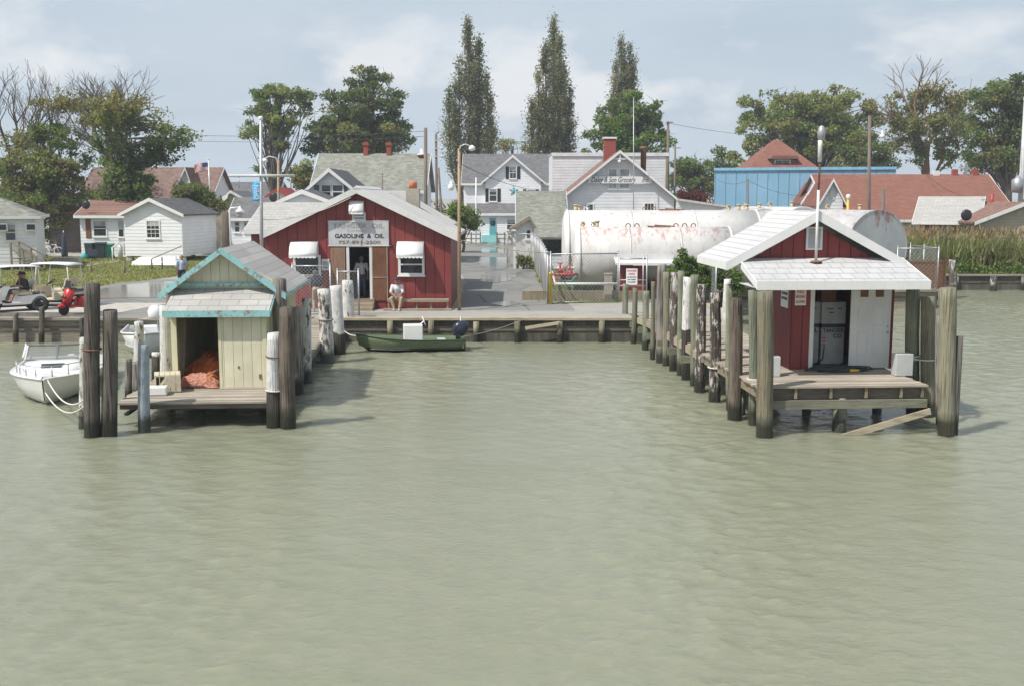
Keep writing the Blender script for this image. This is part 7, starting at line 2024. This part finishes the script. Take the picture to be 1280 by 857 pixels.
# sage shingled sheds in front of the star house
h = house('sage_shed', 'pale sage shed with a big blank shingled roof beside the grocery', 680, 80, 'shed', group='old sheds by the lane')
gable_side(h, X_(h,648), X_(h,706), Zp(h,274), Zp(h,246)+.3, 5, 'siding_old', 'sh_sage', 'white_worn', .2, .5)
h = house('sage_shed', 'low pale green lean to with a glazed front beside the tanks', 690, 73, 'shed', group='old sheds by the lane')
mb = MB(); mb.box(X_(h,670), X_(h,708), 0, 4, 0, Zp(h,297)); mb.build('wall', M['siding_old'], h)
mb = MB(); mb.prism([(X_(h,668),-.5,Zp(h,298)),(X_(h,668),3,Zp(h,283)),(X_(h,668),3,Zp(h,283)+.1),(X_(h,668),-.5,Zp(h,298)+.1)],(X_(h,709)-X_(h,668),0,0)); mb.build('roof', M['sh_sage'], h)
mb = MB(); mb.box(X_(h,676), X_(h,706), -.05, -.003, .8, Zp(h,300)); f_ = mb.build('glazed_front', M['glass'], h)
h = house('old_shed', 'small weathered grey shed with a mossy gable and one window by the lane', 660, 75, 'shed', group='old sheds by the lane')
gable_front(h, X_(h,645), X_(h,668), X_(h,662), Zp(h,283), Zp(h,272.5), 3, 'white_worn', 'sh_sage', 'timber_v', .45, .3)
win_px(h, 658.5, 288, 663, 298, 75, rows=2, fw=.11)
pf = thing('picket_screen', 'peeling white board screen overgrown with weeds before the small old shed', 'fence', (at(655,332,71).x, 71, GZ))
for k in range(7):
    mb = MB(); x = -.62 + k*.2; mb.box(x-.08,x+.08,0,.04,0,1.45+.12*math.sin(k*2.1)); mb.build('board', M['p_white'] if k % 2 else M['white_worn'], pf)
make_tree('weed_clump', 'green weeds growing up the peeling white board screen', 655, 70.6, 318, [(652,327,9,6),(663,328,5,6)], ['mid','olive'], .16, 700, 71, .02, nclump=10, clump=.3, group='weed clumps', cat='weeds')

# right: blue building, dormer house, long rust roof, small beige sheds
h = house('blue_building', 'tall blue ribbed metal building on the right', 891, 96, 'building', rotz=R(-11), group=None)
W_b = 15.2
mb = MB(); mb.prism([(0,0,0),(W_b,0,0),(W_b,0,Zp(h,211.5)),(0,0,Zp(h,212))],(0,14,0)); mb.build('wall', M['bluemetal'], h)
mb = MB(); mb.prism([(-.05,-.14,Zp(h,212)-.12),(W_b+.05,-.14,Zp(h,211.5)-.12),(W_b+.05,-.14,Zp(h,211.5)+.12),(-.05,-.14,Zp(h,212)+.12)],(0,.137,0)); mb.build('eave_trim', m_plain('blue_trim', (.22,.45,.62), .4), h)
h = house('red_roofed_house', 'rust red hipped roof with a dormer window above the blue building', 978, 122, group='village houses')
x0, x1, xr = X_(h,930), X_(h,1026), X_(h,978); z0, z1 = Zp(h,214), Zp(h,179)+.6
mb = MB(); mb.box(x0+.4, x1-.4, .4, 8.2, 0, z0); mb.build('wall', M['siding'], h)
mb = MB(); mb.add([(x0,0,z0),(x1,0,z0),(x1,8.6,z0),(x0,8.6,z0),(xr-.3,4.3,z1),(xr+.3,4.3,z1)], [(0,1,5,4),(1,2,5),(2,3,4,5),(3,0,4),(0,3,2,1)]); mb.build('roof', M['sh_rust'], h)
dz0, dz1 = at(640,208,123).z-GZ, at(640,199,123).z-GZ
mb = MB(); mb.box(X_(h,964), X_(h,994), 1.0, 4, z0-.2, dz1); d_ = mb.build('dormer', M['brick'] if False else M['sh_rust'], h)
mb = MB(); mb.prism([(X_(h,960),.5,dz1),(X_(h,998),.5,dz1),(X_(h,994),.5,dz1+.35),(X_(h,964),.5,dz1+.35)],(0,3.5,.2)); mb.build('dormer_roof', M['sh_rust'], d_)
win_px(h, 969, 201, 987, 210, 123, 1.0, cols=2, rows=1, fw=.1, sill=False)
h = house('long_roofed_house', 'long house under one huge rust red shingled roof', 1150, 84, group='village houses')
gable_side(h, X_(h,1042), X_(h,1268), Zp(h,272), at(640,220,90).z-GZ, 12, 'siding', 'sh_rust', 'white', .3, .5)
gable_front(h, X_(h,1018), X_(h,1046), X_(h,1032), Zp(h,252), Zp(h,226), 4, 'siding', 'sh_rusty', 'white', .25, .3, y0=-1.2)
mb = MB(); mb.box(X_(h,1029), X_(h,1035), -1.26, -1.203, Zp(h,250), Zp(h,238)); mb.build('gable_vent', M['white_worn'], h)
for px, w_, hh_, m_ in ((1203,.5,.35,'white'),(1228,.4,.45,'brick'),(1255,.4,.5,'brick'),(1243,.08,.9,'steel')):
    mb = MB(); zt = at(640,219,90).z-GZ; mb.box(X_(h,px)-w_/2, X_(h,px)+w_/2, 6-.2, 6.2, zt-.3, zt+hh_); mb.build('roof_vent', M[m_], h)
h = house('red_roofed_house', 'small rust red gabled roof behind the steel masts near the red shed ridge', 1018, 92, group='village houses')
gable_front(h, X_(h,1002), X_(h,1026), X_(h,1014), Zp(h,250), Zp(h,230), 6, 'siding', 'sh_rusty', 'white', .25, .3)
h = house('beige_shed', 'beige shed with a pale shingled roof and red door behind the reeds', 1180, 73, 'shed', rotz=R(-26), group='beige sheds behind the reeds')
gable_side(h, X_(h,1146), X_(h,1218), Zp(h,276), at(640,248,76.5).z-GZ, 7, 'beige', 'sh_pale', 'white', .2, .4)
mb = MB(); mb.box(X_(h,1156), X_(h,1170), -.05, -.003, 0.4, Zp(h,278)); mb.build('door', M['red_paint'], h)
mb = MB(); mb.box(X_(h,1177), X_(h,1183), -.05, -.003, 0.4, Zp(h,278)); mb.build('side_door', M['white'], h)
mb = MB(); mb.tube([(X_(h,1230),3,Zp(h,262)),(X_(h,1230),3,at(640,243,76).z-GZ)],.12,8); mb.build('flue_pipe', M['red_pipe'], h)
h = house('beige_shed', 'beige gabled house with a brown roof and satellite dish at the right border', 1272, 70, 'shed', group='beige sheds behind the reeds')
gable_front(h, X_(h,1222), X_(h,1330), X_(h,1276), Zp(h,277), Zp(h,255), 8, 'beige', 'sh_browny', 'white', .4, .4)
mb = MB(); mb.box(X_(h,1268), X_(h,1276), -.05, -.003, Zp(h,270), Zp(h,262)); mb.build('gable_vent', M['beige'], h)
dsh = thing('satellite_dish', 'dark satellite dish on the brown roof edge at the right', 'satellite dish', (at(1208,270,69.5).x, 69.5, at(1208,276,69.5).z))
mb = MB(); mb.tube([(0,.1,-.5),(0,.05,.3)],.035,6); mb.build('mast', M['steel'], dsh)
mb = MB(); mb.lathe([(.01,.0),(.25,.015),(.36,.05)],18,(0,-.05,.35),0,'y'); mb.build('dish', M['plastic_black'], dsh)

# low roofs and signs between the mast and the left trees
h = house('grey_roofed_house', 'low house with a weathered dark grey roof beyond the lamp with the white shade', 300, 96, group='village houses')
gable_front(h, X_(h,270), X_(h,318), X_(h,291), Zp(h,256), Zp(h,240), 6, 'beige', 'sh_darkx', 'white', .3, .3)
h = house('grey_roofed_house', 'long dark grey roof on the horizon left of the lamp mast', 310, 125, group='village houses')
gable_side(h, X_(h,262), X_(h,345), Zp(h,246), Zp(h,235)+.6, 8, 'siding', 'sh_darkx', 'white', .3, .3)
h = house('red_roofed_house', 'small bright red roof behind the black dish left of the chimneyed house', 348, 108, group='village houses')
gable_front(h, X_(h,330), X_(h,366), X_(h,350), Zp(h,250), Zp(h,236), 6, 'siding', 'red_pipe', 'red_pipe', .2, .3)
h = house('white_house', 'narrow white house end with dark windows right of the tree stump', 300, 84)
gable_side(h, X_(h,288), X_(h,345), Zp(h,272), Zp(h,254)+.3, 5, 'siding', 'sh_darkx', 'white', .2, .3)
win_px(h, 294, 276, 299, 290, 84, rows=2, fw=.08); win_px(h, 306, 276, 310, 290, 84, rows=2, fw=.08)
dsh = thing('satellite_dish', 'round black satellite dish before the small red roof', 'satellite dish', (at(342,247,80).x, 80, GZ))
zz = at(342,247,80).z-GZ; mb = MB(); mb.tube([(0,.1,0),(0,.1,zz)],.06,6); mb.build('mast', M['steel'], dsh)
mb = MB(); mb.lathe([(.01,.0),(.22,.015),(.34,.05)],18,(0,0,zz),0,'y'); mb.build('dish', M['plastic_black'], dsh)
bn = thing('banner_flag', 'tall blue feather banner with white letters beside the lamp mast', 'flag', (at(322,250,70).x, 70, GZ))
zb_, zt_ = at(322,252,70).z-GZ, at(319,227,70).z-GZ
mb = MB(); mb.tube([(.28,0,0),(.28,0,zb_),(.26,0,zt_-.2),(.0,0,zt_)],.02,6); mb.build('pole', M['steel'], bn)
mb = MB(); n = 8; rows = []
for i in range(n+1):
    f = i/n; z = zb_+(zt_-zb_)*f; rows.append([(-.32+.28*max(0,f-.8)*3, .05*math.sin(f*7), z),(0,.05*math.sin(f*7+1),z+.02),(.27-.2*max(0,f-.85)*5,.05*math.sin(f*7+2),z)])
mb.loft(rows, cap=False); ob = mb.build('flag_cloth', cloth('sky_blue_cloth', (.06,.38,.68)), bn); md = ob.modifiers.new('s','SOLIDIFY'); md.thickness = .008
text('lettering', 'OPEN', .42, M['gel'], bn, (-.02,-.09,(zb_+zt_)/2-.05), width=(zt_-zb_)*.7, rot=(R(90),R(-90),0))
def flag_cloth(w, h, seed, n=14):
    """waving cloth, stripes and canton by material index: returns (MB)"""
    mb = MB(); rows = []
    for i in range(n+1):
        u = i/n; rows.append([(-u*w, .10*math.sin(u*8+v*.12)*u, h*v/13 - .18*u*u*w) for v in range(14)])
    mb.loft(rows, cap=False)
    k = 0
    for i in range(n):
        for v in range(13):
            mb.m[k] = 2 if (i/n < .42 and v >= 6) else (0 if v % 2 == 0 else 1); k += 1
    return mb
fl = thing('flag_pole', 'flagpole with the stars and stripes flying over the brown roof end', 'flag', (at(262,240,96).x, 96, GZ))
zt_ = at(262,200,96).z-GZ; mb = MB(); mb.tube([(0,0,0),(0,0,zt_)],.05,8); mb.ball((0,0,zt_+.05),.09,8); mb.build('pole', M['gel'], fl)
fm = flag_cloth(1.25, .72, 1); fo = fm.build('flag_cloth', [cloth('flag_red', (.45,.04,.05)), cloth('flag_white', (.7,.68,.68)), cloth('flag_blue', (.04,.06,.20))], fl); fo.location = (0,0,zt_-.95)
md = fo.modifiers.new('s','SOLIDIFY'); md.thickness = .006
o = thing('pennant', 'white pennant hanging on a line over the low grey roofs', 'flag', at(283,248,78))
mb = MB(); mb.tube([(.25,0,.55),(-.35,0,.1)],.012,5); mb.build('line', M['cable'], o); mb = MB(); mb.loft([[(.22,0,.50),(.1,.03,.3),(-.1,.02,.35)],[(.05,.04,.0),(-.1,.02,-.05),(-.2,0,.12)],[(-.2,.02,-.22),(-.3,.02,-.1),(-.33,0,.1)]],cap=False); mb.build('cloth', M['gel'], o)
sl = thing('street_lamp', 'white shaded lamp on a short arm beside the tree stump', 'street lamp', (at(288,300,72).x, 72, GZ))
zz = at(300,266,72).z-GZ; xx = at(300,266,72).x - sl.location.x
mb = MB(); mb.tube([(0,0,0),(0,0,zz+.1),(.1,0,zz+.3),(xx-.1,0,zz+.35)],.05,8); mb.build('pole', M['gel'], sl)
mb = MB(); mb.lathe([(.07,.42),(.08,.30),(.28,.14),(.30,.0)],14,(xx,0,zz)); mb.build('lamp_head', M['gel'], sl)
mb = MB(); mb.lathe([(.22,.0),(.20,-.28),(.12,-.32)],14,(xx,0,zz)); mb.build('lamp_glass', M['glass_pale'], sl)
o = MB().tube([(0,0,0),(.03,0,2.0),(.0,.0,3.6)],[.36,.33,.30],12).build('tree_stump', M['bark'], None, (at(283,300,77).x, 77, GZ)); tag(o, 'thick bare brown tree stump between the white shed and the narrow white house', 'tree stump')

# ------------------------------------------------------------------ poles, lamps, wires
def pole(name, label, px, yb, yt, w, mat, Y, dx=0, group='utility poles', cat='pole'):
    base = at(px, 400, Y); base.z = GZ; t = at(px+dx, yt, Y); r_ = w/2/ppm(Y)
    # keep the foot below the seen part, the pole leans from px (at yb) to px+dx
    b2 = at(px, yb, Y); fz = (t.z-GZ)/(t.z-b2.z) if t.z != b2.z else 1
    foot = t.lerp(b2, fz); T = thing(name, label, cat, (foot.x, Y, GZ), 0, group)
    mb = MB(); mb.tube([(0,0,-.2),(t.x-foot.x,0,t.z-GZ)], [r_*1.12, r_*.9], 10); mb.build('shaft', M[mat], T)
    return T, Vector((t.x-foot.x,0,t.z-GZ))
mT, top = pole('lamp_mast', 'tall white steel mast with a long crossbar left of the red building', 327, 320, 148, 4.2, 'steel', 43.0, -1, None, 'mast')
zc = at(328, 220, 43).z-GZ; xa_ = at(286,220,43).x-mT.location.x; xb_ = at(369,220,43).x-mT.location.x
mb = MB(); mb.tube([(xa_,-.1,zc),(xb_,-.1,zc)],.055,8); mb.build('crossbar', M['gel_grey'], mT)
for px in (299, 364):
    x = at(px,220,43).x-mT.location.x; mb = MB(); mb.tube([(x,-.1,zc-.03),(x,-.1,zc-.5)],.02,6); mb.build('hanger', M['steel'], mT)
mb = MB(); mb.ball(top,.09,10); mb.build('finial', M['gel'], mT)
T, top = pole('street_lamp', 'rusty lamp pole with a curved arm beside the black satellite dish', 348, 300, 200, 3.4, 'rust_pole', 66, 0, 'lamp poles', 'street lamp')
mb = MB(); mb.tube([top-Vector((0,0,.4)), top+Vector((-.15,0,.12)), top+Vector((-.55,0,.2)), top+Vector((-.85,0,.05))],.04,8); mb.build('arm', M['gel_grey'], T)
mb = MB(); mb.lathe([(.06,.1),(.2,0),(.22,-.12),(.1,-.2)],12,top+Vector((-.85,0,.0))); mb.build('lamp_head', M['gel'], T)
T, top = pole('street_lamp', 'rust brown lamp pole with twin lamps standing beside the red building corner', 574, 386, 186, 4.2, 'rust_pole', 44.6, 0, 'lamp poles', 'street lamp')
mb = MB(); mb.tube([top-Vector((0,0,.3)), top+Vector((.05,0,.1)), top+Vector((.25,0,.17)), top+Vector((.48,0,.1))],.028,8); mb.build('arm', M['gel_grey'], T)
mb = MB(); mb.lathe([(.03,.08),(.13,0),(.14,-.10),(.05,-.16)],12,top+Vector((.52,0,.06))); mb.build('lamp_head', M['gel'], T)
zz = at(560,232,44.6).z-GZ; mb = MB(); mb.tube([(0,0,zz+.02),(-.5,0,zz+.03),(-.6,0,zz+.0)],.022,8); mb.build('arm', M['gel_grey'], T)
mb = MB(); mb.lathe([(.04,.2),(.05,.1),(.13,.02),(.13,-.08),(.08,-.18)],12,(-.30,0,zz-.03)); mb.build('lamp_head', M['gel'], T)
T, t530 = pole('utility_pole', 'tallest grey utility pole standing behind the chimneyed house end', 532, 260, 160, 4.6, 'pole_wood', 66, 0); P530 = Vector(T.location)+t530
T, t546 = pole('utility_pole', 'utility pole with insulators right of the tallest grey pole', 546, 265, 168, 3.4, 'pole_wood', 70, -1); P546 = Vector(T.location)+t546
for z in (.4,.9,1.4):
    mb = MB(); mb.bar(t546+Vector((-.1,-.1,-z)), t546+Vector((.35,-.1,-z)),.07,.07); mb.ball(t546+Vector((.38,-.1,-z)),.1,8); mb.build('insulator', M['gel_grey'], T)
T, _ = pole('utility_pole', 'leaning brace pole against the utility pole with insulators', 553, 280, 210, 3.2, 'pole_wood', 68, -5)
T, t835 = pole('utility_pole', 'utility pole close to the right corner of the tall white store', 835, 260, 152, 3.4, 'pole_wood', 99, 0); P835 = Vector(T.location)+t835
mb = MB(); mb.bar(t835+Vector((-.2,-.1,-.1)), t835+Vector((.45,-.1,-.1)),.09,.09); mb.build('crossarm', M['pole_wood'], T)
T, t843 = pole('utility_pole', 'thinner utility pole right of the one at the white store corner', 843, 260, 182, 2.6, 'pole_wood', 104, 1)
mb = MB(); mb.bar(t843+Vector((0,-.1,-.25)), t843+Vector((.5,-.1,-.25)),.07,.07); mb.build('crossarm', M['pole_wood'], T)
T, t935 = pole('utility_pole', 'short dark pole in front of the blue building', 935, 262, 224, 2.4, 'pole_wood', 80, 0); P935 = Vector(T.location)+t935
T, t1086 = pole('utility_pole', 'tall brown utility pole with a lamp before the rust red roof', 1086, 262, 145, 4.2, 'pole_wood', 62, 1); P1086 = Vector(T.location)+t1086
xx = at(1102,170,62).x - T.location.x; zz = at(1102,170,62).z-GZ
mb = MB(); mb.tube([(t1086.x,0,zz+.35),(t1086.x+.3,-.1,zz+.5),(xx,-.1,zz+.35)],.018,6); mb.build('arm', M['steel'], T); mb = MB(); mb.lathe([(.04,.3),(.06,.12),(.16,0),(.13,-.14)],12,(xx,-.1,zz)); mb.build('lamp_head', M['gel'], T)
pole('utility_pole', 'short stout pole beside the tall brown pole before the rust red roof', 1104, 263, 237, 5, 'pole_wood', 60, 0)
T, t1278 = pole('utility_pole', 'pale steel pole with a transformer can at the right border', 1275, 260, 120, 6, 'gel_grey', 72, 8); P1278 = Vector(T.location)+t1278
p = at(1272, 231, 71.5)-Vector(T.location); mb = MB(); mb.lathe([(.05,-.55),(.36,-.5),(.38,.3),(.2,.42),(.06,.6)],14,p); mb.build('transformer', M['steel'], T)
T, _ = pole('antenna_pole', 'thin whip antenna rising from the grocery roof', 792, 262, 122, 1.1, 'steel', 82.5, 0, None, 'antenna')
pole('flag_pole', 'thin white pole standing before the star house', 595, 300, 222, 1.6, 'gel', 108, 0, None, 'pole')
pole('flag_pole', 'thin grey post rising behind the white shed roof by the sage house', 478, 250, 216, 1.6, 'pole_wood', 64, 0, None, 'pole')

def wire(label, a, b, sag=.4, r=.013):
    rope('power_line', label, [a, b], r, 'cable', 'overhead wires', sag, 'wire')
wire('upper overhead wire running left from the tallest utility pole', Vector((-34, 82, at(20,158,82).z)), P530-Vector((0,0,.2)), .5)
wire('lower overhead wire running left from the tallest utility pole', Vector((-34, 82, at(20,166,82).z)), P530-Vector((0,0,.5)), .5)
wire('overhead wire between the utility poles and the store corner pole', P546-Vector((0,0,.3)), P835-Vector((0,0,.2)), .7)
wire('wire drooping from the lamp pole across the star house to the grocery', Vector((at(575,205,44.6).x,44.6,at(575,205,44.6).z)), Vector((at(702,236,83.5).x,83.5,at(702,236,83.5).z)), .5)
wire('overhead wire running right from the store corner pole over the blue building', P835-Vector((0,0,.15)), Vector((at(1110,168,110).x,110,at(1110,168,110).z)), .8, .016)
wire('wire along the front of the blue building to its short pole', Vector((at(893,222,95).x,95,at(893,222,95).z)), P935-Vector((0,0,.1)), .4)
wire('slack wire from the short pole right along the blue building', P935-Vector((0,0,.1)), Vector((at(1010,245,84).x,84,at(1010,245,84).z)), .3)
wire('black wire drooping over the rust red roof to the beige shed flue', Vector((at(1155,218,90).x,89.5,at(1155,218,90).z)), Vector((at(1232,250,74).x,74,at(1232,250,74).z)), .5, .02)
wire('overhead wire at the right border to the transformer pole', Vector((at(1090,163,62).x,62,at(1090,163,62).z)), P1278-Vector((0,0,3.4)), .6)
a = at(320,268,45.2); b = at(440,247,45.2)
rope('power_line', 'pale cable strung from the mast to the red building gable', [Vector((at(328,275,43).x,43,at(328,275,43).z)), Vector((b.x,44.9,b.z))], .016, 'rope', None, .25, 'cable')
rope('guy_rope', 'long yellow rope stretched from the lamp pole to the gate over the lane', [Vector((at(574,300,44.6).x,44.6,at(574,300,44.6).z)), Vector((at(640,312,47.5).x,47.5,at(640,313,47.5).z)), Vector((c0.x,c0.y,at(690,317,c0.y).z))], .018, m_plain('yellow_rope', (.5,.42,.2), .9) and 'brass', None, 0)

# ------------------------------------------------------------------ odds and ends on the lawn
def bin_(label, px, py, mat, s=1.0, open_lid=0.0, lying=False):
    p = on(px, py); T = thing('wheelie_bin', label, 'dustbin', (p.x, p.y, GZ), R(rnd.uniform(-15,15)), 'dustbins by the white house'); T.scale = (s,)*3
    mb = MB(); mb.prism([(-.26,-.26,.05),(.26,-.26,.05),(.26,.26,.05),(-.26,.26,.05)],(0,0,.01)); mb.v = []; mb.f = []; mb.m = []; mb.s = []
    mb.loft([[(-w,-w,z),(w,-w,z),(w,w,z),(-w,w,z)] for w, z in ((.25,.06),(.33,1.05))], closed=True, smooth=False); bevel(mb.build('body', mat, T), .03)
    mb = MB(); mb.prism([(-.36,-.38,1.06),(-.36,.36,1.06),(-.36,.34,1.14),(-.36,-.2,1.16)],(.72,0,0)); bevel(mb.build('lid', mat, T), .02)
    mb = MB(); mb.tube([(-.3,.40,1.02),(.3,.40,1.02)],.025,6); mb.build('handle', M['plastic_black'], T)
    for s_ in (-1,1): wheel(T, (s_*.28,.27,.12), .12, .06)
    if lying: T.rotation_euler = (R(78), 0, R(20)); T.location.z = GZ+.32
    return T
dkb = m_plain('dark_blue_plastic', (.025,.04,.055), .5); tg = m_plain('green_plastic', (.03,.24,.16), .45)
bin_('dark blue wheelie bin left of a pair under the brown shuttered window', 114, 323.6, dkb, 1.05)
bin_('dark blue wheelie bin beside the green one under the white house wall', 127, 323.6, dkb, 1.1)
bin_('bright green wheelie bin beside the dark ones', 137, 323.4, tg, 1.0)
bin_('dark bin fallen over on the grass before the standing bins', 116, 325.5, dkb, .9, 0, True)
o = MB(); o.lathe([(.22,0),(.24,.3),(.10,.42),(.10,.5)],12); o = o.build('water_can', m_plain('turquoise_plastic', (.05,.42,.5), .4), None, on(106,324)); tag(o, 'small turquoise can at the corner of the white house', 'can')
p = on(84, 331); o = MB(); o.prism([(-.9,-.3,0),(-.9,.3,0),(-.9,.3,.5),(-.9,-.3,.5)],(1.8,0,0)); o.box(-1.15,-.92,-.28,.28,.0,.42); o = bevel(o.build('concrete_block', M['concrete'], None, p), .03); tag(o, 'grey concrete block lying on the lawn', 'block')
pm = thing('furled_parasol', 'dark blue furled parasol standing behind the concrete block', 'parasol', on(81, 322))
mb = MB(); mb.tube([(0,0,0),(0,0,2.1)],.03,6); mb.build('pole', M['steel'], pm); mb = MB(); mb.lathe([(.22,.05),(.26,.3),(.20,1.0),(.14,1.5),(.03,1.95)],10); mb.build('cover', NAVY, pm)
bk = thing('bicycle', 'white bicycle leaning on the fence behind the concrete block', 'bicycle', on(65, 319.5), R(10))
for x in (-.5,.5):
    mb = MB(); torus(mb,.32,.03,20,6,'y'); mb.v = [(a+x,b,c+.34) for a,b,c in mb.v]; mb.build('wheel', M['gel'], bk)
mb = MB(); mb.tube([(-.5,0,.34),(-.15,0,.85),(.35,0,.85),(.5,0,.34)],.03,6); mb.tube([(-.15,0,.85),(0,0,.34),(.35,0,.8)],.03,6); mb.build('frame', M['gel'], bk)
mb = MB(); mb.tube([(.35,-.25,1.0),(.35,.25,1.0)],.02,6); mb.tube([(.35,0,.85),(.35,0,1.0)],.02,6); mb.build('handlebar', M['steel'], bk)
mb = MB(); mb.box(-.28,-.02,-.07,.07,.88,.94); mb.build('saddle', M['rubber'], bk)
# pasture posts, rail pieces, gas bottle
for i, (px, yb, yt, lab) in enumerate([(114.5,340,327,'thin dark fence post alone on the middle of the lawn'),(156,342,327,'thin dark fence post before the left corner of the white shed'),(190,338,324,'fence post left of the overturned skiff'),(203,337,322,'fence post right of the overturned skiff')]):
    pp_ = on(px, yb); o = MB().tube([(0,0,-.1),(0,0,at(px,yt,pp_.y).z-GZ)],.055,8).build('fence_post', M['pole_wood'], None, (pp_.x,pp_.y,GZ)); tag(o, lab, 'post', 'fence posts on the lawn')
a = on(191,338); b = on(228,330); rope('rail', 'slanting thin rail from the lawn posts up to the white shed corner', [Vector((a.x,a.y,GZ+.75)), Vector((b.x,b.y,GZ+1.25))], .035, 'rope_grey', None, 0, 'rail')
hr = thing('handrail', 'white handrail between the small white house and the white shed', 'handrail', on(141, 327))
q = on(156, 322) - on(141,327); mb = MB(); mb.tube([(0,0,0),(0,0,1.0),(q.x, q.y, 1.4),(q.x,q.y,.2)],.04,6); mb.build('rail', M['gel'], hr)
o = MB(); o.lathe([(.18,0),(.19,.9),(.12,1.0),(.05,1.1)],12); o = o.build('gas_bottle', M['gel_grey'], None, on(151, 324)); tag(o, 'grey gas bottle at the left corner of the white shed', 'gas bottle')
# low wooden fence behind the parasol
yf = thing('garden_fence', 'weathered post and rail fence behind the bicycle', 'fence', on(78, 313))
mb = MB()
for z in (.5,1.0,1.7): mb.bar((-1.8,0,z),(2.6,0,z),.05,.09)
mb.build('rail', M['timber_v'], yf)
for x in (-1.8,-.4,1.1,2.6):
    mb = MB(); mb.box(x-.06,x+.06,-.06,.06,0,1.75); mb.build('post', M['timber_v'], yf)
# dark trailer / stall seen under the thicket
h = house('garden_shed', 'dark open shed with a rusty red roof in the shade behind the bicycle', 82, 92, 'shed', group=None)
mb = MB(); mb.box(X_(h,62), X_(h,101), 0, 3, 0, Zp(h,265)); mb.build('wall', M['timber'], h)
mb = MB(); mb.prism([(X_(h,60),-.6,Zp(h,267)),(X_(h,60),3,Zp(h,258)),(X_(h,60),3,Zp(h,258)+.1),(X_(h,60),-.6,Zp(h,267)+.1)],(X_(h,102)-X_(h,60),0,0)); mb.build('roof', M['rust'], h)

# ------------------------------------------------------------------ the summer haze over the harbour
hz = MB().box(-600, 600, -60, 420, -1.5, 34).build('haze', None)
hm = bpy.data.materials.new('haze_air'); hm.use_nodes = True; nt = hm.node_tree; nt.nodes.clear()
ho_ = nt.nodes.new('ShaderNodeOutputMaterial'); pv = nt.nodes.new('ShaderNodeVolumePrincipled')
pv.inputs['Color'].default_value = (.86,.92,1.0,1); pv.inputs['Density'].default_value = .0006; pv.inputs['Anisotropy'].default_value = .2
nt.links.new(pv.outputs[0], ho_.inputs['Volume']); hz.data.materials.clear(); hz.data.materials.append(hm)
tag(hz, kind='stuff')
